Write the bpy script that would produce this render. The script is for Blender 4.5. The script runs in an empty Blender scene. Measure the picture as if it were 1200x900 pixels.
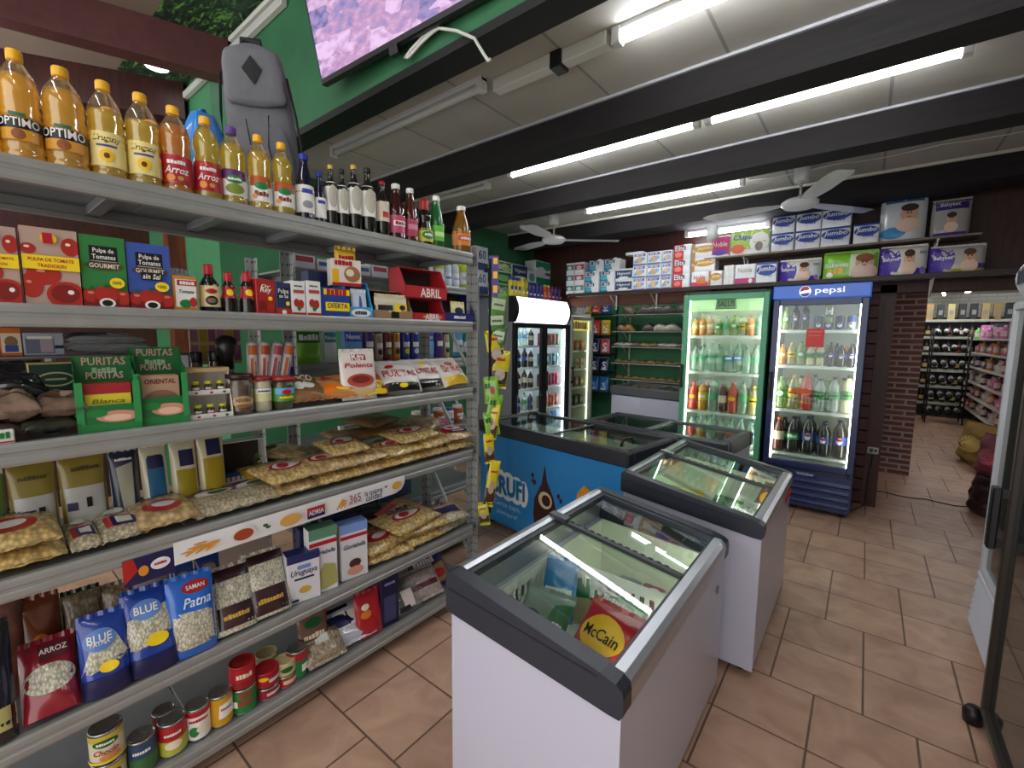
import bpy, math, random
from mathutils import Matrix, Vector
import numpy as np
random.seed(7)
S = bpy.context.scene
COL = S.collection
PI = math.pi

# ------------------------------------------------------------------ camera, world, exposure
CAM_H = 1.55
FPX = 523.4
RM = np.array([[0.78381832, 0.6209227, 0.0091566], [0.074742, -0.07969167, -0.99401352], [-0.61647585, 0.77981039, -0.10887279]])
cam = bpy.data.cameras.new('camera'); cam.sensor_width = 36.0; cam.lens = 36.0*FPX/1200; cam.clip_start = .02
camo = bpy.data.objects.new('camera', cam); COL.objects.link(camo); S.camera = camo
camo.matrix_world = Matrix(((RM[0][0], -RM[1][0], -RM[2][0], 0), (RM[0][1], -RM[1][1], -RM[2][1], 0), (RM[0][2], -RM[1][2], -RM[2][2], CAM_H), (0, 0, 0, 1)))
W = bpy.data.worlds.new('world'); S.world = W; W.use_nodes = True
W.node_tree.nodes['Background'].inputs[0].default_value = (1, .99, .98, 1)
W.node_tree.nodes['Background'].inputs[1].default_value = 1.1
S.view_settings.view_transform = 'Standard'; S.view_settings.look = 'None'
S.view_settings.exposure = 0.95; S.view_settings.gamma = 1.0; S.view_settings.use_curve_mapping = False
TUBE = 17.0        # emission of the ceiling tubes
COOL = (.93, .96, 1.0)

def ray(px, py):
    v = np.array([(px-600)/FPX, (py-450)/FPX, 1.0]); return RM.T @ v
def atx(px, py, X):
    v = ray(px, py); t = X/v[0]; return v[0]*t, v[1]*t, v[2]*t+CAM_H
def aty(px, py, Y):
    v = ray(px, py); t = Y/v[1]; return v[0]*t, v[1]*t, v[2]*t+CAM_H
def atz(px, py, Z):
    v = ray(px, py); t = (Z-CAM_H)/v[2]; return v[0]*t, v[1]*t, Z

# ------------------------------------------------------------------ materials
def lin(h):
    h = h.lstrip('#'); c = [int(h[i:i+2], 16)/255 for i in (0, 2, 4)]
    return [x/12.92 if x <= .04045 else ((x+.055)/1.055)**2.4 for x in c]
MC = {}
def new_mat(name):
    m = bpy.data.materials.new(name); m.use_nodes = True
    return m, m.node_tree.nodes, m.node_tree.links, m.node_tree.nodes['Principled BSDF']
def M(h, r=.45, metal=0.0, coat=0.0, emit=0.0, var=0.0, vs=30.0, bump=0.0):
    k = (h, r, metal, coat, emit, var, vs, bump)
    if k in MC: return MC[k]
    m, N, L, b = new_mat('paint_'+h.strip('#'))
    c = lin(h); b.inputs['Base Color'].default_value = (*c, 1)
    b.inputs['Roughness'].default_value = r; b.inputs['Metallic'].default_value = metal
    b.inputs['Coat Weight'].default_value = coat
    if emit: b.inputs['Emission Color'].default_value = (*c, 1); b.inputs['Emission Strength'].default_value = emit
    if var or bump:
        tc = N.new('ShaderNodeTexCoord'); n = N.new('ShaderNodeTexNoise'); n.inputs['Scale'].default_value = vs; n.inputs['Detail'].default_value = 6
        L.new(tc.outputs['Object'], n.inputs['Vector'])
        if var:
            rp = N.new('ShaderNodeValToRGB'); rp.color_ramp.elements[0].position = .3; rp.color_ramp.elements[1].position = .7
            rp.color_ramp.elements[0].color = (*[x*(1-var) for x in c], 1); rp.color_ramp.elements[1].color = (*[min(1, x*(1+var)) for x in c], 1)
            L.new(n.outputs['Fac'], rp.inputs[0]); L.new(rp.outputs[0], b.inputs['Base Color'])
        if bump:
            bp = N.new('ShaderNodeBump'); bp.inputs['Strength'].default_value = bump; bp.inputs['Distance'].default_value = .01
            L.new(n.outputs['Fac'], bp.inputs['Height']); L.new(bp.outputs[0], b.inputs['Normal'])
    MC[k] = m; return m
def clear(h='#ffffff', body=.0, r=.03, spec=.5, ior=1.45):
    """clear or tinted plastic and glass: tinted see-through + some body colour + fresnel gloss"""
    k = ('clear', h, body, r, spec)
    if k in MC: return MC[k]
    m, N, L, b = new_mat('clear_'+h.strip('#'))
    c = lin(h)
    tr = N.new('ShaderNodeBsdfTransparent'); tr.inputs[0].default_value = (*c, 1)
    b.inputs['Base Color'].default_value = (*c, 1); b.inputs['Roughness'].default_value = .2
    tl = N.new('ShaderNodeBsdfTranslucent'); tl.inputs[0].default_value = (*c, 1)
    mx0 = N.new('ShaderNodeMixShader'); mx0.inputs[0].default_value = .5; L.new(b.outputs[0], mx0.inputs[1]); L.new(tl.outputs[0], mx0.inputs[2])
    mx = N.new('ShaderNodeMixShader'); mx.inputs[0].default_value = body; L.new(tr.outputs[0], mx.inputs[1]); L.new(mx0.outputs[0], mx.inputs[2])
    gl = N.new('ShaderNodeBsdfGlossy'); gl.inputs['Roughness'].default_value = r
    lw = N.new('ShaderNodeLayerWeight'); lw.inputs[0].default_value = .5
    pw = N.new('ShaderNodeMath'); pw.operation = 'POWER'; pw.inputs[1].default_value = 4.0; L.new(lw.outputs['Facing'], pw.inputs[0])
    mu = N.new('ShaderNodeMath'); mu.operation = 'MULTIPLY_ADD'; mu.inputs[1].default_value = .8; mu.inputs[2].default_value = .045*spec*2; mu.use_clamp = True
    L.new(pw.outputs[0], mu.inputs[0])
    m2 = N.new('ShaderNodeMixShader'); L.new(mu.outputs[0], m2.inputs[0]); L.new(mx.outputs[0], m2.inputs[1]); L.new(gl.outputs[0], m2.inputs[2])
    L.new(m2.outputs[0], N['Material Output'].inputs[0])
    MC[k] = m; return m
def pasta(h, scale=90, kind='noodle'):
    """film bag full of short pasta, rice or flakes"""
    k = ('pasta', h, scale)
    if k in MC: return MC[k]
    m, N, L, b = new_mat('packed_food')
    c = lin(h); tc = N.new('ShaderNodeTexCoord'); mp = N.new('ShaderNodeMapping'); mp.inputs['Scale'].default_value = (1, 1, .55)
    L.new(tc.outputs['Object'], mp.inputs[0])
    n = N.new('ShaderNodeTexVoronoi'); n.inputs['Scale'].default_value = scale; L.new(mp.outputs[0], n.inputs['Vector'])
    rp = N.new('ShaderNodeValToRGB'); rp.color_ramp.elements[0].color = (*[min(1, x*1.25) for x in c], 1); rp.color_ramp.elements[1].color = (*[x*.5 for x in c], 1)
    rp.color_ramp.elements[0].position = .1; rp.color_ramp.elements[1].position = .75
    L.new(n.outputs['Distance'], rp.inputs[0]); L.new(rp.outputs[0], b.inputs['Base Color'])
    bp = N.new('ShaderNodeBump'); bp.inputs['Strength'].default_value = .5; bp.inputs['Distance'].default_value = .004; bp.invert = True
    L.new(n.outputs['Distance'], bp.inputs['Height']); L.new(bp.outputs[0], b.inputs['Normal'])
    b.inputs['Roughness'].default_value = .35; b.inputs['Coat Weight'].default_value = .7; b.inputs['Coat Roughness'].default_value = .12
    MC[k] = m; return m
STEEL = M('#9d9f9c', .38, .35, var=.06, vs=14)
STEEL2 = M('#85878a', .4, .4, var=.08, vs=9)
WHITE = M('#e9eaea', .4); BLACK = M('#0c0c0f', .4); DARK = M('#22252c', .45)
GLASS = clear('#f4fbf8', 0, .01, .5); FILM = clear('#f2f4f4', .12, .12, .9)
TUBEM = None

def tube_mat(s=TUBE, c=COOL, name='lit_tube'):
    m, N, L, b = new_mat(name); b.inputs['Base Color'].default_value = (.9, .9, .9, 1)
    b.inputs['Emission Color'].default_value = (*c, 1); b.inputs['Emission Strength'].default_value = s; return m
LIT = tube_mat()
FRIDGE_LED = tube_mat(9.0, (1, .97, .86), 'fridge_led')
COLD_LED = tube_mat(14.0, (.9, .95, 1), 'cold_led')

# ------------------------------------------------------------------ mesh builder
class G:
    def __init__(s): s.v = []; s.f = []; s.mi = []; s.mats = []; s.sm = []
    def add(s, vs, fs, mat, smooth=False, T=None):
        if mat not in s.mats: s.mats.append(mat)
        k = s.mats.index(mat); n = len(s.v)
        if T is not None: vs = [tuple(T @ Vector(p)) for p in vs]
        s.v += [tuple(p) for p in vs]
        for f in fs: s.f.append([n+i for i in f]); s.mi.append(k); s.sm.append(smooth)
        return s
    def box(s, x0, x1, y0, y1, z0, z1, mat, c=0.0, T=None):
        if c <= 0:
            vs = [(x, y, z) for z in (z0, z1) for y in (y0, y1) for x in (x0, x1)]
            fs = [(0, 2, 3, 1), (4, 5, 7, 6), (0, 1, 5, 4), (2, 6, 7, 3), (0, 4, 6, 2), (1, 3, 7, 5)]
            return s.add(vs, fs, mat, False, T)
        c = min(c, (x1-x0)*.45, (y1-y0)*.45, (z1-z0)*.45)
        X = (x0, x1); Y = (y0, y1); Z = (z0, z1); vs = []; ix = {}
        def P(p):
            if p not in ix: ix[p] = len(vs); vs.append(p)
            return ix[p]
        def inn(i, a): return a[i]+(c if i == 0 else -c)
        fs = []
        for i in (0, 1):
            q = [P((X[i], inn(a, Y), inn(b, Z))) for a, b in ((0, 0), (1, 0), (1, 1), (0, 1))]; fs.append(q if i else q[::-1])
            q = [P((inn(a, X), Y[i], inn(b, Z))) for a, b in ((0, 0), (1, 0), (1, 1), (0, 1))]; fs.append(q[::-1] if i else q)
            q = [P((inn(a, X), inn(b, Y), Z[i])) for a, b in ((0, 0), (1, 0), (1, 1), (0, 1))]; fs.append(q if i else q[::-1])
        for i in (0, 1):
            for j in (0, 1):
                fs.append([P((X[i], inn(j, Y), inn(0, Z))), P((X[i], inn(j, Y), inn(1, Z))), P((inn(i, X), Y[j], inn(1, Z))), P((inn(i, X), Y[j], inn(0, Z)))])
                fs.append([P((X[i], inn(0, Y), inn(j, Z))), P((X[i], inn(1, Y), inn(j, Z))), P((inn(i, X), inn(1, Y), Z[j])), P((inn(i, X), inn(0, Y), Z[j]))])
                fs.append([P((inn(0, X), Y[i], inn(j, Z))), P((inn(1, X), Y[i], inn(j, Z))), P((inn(1, X), inn(i, Y), Z[j])), P((inn(0, X), inn(i, Y), Z[j]))])
                for k in (0, 1):
                    fs.append([P((X[i], inn(j, Y), inn(k, Z))), P((inn(i, X), Y[j], inn(k, Z))), P((inn(i, X), inn(j, Y), Z[k]))])
        return s.add(vs, fs, mat, False, T)
    def lathe(s, prof, mat, n=20, cx=0, cy=0, cz=0, smooth=True, T=None, sx=1, sy=1):
        vs = []; fs = []
        for r, z in prof:
            for i in range(n):
                a = 2*PI*i/n; vs.append((cx+sx*r*math.cos(a), cy+sy*r*math.sin(a), cz+z))
        for j in range(len(prof)-1):
            for i in range(n):
                k = (i+1) % n; fs.append((j*n+i, j*n+k, (j+1)*n+k, (j+1)*n+i))
        if prof[0][0] > 1e-5: fs.append(tuple(range(n))[::-1])
        if prof[-1][0] > 1e-5: fs.append(tuple((len(prof)-1)*n+i for i in range(n)))
        return s.add(vs, fs, mat, smooth, T)
    def tube(s, pts, r, mat, n=8, smooth=True, caps=True):
        pts = [Vector(p) for p in pts]; vs = []; fs = []
        for i, p in enumerate(pts):
            d = (pts[min(i+1, len(pts)-1)]-pts[max(i-1, 0)]).normalized()
            u = d.cross(Vector((0, 0, 1)));
            if u.length < .05: u = d.cross(Vector((1, 0, 0)))
            u.normalize(); w = d.cross(u)
            for k in range(n):
                a = 2*PI*k/n; vs.append(tuple(p+u*(r*math.cos(a))+w*(r*math.sin(a))))
        for i in range(len(pts)-1):
            for k in range(n):
                q = (k+1) % n; fs.append((i*n+k, i*n+q, (i+1)*n+q, (i+1)*n+k))
        if caps: fs.append(tuple(range(n))[::-1]); fs.append(tuple((len(pts)-1)*n+k for k in range(n)))
        return s.add(vs, fs, mat, smooth)
    def grid(s, fn, nu, nv, mat, smooth=True, T=None):
        vs = [fn(i/nu, j/nv) for j in range(nv+1) for i in range(nu+1)]
        fs = [(j*(nu+1)+i, j*(nu+1)+i+1, (j+1)*(nu+1)+i+1, (j+1)*(nu+1)+i) for j in range(nv) for i in range(nu)]
        return s.add(vs, fs, mat, smooth, T)
    def prism(s, poly, a0, a1, mat, axis='y', T=None):
        """poly in the plane across the axis, swept from a0 to a1"""
        def P(p, a): return {'y': (p[0], a, p[1]), 'x': (a, p[0], p[1]), 'z': (p[0], p[1], a)}[axis]
        n = len(poly); vs = [P(p, a0) for p in poly]+[P(p, a1) for p in poly]
        fs = [tuple(range(n)), tuple(range(2*n-1, n-1, -1))]+[(i, (i+1) % n, n+(i+1) % n, n+i) for i in range(n)]
        return s.add(vs, fs, mat, False, T)
    def build(s, name, parent=None, loc=None, rz=0.0, rot=None):
        me = bpy.data.meshes.new(name); me.from_pydata(s.v, [], s.f)
        for m in s.mats: me.materials.append(m)
        me.polygons.foreach_set('material_index', s.mi); me.polygons.foreach_set('use_smooth', s.sm); me.update()
        o = bpy.data.objects.new(name, me); COL.objects.link(o)
        if parent: o.parent = parent
        if loc is not None: o.location = loc
        o.rotation_euler = rot if rot else (0, 0, rz)
        return o
def empty(name, loc=(0, 0, 0), rz=0.0, rot=None):
    o = bpy.data.objects.new(name, None); COL.objects.link(o); o.location = loc; o.rotation_euler = rot if rot else (0, 0, rz); o.empty_display_size = .05; return o
def tag(o, label, cat, group=None, kind=None):
    o['label'] = label; o['category'] = cat
    if group: o['group'] = group
    if kind: o['kind'] = kind
    return o
def struct(o, label=None):
    o['kind'] = 'structure'
    if label: o['label'] = label
    return o
def dup(r, loc, rz=0.0, rot=None, scale=None):
    c = r.copy(); COL.objects.link(c); c.location = loc; c.rotation_euler = rot if rot else (0, 0, rz)
    if scale: c.scale = scale
    for ch in [x for x in KIDS.get(r.name, [])]:
        d = ch.copy(); COL.objects.link(d); d.parent = c; KIDS.setdefault(c.name, []).append(d)
        for gch in KIDS.get(ch.name, []):
            e = gch.copy(); COL.objects.link(e); e.parent = d; KIDS.setdefault(d.name, []).append(e)
    return c
KIDS = {}
def kid(o, parent): o.parent = parent; KIDS.setdefault(parent.name, []).append(o); return o
CACHE = {}
def place(key, fn, loc, rz=0.0, rot=None, scale=None):
    if key in CACHE: return dup(CACHE[key], loc, rz, rot, scale)
    o = fn(); CACHE[key] = o; o.location = loc; o.rotation_euler = rot if rot else (0, 0, rz)
    if scale: o.scale = scale
    return o

# ------------------------------------------------------------------ print on surfaces
TX = {}
# words on the smallest packages cannot be read in the photo: they are printed as plain lines of letter-like bars
UNREAD = {'Flan', 'TE', 'Salsa', 'Oregano', 'Vino', 'Limon', 'Manzana', 'Girasol', 'Soja', 'M', 'Aceite', 'CONAPROLE', 'CALDO', 'Caldo', 'Knorr', 'Klasse', 'CROCANTE', 'GALLETAS', 'MOLTO', 'Sopas', 'Champignon', 'Pepinos', 'AVENA', 'LEVADURA', 'FIDEOS', 'VIDARROZ', 'PARBOILED', 'Arvejas', 'Duraznos', 'Tomates2', 'LAMPAGRO', 'Palmitos', 'Molto', 'XL', 'Galleta', 'Maicena', 'Medallones', 'Papas', 'Mate', 'Twist', 'pepsico', 'FRIO', '-18 \u00b0C', 'Papel', 'DRIVE', 'eco', 'pastas', 'Fiesta', 'Secos', 'Hongos', 'Cosecha'}
def text(s, bold=.012, shear=0.0):
    k = (s, bold, shear)
    if s in UNREAD and k not in TX:
        vs = []; fs = []; x = 0; rr = random.Random(s)
        for c in s:
            w_ = .3+.25*rr.random(); h_ = .45+.2*rr.random(); n = len(vs); vs += [(x, 0), (x+w_, 0), (x+w_, h_), (x, h_)]; fs.append((n, n+1, n+2, n+3)); x += w_+.08
        TX[k] = ([(a-x/2, b-.28) for a, b in vs], fs, x, .62)
    if k not in TX:
        cu = bpy.data.curves.new('t', 'FONT'); cu.body = s; cu.size = 1; cu.offset = bold; cu.shear = shear; cu.resolution_u = 2
        ob = bpy.data.objects.new('t', cu); me = ob.to_mesh()
        vs = [(p.co.x, p.co.y) for p in me.vertices]; fs = [tuple(p.vertices) for p in me.polygons]
        ob.to_mesh_clear(); bpy.data.objects.remove(ob); bpy.data.curves.remove(cu)
        if vs:
            x0 = min(p[0] for p in vs); x1 = max(p[0] for p in vs); y0 = min(p[1] for p in vs); y1 = max(p[1] for p in vs)
        else: x0 = x1 = y0 = y1 = 0
        TX[k] = ([(p[0]-(x0+x1)/2, p[1]-(y0+y1)/2) for p in vs], fs, max(x1-x0, .01), max(.01, y1-y0))
    return TX[k]
def paint(g, f, w, h, decals, seg=1, eps=.0006):
    """f(u, v, e) -> point; u in -w/2..w/2, v in 0..h. decals in fractions of w and h."""
    for i, d in enumerate(decals):
        e = eps*(i+1); t = d[0]
        if t == 'r':
            _, x0, y0, x1, y1, m = d
            nu = max(1, int(seg*abs(x1-x0)+.99)); nv = max(1, int(seg*abs(y1-y0)+.99))
            g.grid(lambda a, b: f((x0+(x1-x0)*a-.5)*w, (y0+(y1-y0)*b)*h, e), nu, nv, m, seg > 1)
        elif t == 'e':
            _, cx, cy, rx, ry, m = d
            nr = 1 if seg <= 1 else 3; n = 20
            cl = (lambda a, b: (min(w/2, max(-w/2, a)), min(h, max(0, b)))) if (seg <= 1 or seg == 10) else (lambda a, b: (a, b))
            vs = [f(*cl((cx-.5)*w, cy*h), e)]; fs = []
            for j in range(1, nr+1):
                for a in range(n):
                    an = 2*PI*a/n; vs.append(f(*cl((cx-.5+rx*math.cos(an)*j/nr)*w, (cy+ry*math.sin(an)*j/nr)*h), e))
            for a in range(n):
                b = (a+1) % n; fs.append((0, 1+a, 1+b))
                for j in range(nr-1): fs.append((1+j*n+a, 1+(j+1)*n+a, 1+(j+1)*n+b, 1+j*n+b))
            g.add(vs, fs, m, seg > 1)
        elif t == 't':
            _, cx, cy, tw, s, m = d[:6]
            mh = d[6] if len(d) > 6 else 9; sh = d[7] if len(d) > 7 else 0.0
            vs, fs, tw0, th0 = text(s, .014, sh)
            sc = tw*w/tw0; sy = min(sc*1.25, mh*h/th0)
            g.add([f((cx-.5)*w+p[0]*sc, cy*h+p[1]*sy, e) for p in vs], fs, m)
        elif t == 'p':
            _, pts, m = d
            cx = sum(p[0] for p in pts)/len(pts); cy = sum(p[1] for p in pts)/len(pts); k = 1 if seg <= 1 else 5; nr = 1 if seg <= 1 else 5
            q = [(a[0]+(b[0]-a[0])*j/k, a[1]+(b[1]-a[1])*j/k) for a, b in zip(pts, pts[1:]+pts[:1]) for j in range(k)]; n = len(q)
            vs = [f((cx-.5)*w, cy*h, e)]; fs = []
            for j in range(1, nr+1): vs += [f((cx+(p[0]-cx)*j/nr-.5)*w, (cy+(p[1]-cy)*j/nr)*h, e) for p in q]
            for a in range(n):
                b = (a+1) % n; fs.append((0, 1+a, 1+b))
                for j in range(nr-1): fs.append((1+j*n+a, 1+(j+1)*n+a, 1+(j+1)*n+b, 1+j*n+b))
            g.add(vs, fs, m, seg > 1)
def flat(y=0.0, z0=0.0, x0=0.0): return lambda u, v, e: (x0+u, y-e, z0+v)
def cyl(r, z0=0.0): return lambda u, v, e: ((r+e)*math.sin(u/r), -(r+e)*math.cos(u/r), z0+v)
def topf(z, y0=0.0, x0=0.0): return lambda u, v, e: (x0+u, y0+v, z+e)

# ------------------------------------------------------------------ packages (front faces -Y, base at z=0)
def carton(name, w, d, h, col, dec, c=.002, side=None, top=None):
    g = G(); m = col if not isinstance(col, str) else M(col, .4)
    g.box(-w/2, w/2, 0, d, 0, h, m, c)
    if side: g.grid(lambda a, b: (-w/2-.0004, d*(1-a), h*b), 1, 1, side, False)
    if top: g.grid(lambda a, b: (w*(a-.5), d*b, h+.0004), 1, 1, top, False)
    paint(g, flat(0), w, h, dec)
    return g.build(name)
def pill(w, h, d, kind='pillow', seed=0, wr=.06):
    ph = seed*1.7
    def T(u, v):
        a = min(1, abs(2*u/w)); b = min(1, max(0, v/h))
        wa = max(0, 1-a**2.6)**.5
        if kind == 'pillow': wb = max(0, 1-abs(2*b-1)**3.2)**.55
        elif kind == 'stand': wb = max(0, 1-b**2.2)**.6*(min(1, .55+b*3))
        else: wb = max(0, 1-b**6)**.5*min(1, .8+b*2)
        nz = 1+wr*(math.sin(9*u/w+ph)*math.cos(7*b+ph*2)+.6*math.sin(17*b+5*u/w+ph))
        return d/2*wa*wb*nz
    return lambda u, v, e: (u, -T(u, v)-e, v)
def bag(name, w, h, d, col, dec, kind='pillow', seed=0, fin=None, wr=.06, nu=22, nv=22, cy=None):
    g = G(); m = col if not isinstance(col, str) else M(col, .3, coat=.5)
    f = pill(w, h, d, kind, seed, wr)
    g.grid(lambda a, b: f((a-.5)*w, b*h, 0), nu, nv, m)
    g.grid(lambda a, b: (lambda p: (p[0], -p[1], p[2]))(f((.5-a)*w, b*h, 0)), nu, nv, m)
    if kind != 'pillow':
        g.add([(x, y, 0) for x in (-w/2, w/2) for y in (-d*.02, d*.02)], [(0, 1, 3, 2)], m)
    fm = fin or m
    tops = [h] if kind != 'pillow' else [0, h]
    for zz in tops:
        s = 1 if zz else -1
        def fz(a, b): return ((a-.5)*w*(.98), .0025*math.sin(a*26+seed), zz+s*(b*.014+.002*(int(a*18) % 2)*b)-s*.001)
        g.grid(fz, 18, 1, fm, False)
    paint(g, f, w, h, dec, seg=10, eps=.0013)
    return g.build(name)
def can(name, r, h, dec, body='#c9c9c4', lid=None, n=24):
    g = G(); ms = M('#b9bab8', .25, .9)
    g.lathe([(r*.93, 0), (r, .003), (r, .006), (r*.985, .009), (r*.985, h-.009), (r, h-.006), (r, h-.002), (r*.95, h), (r*.93, h-.003), (r*.6, h-.0035), (0, h-.004)], ms if lid is None else M(lid, .35), n)
    f = cyl(r*.99, .009)
    g.grid(lambda a, b: f((a-.5)*2*PI*r*.99, b*(h-.018), .0004), n, 1, M(body, .35, coat=.3), True)
    paint(g, lambda u, v, e: f(u, v, e+.0006), 2*r, h-.018, dec, seg=8)
    return g.build(name)
PROF = {
 'oil': [(.80, 0), (.97, .02), (1, .05), (1, .08), (.95, .095), (1, .12), (1, .37), (.94, .385), (.99, .41), (.93, .44), (.99, .48), (.94, .51), (1, .56), (.95, .59), (1.0, .63), (.95, .68), (.82, .76), (.55, .84), (.36, .885), (.33, .93)],
 'oil2': [(.80, 0), (.97, .02), (1, .06), (1, .40), (.88, .47), (.82, .54), (.92, .62), (.90, .70), (.72, .79), (.45, .86), (.34, .885), (.33, .93)],
 'wine': [(.92, 0), (1, .015), (1, .62), (.93, .67), (.55, .75), (.38, .80), (.36, .90), (.36, .95)],
 'vinegar': [(.9, 0), (1, .02), (1, .06), (.96, .10), (.97, .38), (1, .42), (.93, .52), (.72, .65), (.48, .79), (.40, .87), (.38, .93)],
 'sauce': [(.9, 0), (1, .02), (1, .50), (.94, .56), (.6, .66), (.42, .72), (.40, .82)],
 'soy': [(1, 0), (1, .03), (.97, .32), (.70, .46), (.68, .52), (.80, .58), (.78, .62), (.5, .70), (.42, .74), (.42, .80)],
 'soda': [(.72, 0), (.95, .03), (1, .07), (1, .28), (.94, .33), (.97, .38), (.97, .56), (1, .62), (.95, .70), (.72, .80), (.40, .89), (.30, .92), (.29, .95)],
 'water': [(.8, 0), (.97, .03), (.92, .10), (1, .13), (.94, .18), (1, .23), (1, .5), (.93, .55), (1, .60), (.94, .68), (.7, .79), (.4, .88), (.32, .91), (.3, .95)],
 'jar': [(.88, 0), (1, .03), (1, .68), (.96, .76), (.84, .82), (.84, .86)],
 'spray': [(.96, 0), (1, .01), (1, .74), (.93, .79), (.7, .82), (.7, .84)],
}
def bottle(name, kind, r, h, body, capm, label=None, dec=(), capr=None, caph=None, liquid=None, n=18, capname='cap', sq=1.0):
    """body: material. label: (z0, z1, material) fractions of h."""
    P = PROF[kind]; g = G()
    prof = [(a*r, b*h) for a, b in P]
    g.lathe(prof, body, n, sy=sq)
    if liquid:
        lvl, lm = liquid; lp = [(max(0, a*r-.0015), b*h+.001) for a, b in P if b <= lvl]; g.lathe(lp, lm, n, sy=sq)
    if label:
        z0, z1, lm = label
        def rad(z):
            for (ra, za), (rb, zb) in zip(P, P[1:]):
                if za <= z/h <= zb: return r*(ra+(rb-ra)*(z/h-za)/max(zb-za, 1e-6))
            return r
        f = lambda u, v, e: ((rad(z0*h+v)+e)*math.sin(u/r), -sq*(rad(z0*h+v)+e)*math.cos(u/r), z0*h+v)
        hh = (z1-z0)*h; wid = 2*PI*r*.62
        g.grid(lambda a, b: f((a-.5)*wid, b*hh, .0006), 14, 5, lm, True)
        paint(g, lambda u, v, e: f(u, v, e+.0007), 2*r*.95, hh, list(dec), seg=8)
    o = g.build(name)
    cr = capr or P[-1][0]*r*1.22; zt = P[-1][1]*h; ch = caph or (h-zt)+h*.02
    c = G(); zb = min(zt-ch*.35, h-ch) if not caph else h-ch
    c.lathe([(cr*.97, 0), (cr, ch*.08), (cr, ch*.85), (cr*.9, ch), (0, ch)], capm, 14, cz=zb)
    kid(c.build(capname), o)
    return o
def pack(name, w, d, h, col, dec, cols=2, rows=1, bulge=.006, sidem=None):
    """shrink-wrapped rolls: the film bulges over each roll"""
    g = G(); m = col if not isinstance(col, str) else M(col, .35, coat=.4)
    def T(u, v):
        a = abs(math.sin(PI*cols*(u/w+.5)))**.5; b = abs(math.sin(PI*rows*min(1, max(0, v/h))))**.35
        return bulge*a*b
    f = lambda u, v, e: (u, -T(u, v)-e, v)
    nu, nv = 7*cols, 5*rows
    g.grid(lambda a, b: f((a-.5)*w, b*h, 0), nu, nv, m)
    g.grid(lambda a, b: (w*(.5-a), d, h*b), 1, 1, m)
    for s in (-1, 1):
        ms = sidem or m
        g.grid(lambda a, b: (s*(w/2+.006*abs(math.sin(2*PI*a))**.5), d*a, h*b), 8, 2, ms)
    g.grid(lambda a, b: (w*(a-.5), d*b, h+bulge*.8*abs(math.sin(PI*cols*a))**.6*abs(math.sin(PI*2*b))**.6), nu, 8, m)
    g.grid(lambda a, b: (w*(a-.5), d*b, 0), 1, 1, m)
    paint(g, f, w, h, dec, seg=8, eps=.002)
    return g.build(name)
ORD = ['first', 'second', 'third', 'fourth', 'fifth', 'sixth', 'seventh', 'eighth', 'ninth', 'tenth', 'eleventh', 'twelfth', 'thirteenth', 'fourteenth', 'fifteenth', 'sixteenth', 'seventeenth', 'eighteenth', 'nineteenth', 'twentieth', 'twenty-first', 'twenty-second', 'twenty-third', 'twenty-fourth']
R90 = PI/2
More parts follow.
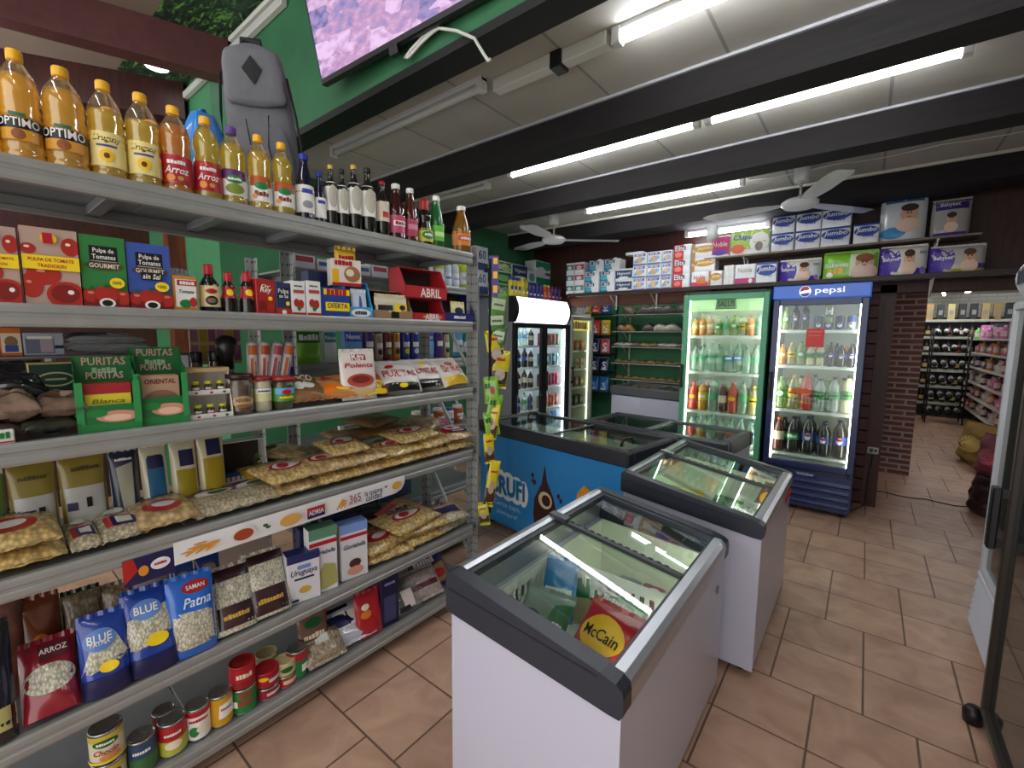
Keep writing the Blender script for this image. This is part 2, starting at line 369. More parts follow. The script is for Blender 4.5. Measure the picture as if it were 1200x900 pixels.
# ------------------------------------------------------------------ the building
def tile_mat():
    m, N, L, b = new_mat('terracotta_tiles')
    tc = N.new('ShaderNodeTexCoord'); sp = N.new('ShaderNodeSeparateXYZ'); L.new(tc.outputs['Object'], sp.inputs[0])
    def mt(op, a, bb=None):
        n = N.new('ShaderNodeMath'); n.operation = op
        for i, v in enumerate((a, bb)):
            if v is None: continue
            if isinstance(v, (int, float)): n.inputs[i].default_value = v
            else: L.new(v, n.inputs[i])
        return n.outputs[0]
    ty = mt('DIVIDE', mt('ADD', sp.outputs['Y'], 100*.335-2.232+.0), .335)
    row = mt('FLOOR', ty)
    pair = mt('FLOOR', mt('DIVIDE', row, 2.0)); off = mt('MULTIPLY', mt('MODULO', pair, 2.0), .5)
    tx = mt('ADD', mt('DIVIDE', mt('ADD', sp.outputs['X'], 100*.335+.235), .335), off)
    fx = mt('FRACT', tx); fy = mt('FRACT', ty)
    dx = mt('MINIMUM', fx, mt('SUBTRACT', 1.0, fx)); dy = mt('MINIMUM', fy, mt('SUBTRACT', 1.0, fy))
    dd = mt('MINIMUM', dx, dy)
    gr = N.new('ShaderNodeMapRange'); gr.inputs[1].default_value = .007; gr.inputs[2].default_value = .016; L.new(dd, gr.inputs[0])
    cmb = N.new('ShaderNodeCombineXYZ'); L.new(mt('FLOOR', tx), cmb.inputs[0]); L.new(row, cmb.inputs[1])
    wn = N.new('ShaderNodeTexWhiteNoise'); L.new(cmb.outputs[0], wn.inputs['Vector'])
    n1 = N.new('ShaderNodeTexNoise'); n1.inputs['Scale'].default_value = 6; n1.inputs['Detail'].default_value = 9; n1.inputs['Distortion'].default_value = .8; L.new(tc.outputs['Object'], n1.inputs['Vector'])
    rp = N.new('ShaderNodeValToRGB'); rp.color_ramp.elements[0].position = .3; rp.color_ramp.elements[1].position = .72
    rp.color_ramp.elements[0].color = (*lin('#aa8771'), 1); rp.color_ramp.elements[1].color = (*lin('#cba68e'), 1)
    L.new(n1.outputs['Fac'], rp.inputs[0])
    hv = N.new('ShaderNodeHueSaturation'); L.new(rp.outputs[0], hv.inputs['Color']); L.new(mt('ADD', mt('MULTIPLY', wn.outputs['Value'], .16), .92), hv.inputs['Value'])
    mx = N.new('ShaderNodeMixRGB'); L.new(gr.outputs[0], mx.inputs[0]); mx.inputs[1].default_value = (*lin('#664f42'), 1); L.new(hv.outputs[0], mx.inputs[2])
    L.new(mx.outputs[0], b.inputs['Base Color'])
    n2 = N.new('ShaderNodeTexNoise'); n2.inputs['Scale'].default_value = 35; n2.inputs['Detail'].default_value = 8; L.new(tc.outputs['Object'], n2.inputs['Vector'])
    hh = mt('ADD', mt('MULTIPLY', gr.outputs[0], 1.0), mt('MULTIPLY', n2.outputs['Fac'], .35))
    bp = N.new('ShaderNodeBump'); bp.inputs['Strength'].default_value = .45; bp.inputs['Distance'].default_value = .004; L.new(hh, bp.inputs['Height']); L.new(bp.outputs[0], b.inputs['Normal'])
    b.inputs['Roughness'].default_value = .42
    return m
def brick_mat(name, c1, c2, mortar, bw, bh, ms, axis='XZ', bump=.5):
    m, N, L, b = new_mat(name)
    tc = N.new('ShaderNodeTexCoord'); sp = N.new('ShaderNodeSeparateXYZ'); L.new(tc.outputs['Object'], sp.inputs[0])
    cb = N.new('ShaderNodeCombineXYZ')
    if axis == 'XZ':
        ad = N.new('ShaderNodeMath'); ad.operation = 'ADD'; L.new(sp.outputs['X'], ad.inputs[0]); L.new(sp.outputs['Y'], ad.inputs[1]); L.new(ad.outputs[0], cb.inputs[0])
    else: L.new(sp.outputs['Y'], cb.inputs[0])
    L.new(sp.outputs['Z'], cb.inputs[1])
    t = N.new('ShaderNodeTexBrick'); L.new(cb.outputs[0], t.inputs['Vector']); t.inputs['Scale'].default_value = 1
    t.inputs['Color1'].default_value = (*lin(c1), 1); t.inputs['Color2'].default_value = (*lin(c2), 1); t.inputs['Mortar'].default_value = (*lin(mortar), 1)
    t.inputs['Brick Width'].default_value = bw; t.inputs['Row Height'].default_value = bh; t.inputs['Mortar Size'].default_value = ms
    L.new(t.outputs['Color'], b.inputs['Base Color']); b.inputs['Roughness'].default_value = .8
    bp = N.new('ShaderNodeBump'); bp.invert = True; bp.inputs['Strength'].default_value = bump; L.new(t.outputs['Fac'], bp.inputs['Height']); bp.inputs['Distance'].default_value = .01; L.new(bp.outputs[0], b.inputs['Normal'])
    return m
def ceil_mat():
    m, N, L, b = new_mat('ceiling_boards')
    tc = N.new('ShaderNodeTexCoord')
    t = N.new('ShaderNodeTexBrick'); L.new(tc.outputs['Object'], t.inputs['Vector']); t.offset = 0; t.inputs['Scale'].default_value = 1
    t.inputs['Color1'].default_value = (*lin('#c6c2b8'), 1); t.inputs['Color2'].default_value = (*lin('#bdb9ae'), 1); t.inputs['Mortar'].default_value = (*lin('#97958f'), 1)
    t.inputs['Brick Width'].default_value = .6; t.inputs['Row Height'].default_value = 40; t.inputs['Mortar Size'].default_value = .008
    n = N.new('ShaderNodeTexNoise'); n.inputs['Scale'].default_value = 3; n.inputs['Detail'].default_value = 6; L.new(tc.outputs['Object'], n.inputs['Vector'])
    mx = N.new('ShaderNodeMixRGB'); mx.blend_type = 'MULTIPLY'; mx.inputs[0].default_value = .35; L.new(t.outputs['Color'], mx.inputs[1]); L.new(n.outputs['Fac'], mx.inputs[2])
    L.new(mx.outputs[0], b.inputs['Base Color']); b.inputs['Roughness'].default_value = .75
    return m
def wood_mat(name, c1, c2, sc=(1, 12, 12), r=.5, planks=0, axis='Z'):
    m, N, L, b = new_mat(name)
    tc = N.new('ShaderNodeTexCoord'); mp = N.new('ShaderNodeMapping'); mp.inputs['Scale'].default_value = sc; L.new(tc.outputs['Object'], mp.inputs[0])
    n = N.new('ShaderNodeTexNoise'); n.inputs['Scale'].default_value = 2.5; n.inputs['Detail'].default_value = 8; n.inputs['Distortion'].default_value = 1; L.new(mp.outputs[0], n.inputs['Vector'])
    rp = N.new('ShaderNodeValToRGB'); rp.color_ramp.elements[0].position = .3; rp.color_ramp.elements[1].position = .75
    rp.color_ramp.elements[0].color = (*lin(c1), 1); rp.color_ramp.elements[1].color = (*lin(c2), 1); L.new(n.outputs['Fac'], rp.inputs[0])
    L.new(rp.outputs[0], b.inputs['Base Color']); b.inputs['Roughness'].default_value = r
    if planks:
        sp = N.new('ShaderNodeSeparateXYZ'); L.new(tc.outputs['Object'], sp.inputs[0])
        d = N.new('ShaderNodeMath'); d.operation = 'DIVIDE'; d.inputs[1].default_value = planks; L.new(sp.outputs[axis], d.inputs[0])
        f = N.new('ShaderNodeMath'); f.operation = 'FRACT'; L.new(d.outputs[0], f.inputs[0])
        mr = N.new('ShaderNodeMapRange'); mr.inputs[1].default_value = 0; mr.inputs[2].default_value = .12; L.new(f.outputs[0], mr.inputs[0])
        bp = N.new('ShaderNodeBump'); bp.inputs['Distance'].default_value = .02; bp.inputs['Strength'].default_value = .8; L.new(mr.outputs[0], bp.inputs['Height']); L.new(bp.outputs[0], b.inputs['Normal'])
        mx = N.new('ShaderNodeMixRGB'); mx.blend_type = 'MULTIPLY'; mx.inputs[0].default_value = .6; L.new(rp.outputs[0], mx.inputs[1]); L.new(mr.outputs[0], mx.inputs[2]); L.new(mx.outputs[0], b.inputs['Base Color'])
    return m
def mural_mat():
    m, N, L, b = new_mat('painted_foliage')
    tc = N.new('ShaderNodeTexCoord'); mp = N.new('ShaderNodeMapping'); mp.inputs['Scale'].default_value = (3, 8, 1); L.new(tc.outputs['Object'], mp.inputs[0])
    n = N.new('ShaderNodeTexNoise'); n.inputs['Scale'].default_value = 2.5; n.inputs['Detail'].default_value = 9; n.inputs['Distortion'].default_value = 2.5; L.new(mp.outputs[0], n.inputs['Vector'])
    rp = N.new('ShaderNodeValToRGB'); e = rp.color_ramp.elements; e[0].position = .4; e[0].color = (*lin('#16241b'), 1); e[1].position = .75; e[1].color = (*lin('#7fbf4a'), 1)
    k = rp.color_ramp.elements.new(.55); k.color = (*lin('#2a4a30'), 1)
    L.new(n.outputs['Fac'], rp.inputs[0]); L.new(rp.outputs[0], b.inputs['Base Color']); b.inputs['Roughness'].default_value = .6
    return m
FLOOR = tile_mat(); CEIL = ceil_mat()
GREENW = M('#2a6340', .6, var=.14, vs=5, bump=.35); GREEN2 = M('#38784e', .6, var=.10, vs=4, bump=.2)
BEAM = wood_mat('dark_beam', '#0c090a', '#1d1718', (1, 14, 14), .85)
REDWOOD = wood_mat('red_brown_boards', '#2a0f0b', '#4a1d14', (14, 14, 2), .5)
REDPL = wood_mat('red_brown_planks', '#3a1811', '#64291c', (2, 12, 12), .5, .115, 'Z')
BROWNB = wood_mat('brown_painted_beam', '#4c2626', '#5c3230', (1, 4, 4), .5)
HEADW = wood_mat('header_wood', '#4a1f10', '#7a3a22', (1, 12, 12), .5)
WHITEB = brick_mat('white_painted_brick', '#dcdad2', '#e6e4dc', '#c6c4bc', .26, .08, .008)
BRICK = brick_mat('dark_red_brick', '#4c2d2a', '#693f39', '#8d7b74', .22, .062, .011)
TAN = M('#7d6a5c', .8, var=.05, vs=3); BLACKP = M('#0b0b0c', .55)

def wall(name, boxes, label=None):
    g = G()
    for (x0, x1, y0, y1, z0, z1, m) in boxes: g.box(x0, x1, y0, y1, z0, z1, m)
    return struct(g.build(name), label)
wall('floor', [(-5.6, 4.2, -1.6, 13.2, -.1, 0, FLOOR)], 'terracotta tile floor')
wall('ceiling', [(-4.0, 1.6, 1.42, 6.6, 2.85, 2.95, CEIL)], 'off-white panelled ceiling between dark beams')
g = G(); g.box(-5.6, 1.6, -1.6, .92, 3.42, 3.5, TAN); g.box(-5.6, 1.6, .92, 1.45, 3.42, 3.5, mural_mat())
struct(g.build('ceiling_front'), 'high tan ceiling with green mottled edge strip')
wall('wall_header', [(-3.77, 1.5, 1.30, 1.40, 2.665, 3.42, GREENW), (-3.77, 1.5, 1.298, 1.42, 2.63, 2.665, BLACKP)], 'green header wall with black painted lower edge')
wall('wall_partition', [(-5.5, -3.77, 1.30, 1.42, 0, 3.42, GREEN2)], 'green wall behind the shelving')
wall('wall_left_front', [(-5.6, -5.5, -1.6, 1.42, 0, 3.42, REDWOOD)], 'dark red-brown wooden wall')
wall('wall_left', [(-3.92, -3.77, 1.42, 6.6, 0, 2.85, GREEN2)], 'green left wall')
wall('wall_alcove', [(-3.77, -1.2, 6.45, 6.6, 0, 2.85, GREEN2), (-1.45, -1.3, 5.4, 6.45, 0, 2.85, GREEN2)], 'green wall at the back of the alcove')
g = G()
g.box(-3.77, .145, 5.25, 5.4, 2.0, 2.85, REDWOOD); g.box(-1.45, .145, 5.25, 5.4, 0, 2.0, REDPL); g.box(.145, 1.45, 5.25, 5.4, 1.97, 2.85, REDWOOD); g.box(1.15, 1.6, 5.25, 5.4, 0, 1.97, REDPL)
struct(g.build('wall_back'), 'dark red-brown wood panelled back wall with doorway')
wall('trim_1', [(-3.77, -1.36, 5.17, 5.25, 1.93, 2.05, HEADW)], 'brown wooden board over the alcove')
wall('trim_2', [(.06, .17, 5.2, 5.43, 0, 2.02, REDWOOD), (.06, 1.25, 5.2, 5.43, 1.95, 2.03, REDWOOD), (1.13, 1.25, 5.2, 5.43, 0, 1.97, REDWOOD)], 'dark wooden door frame')
wall('wall_right', [(1.5, 1.6, -1.6, 5.4, 0, 3.42, M('#a59d90', .7, var=.05))], 'pale right wall behind the fridges')
# rooms beyond the doorway
wall('wall_storeroom_left', [(-.5, .48, 6.65, 6.95, 0, 2.46, BRICK)], 'dark brick pier seen through the doorway')
wall('wall_storeroom_far', [(-.5, 4.1, 13.0, 13.1, 0, 3.1, WHITEB)], 'white painted brick far wall')
wall('wall_storeroom_right', [(4.0, 4.1, 5.4, 13.0, 0, 3.1, WHITEB)], 'white wall on the right of the far room')
wall('wall_storeroom_side', [(.0, .1, 6.95, 13.0, 0, 3.1, WHITEB), (-.6, -.5, 5.4, 6.95, 0, 3.1, BRICK)], 'side wall of the far room')
wall('ceiling_storeroom', [(-.6, 4.1, 5.4, 13.1, 2.46, 2.56, M('#d8d4ca', .8))], 'white ceiling of the far room')
for i, (y0, y1) in enumerate(((2.36, 2.54), (3.42, 3.62), (4.66, 4.98))):
    wall('trim_%d' % (3+i), [(-3.77, 1.5, y0, y1, 2.675, 2.85, BEAM)], ('dark stained ceiling beam nearest the green wall', 'dark stained ceiling beam between the two long rows of tubes', 'dark stained ceiling beam along the back wall')[i])
g = G(); g.box(-3.77, 1.5, 2.345, 2.36, 2.836, 2.85, M('#a4a4aa', .5)); g.box(-3.77, 1.5, 3.405, 3.42, 2.836, 2.85, M('#a4a4aa', .5)); g.box(-3.77, 1.5, 4.64, 4.66, 2.83, 2.85, M('#c9c7ba', .5))
struct(g.build('trim_6'), 'pale moulding along the ceiling beams')
def long_beam(name, a, b, w, z0, z1, mat, label):
    a = Vector(a); b = Vector(b); d = (b-a); n = Vector((-d.y, d.x, 0)).normalized()*w/2; g = G()
    p = [a-n, a+n, b+n, b-n]; g.add([(q.x, q.y, z0) for q in p]+[(q.x, q.y, z1) for q in p], [(3, 2, 1, 0), (4, 5, 6, 7), (0, 1, 5, 4), (1, 2, 6, 5), (2, 3, 7, 6), (3, 0, 4, 7)], mat)
    return struct(g.build(name), label)
long_beam('trim_7', (-4.3, -1.2, 0), (-3.42, 1.3, 0), .12, 3.19, 3.42, BROWNB, 'brown painted rafter under the high ceiling')
long_beam('trim_8', (-5.3, -.6, 0), (-4.25, 1.3, 0), .14, 3.16, 3.42, REDWOOD, 'dark rafter beyond the brown one')
g = G(); g.box(-4.4, -2.60, 1.26, 1.299, 3.31, 3.355, M('#b9bcb4', .5), .006); g.box(-3.3, -2.50, 1.255, 1.29, 3.375, 3.40, M('#c8cac2', .5), .005)
struct(g.build('trim_9'), 'pale conduit along the top of the green wall')
wall('trim_10', [(-4.62, -4.50, 1.18, 1.30, 0, 3.42, wood_mat('orange_brown_post', '#4a1c10', '#7c3a20', (8, 8, 1), .5))], 'reddish wooden post by the green wall')
wall('trim_11', [(-5.45, -4.45, 1.22, 1.30, 1.30, 2.7, M('#e2e3df', .6))], 'white panel on the green wall') if False else None

# ------------------------------------------------------------------ ceiling lights and fans
def batten(x0, x1, y, z, lit, label, name='tube_light', r=.019, rz=0.0):
    L_ = x1-x0; o = G(); hm = M('#d6d7d8', .4)
    o.box(-L_/2, L_/2, -.022, .022, -.022, .02, hm, .004)
    for s in (-1, 1): o.box(s*(L_/2-.02)-.02, s*(L_/2-.02)+.02, -.026, .026, -.066, -.0, hm, .004)
    ob = o.build(name, loc=((x0+x1)/2, y, z), rz=rz)
    t = G(); t.tube([(-L_/2+.035, 0, -.045), (L_/2-.035, 0, -.045)], r, LIT if lit else M('#c9cbc8', .3), 12)
    kid(t.build('tube'), ob); tag(ob, label, 'ceiling light', None); return ob
ZC = 2.848
batten(-2.3, -.9, -.45, 3.418, 1, 'added unseen tube light under the high front ceiling')  # unseen lamp behind the camera, added to brighten the shelf fronts
batten(-.6, .8, -.45, 3.418, 1, 'second added unseen tube light under the high front ceiling')  # its twin, also out of view and added as fill for the shelves
batten(-5.1, -4.6+.8, .1, 3.13, 1, 'added unseen tube light in the far left part of the high front ceiling')  # out of view, added to brighten the floor behind the shelving
batten(-2.32, -.87, 2.87, ZC, 1, 'long lit tube light in the middle ceiling bay, left of its pair')
batten(-.84, .27, 2.87, ZC, 1, 'long lit tube light in the middle ceiling bay, right of its pair')
batten(-2.36, -.88, 4.16, ZC, 1, 'lit tube light between the two ceiling fans')
batten(-.95, .35, 1.88, ZC, 1, 'lit tube light in the nearest ceiling bay, cut by the top of the photo')
batten(-3.05, -1.62, 1.80, ZC, 0, 'unlit tube light in the nearest ceiling bay, above the glass bottles')
batten(-3.6, -2.6, 2.96, ZC, 0, 'short unlit tube light at the left end of the middle bay')
batten(-3.3, -2.0, 5.55, ZC, 1, 'added tube light hidden behind the wooden board of the alcove')  # hidden lamp added to lift the dim alcove
batten(-1.62, -.82, 5.03, 2.672, 1, 'short lit tube light above the pink paper pack on the back wall')
g = G(); g.box(-1.6, -1.24, 1.84, 1.90, 2.79, 2.85, M('#cdccc6', .5), .004); g.box(-1.2, -.97, 1.85, 1.91, 2.79, 2.85, M('#cdccc6', .5), .004)
o = g.build('cable_channel'); k = G(); k.box(-1.25, -1.19, 1.835, 1.915, 2.775, 2.85, BLACK, .004); kid(k.build('black_joint'), o)
tag(o, 'pale cable channel on the ceiling joining the unlit and lit tubes', 'cable channel')
for (x0, x1, y) in ((-3.7, -2.4, 4.22), (-.86, 1.45, 4.24)):
    g = G(); g.tube([(x0+(x1-x0)*i/16, y+.01*math.sin(i*1.3), 2.842-.012*abs(math.sin(i*.8))) for i in range(17)], .004, M('#d5d5d0', .5), 6)
    tag(g.build('ceiling_wire'), 'thin pale wire along the ceiling %s the third tube light' % ('left of' if x0 < -3 else 'right of'), 'wire')

FAN1 = math.radians(-80); FAN2 = math.radians(-66)
def fan(loc, rz, label):
    fw = M('#e4e5e8', .3, coat=.3); g = G()
    g.lathe([(.028, -.31), (.10, -.30), (.128, -.275), (.128, -.255), (.10, -.235), (.05, -.225), (.025, -.22), (.012, -.2)], fw, 28)
    ob = g.build('ceiling_fan', loc=loc, rz=rz)
    c = G(); c.lathe([(.045, -.11), (.052, -.10), (.055, -.02), (.055, 0), (0, 0)], fw, 20); kid(c.build('canopy'), ob)
    c = G(); c.tube([(0, 0, -.24), (0, 0, -.08)], .010, M('#c9c2b0', .3, .5), 10); kid(c.build('rod'), ob)
    r_ = G(); r_.lathe([(.105, -.2885), (.11, -.29), (.124, -.272)], M('#8f93ad', .4), 28); kid(r_.build('trim_ring'), ob)
    for k in range(3):
        b = G(); a0 = .10; L_ = .62
        def fn(u, v):
            x = a0+u*L_; wd = .05+.055*min(1, u*3)*(1 if u < .85 else max(.25, max(0, 1-(u-.85)/.15)**.4)); y = (v-.5)*2*wd*.8
            return (x, y+.01, -.262+y*.22+.012*math.cos(v*PI))
        b.grid(fn, 16, 5, fw); b.grid(lambda u, v: tuple(Vector(fn(u, 1-v))-Vector((0, 0, .003))), 16, 5, fw)
        T = Matrix.Rotation(k*2*PI/3, 4, 'Z'); b.v = [tuple(T @ Vector(p)) for p in b.v]
        h = G(); h.box(.09, .20, -.02, .02, -.268, -.258, fw, .002); h.v = [tuple(T @ Vector(p)) for p in h.v]
        b.add(h.v, h.f, fw); kid(b.build('blade'), ob)
    tag(ob, label, 'ceiling fan'); return ob
fan((-2.76, 4.20, 2.85), FAN1, 'white three-bladed ceiling fan nearest the black drinks fridge')
fan((-.49, 4.20, 2.85), FAN2, 'white three-bladed ceiling fan above the blue drinks fridge')
g = G(); g.lathe([(.055, -.13), (.055, 0), (0, 0)], M('#c8c9ca', .4), 20); o = g.build('lamp_holder', loc=(-1.28, 4.8, 2.64)); tag(o, 'small white cylindrical fitting under the rear beam, between the fans', 'ceiling fitting')
k = G(); k.lathe([(0, -.14), (.035, -.138), (.04, -.13)], M('#f2f2ea', .3), 16); kid(k.build('bulb'), o)
# spot on the high ceiling
g = G(); g.lathe([(.07, -.05), (.09, -.03), (.09, 0), (0, 0)], M('#d8d8d8', .4), 20); o = g.build('spot_light', loc=(-4.0, 1.06, 3.42)); k = G(); k.lathe([(0, -.052), (.065, -.05)], tube_mat(6, COOL, 'spot_glow'), 20); kid(k.build('bulb'), o)
tag(o, 'small round spot light on the high ceiling at upper left', 'ceiling light')

# ------------------------------------------------------------------ television on the header wall
def tv():
    root = empty('television', (-1.60, 1.17, 3.01), rot=(math.radians(12), 0, math.radians(3)))
    b = G(); b.box(-.52, .52, 0, .035, -.30, .32, BLACK, .006); b.box(-.3, .3, .03, .08, -.2, .15, BLACK, .01); kid(b.build('frame'), root)
    m, N, L, bs = new_mat('screen_picture'); tc = N.new('ShaderNodeTexCoord'); mp = N.new('ShaderNodeMapping'); mp.inputs['Rotation'].default_value = (0, .5, 0); mp.inputs['Scale'].default_value = (3, 1, 7); L.new(tc.outputs['Object'], mp.inputs[0])
    v = N.new('ShaderNodeTexVoronoi'); v.inputs['Scale'].default_value = 2.2; v.distance = 'MANHATTAN'; L.new(mp.outputs[0], v.inputs['Vector'])
    n = N.new('ShaderNodeTexNoise'); n.inputs['Scale'].default_value = 6; n.inputs['Detail'].default_value = 8; L.new(mp.outputs[0], n.inputs['Vector'])
    s = N.new('ShaderNodeSeparateColor'); L.new(v.outputs['Color'], s.inputs[0])
    ad = N.new('ShaderNodeMath'); ad.operation = 'MULTIPLY_ADD'; ad.inputs[1].default_value = .45; L.new(s.outputs[0], ad.inputs[0])
    m3 = N.new('ShaderNodeMath'); m3.operation = 'MULTIPLY'; m3.inputs[1].default_value = .75; L.new(n.outputs['Fac'], m3.inputs[0]); L.new(m3.outputs[0], ad.inputs[2])
    rp = N.new('ShaderNodeValToRGB'); e = rp.color_ramp.elements; e[0].position = .25; e[0].color = (*lin('#4b4a78'), 1); e[1].position = .8; e[1].color = (*lin('#dcbce2'), 1)
    q = e.new(.45); q.color = (*lin('#9083b8'), 1); q = e.new(.6); q.color = (*lin('#b98fb6'), 1)
    L.new(ad.outputs[0], rp.inputs[0]); L.new(rp.outputs[0], bs.inputs['Emission Color']); bs.inputs['Emission Strength'].default_value = .62; bs.inputs['Base Color'].default_value = (.02, .02, .02, 1); bs.inputs['Roughness'].default_value = .12
    s = G(); s.grid(lambda a, b_: (-.505+1.01*a, -.001, -.275+.58*b_), 1, 1, m, False); kid(s.build('screen'), root)
    a = G(); a.box(-.1, .1, .06, .12, -.1, .1, DARK, .004); kid(a.build('wall_bracket'), root)
    s = G(); s.box(-.03, .02, -.006, .02, -.33, -.295, BLACK, .002); kid(s.build('sensor'), root)
    tag(root, 'flat television showing a purple-tinted camera view on the green wall', 'television')
tv()
g = G(); P = [aty(x, y, 1.27) for x, y in ((500, 8), (511, 22), (510, 34), (495, 44), (482, 58), (474, 69), (480, 66), (494, 50), (507, 38), (514, 33), (535, 36), (556, 45), (566, 62), (572, 71), (577, 68))]
PP = []
for a, b in zip(P, P[1:]):
    for t in (0, .5): PP.append(tuple(Vector(a).lerp(Vector(b), t)))
g.tube(PP, .006, M('#c9ccc4', .5), 8); tag(g.build('looped_cable'), 'white looped cable hanging on the green header wall', 'cable')
# ------------------------------------------------------------------ shelving units
SX = -1.70                      # front plane of the near shelving
LV = [1.985, 1.62, 1.261, .907, .462, .13]
def post(x, y, z1, g=None):
    g = g or G(); w = .045
    g.box(x-w/2, x+w/2, y-.003, y, 0, z1, STEEL); g.box(x-w/2, x-w/2+.003, y-w, y, 0, z1, STEEL)
    hm = M('#3c3f40', .7)
    for i in range(int(z1/.05)):
        for dx in (-.011, .011):
            z = .03+i*.05
            g.box(x+dx-.003, x+dx+.003, y-.0045, y+.0012, z-.005, z+.005, hm)
            g.box(x-w/2-.0008, x-w/2+.004, y-w/2+dx-.003, y-w/2+dx+.003, z-.005, z+.005, hm)
            g.box(x-w/2-.0008+.003, x-w/2+.0045, y-w/2+dx-.003, y-w/2+dx+.003, z-.005, z+.005, hm)
    return g
def beam(x, y0, y1, zt, front=1):
    """stepped beam running along y, its face towards +x (front=1) or -x"""
    s = front; prof = [(0, 0), (.004, -.008), (.004, -.022), (0, -.026), (0, -.034), (.004, -.038), (.004, -.052), (0, -.06), (-.028, -.06), (-.028, -.045), (-.012, -.04), (-.012, -.004), (-.02, 0)]
    g = G(); pts = [(x+s*a, zt+b) for a, b in prof]; n = len(pts)
    vs = [(p[0], y, p[1]) for y in (y0, y1) for p in pts]
    g.add(vs, [tuple(range(n)), tuple(range(2*n-1, n-1, -1))]+[(i, n+i, n+(i+1) % n, (i+1) % n) for i in range(n)], STEEL)
    return g
def rack(name, x1, depth, y0, y1, levels, ztop, seams, label, brace=True):
    root = empty(name, (x1-depth/2, (y0+y1)/2, 0)); ox, oy = x1-depth/2, (y0+y1)/2
    def ch(g, nm):
        g.v = [(a-ox, b-oy, c) for a, b, c in g.v]; return kid(g.build(nm), root)
    for y in (y0, y1):
        for x in (x1-.0225-.004, x1-depth+.0225): ch(post(x, y, ztop), 'post')
    for z in levels:
        ch(beam(x1, y0+.003, y1-.003-.045, z, 1), 'front_beam'); ch(beam(x1-depth, y0, y1, z, -1), 'rear_beam')
        g = G(); ys = [y0]+seams+[y1]
        for a, b in zip(ys, ys[1:]): g.box(x1-depth+.012, x1-.013, a+.002, b-.002, z-.012, z-.002, STEEL2, .001)
        yy = y0+.1
        while yy < y1:
            g.box(x1-depth+.02, x1-.03, yy-.02, yy+.02, z-.04, z-.012, STEEL2, .003); yy += .29
        ch(g, 'shelf_deck')
    if brace:
        g = G()
        for za, zb in ((.2, .75), (.75, 1.3), (1.3, 1.85)): g.tube([(x1-.03, y1-.002, za), (x1-depth+.03, y1-.002, zb)], .010, STEEL, 6)
        ch(g, 'side_brace')
    tag(root, label, 'shelving unit'); return root
rack('shelving_unit', SX, .45, -.62, 1.845, LV, 2.03, [-.1, .45, 1.0], 'near grey steel shelving unit with six stepped shelves full of groceries')
rack('shelving_unit', SX-.50, .45, 1.075, 2.40, [1.87, 1.39, .92, .5, .12], 1.95, [1.6], 'grey steel shelving unit standing back to back behind the near one')
# printed strip hanging on the fourth shelf edge
def strip():
    g = G(); x = SX+.007
    Y0 = atx(203, 640, x)[1]; Y1 = atx(474, 565, x)[1]
    Ya = atx(142, 650, x)[1]
    w = Y1-Y0; h = .075; zb = LV[3]-.105
    f = lambda u, v, e: (x+e, Y0+w/2+u, zb+v)
    wh = M('#e9e9ea', .35); nv = M('#1c1c4c', .35); yl = M('#d99a3c', .45); rd = M('#b22222', .35)
    g.box(x-.002, x, Y0, Y1, zb, zb+h, wh)
    g.box(x-.002, x, Ya, Y0, zb-.02, zb+h-.012, nv)
    fa = lambda u, v, e: (x+e, (Ya+Y0)/2+u, zb-.02+v)
    paint(g, fa, Y0-Ya, h+.008, [('p', [(0, .1), (.28, .5), (.2, 1), (0, 1)], rd), ('e', .72, .55, .2, .22, wh), ('e', .38, .45, .1, .2, M('#d98a2a', .5)), ('t', .72, .56, .25, 'pastas', rd)])
    dec = [('e', .16+.02*i, .42+.12*(i % 3), .022, .045, yl) for i in range(-6, -1)]
    for i in range(14): dec.append(('p', [(.03+.006*i, .3+.03*(i % 5)), (.07+.005*i, .62-.02*(i % 4)), (.075+.005*i, .58-.02*(i % 4)), (.035+.006*i, .25+.03*(i % 5))], yl))
    dec += [('e', .22, .5, .045, .34, M('#e6e0d8', .4)), ('e', .22, .5, .036, .27, M('#a5451f', .5)), ('e', .30, .62, .01, .08, M('#2b5a2a', .5)), ('e', .31, .5, .01, .07, M('#2b5a2a', .5)),
            ('e', .40, .5, .045, .30, M('#d8a552', .5)), ('r', .47, .22, .55, .8, rd), ('r', .47, .22, .55, .5, nv), ('t', .51, .51, .07, 'ADRIA', wh),
            ('t', .70, .6, .06, '365', M('#9a5a72', .4)), ('t', .70, .36, .07, 'dias del a\u00f1o', M('#b56a6a', .4)), ('t', .80, .66, .10, 'la misma', nv), ('t', .80, .36, .09, 'calidad', nv),
            ('e', .87, .72, .008, .06, M('#2b5a2a', .5)), ('e', .935, .6, .03, .24, M('#d9a03a', .5)), ('p', [(.89, 0), (.96, .1), (1, .9), (1, 0)], nv)]
    for i in range(7): dec.append(('p', [(.6+.006*i, .3+.06*(i % 3)), (.63+.006*(i % 4), .8-.04*i), (.636+.006*(i % 4), .76-.04*i), (.606+.006*i, .25+.06*(i % 3))], yl))
    paint(g, f, w, h, dec)
    return tag(g.build('shelf_edge_strip'), 'long white printed pasta strip with navy end clipped under the fourth shelf', 'shelf strip')
strip()

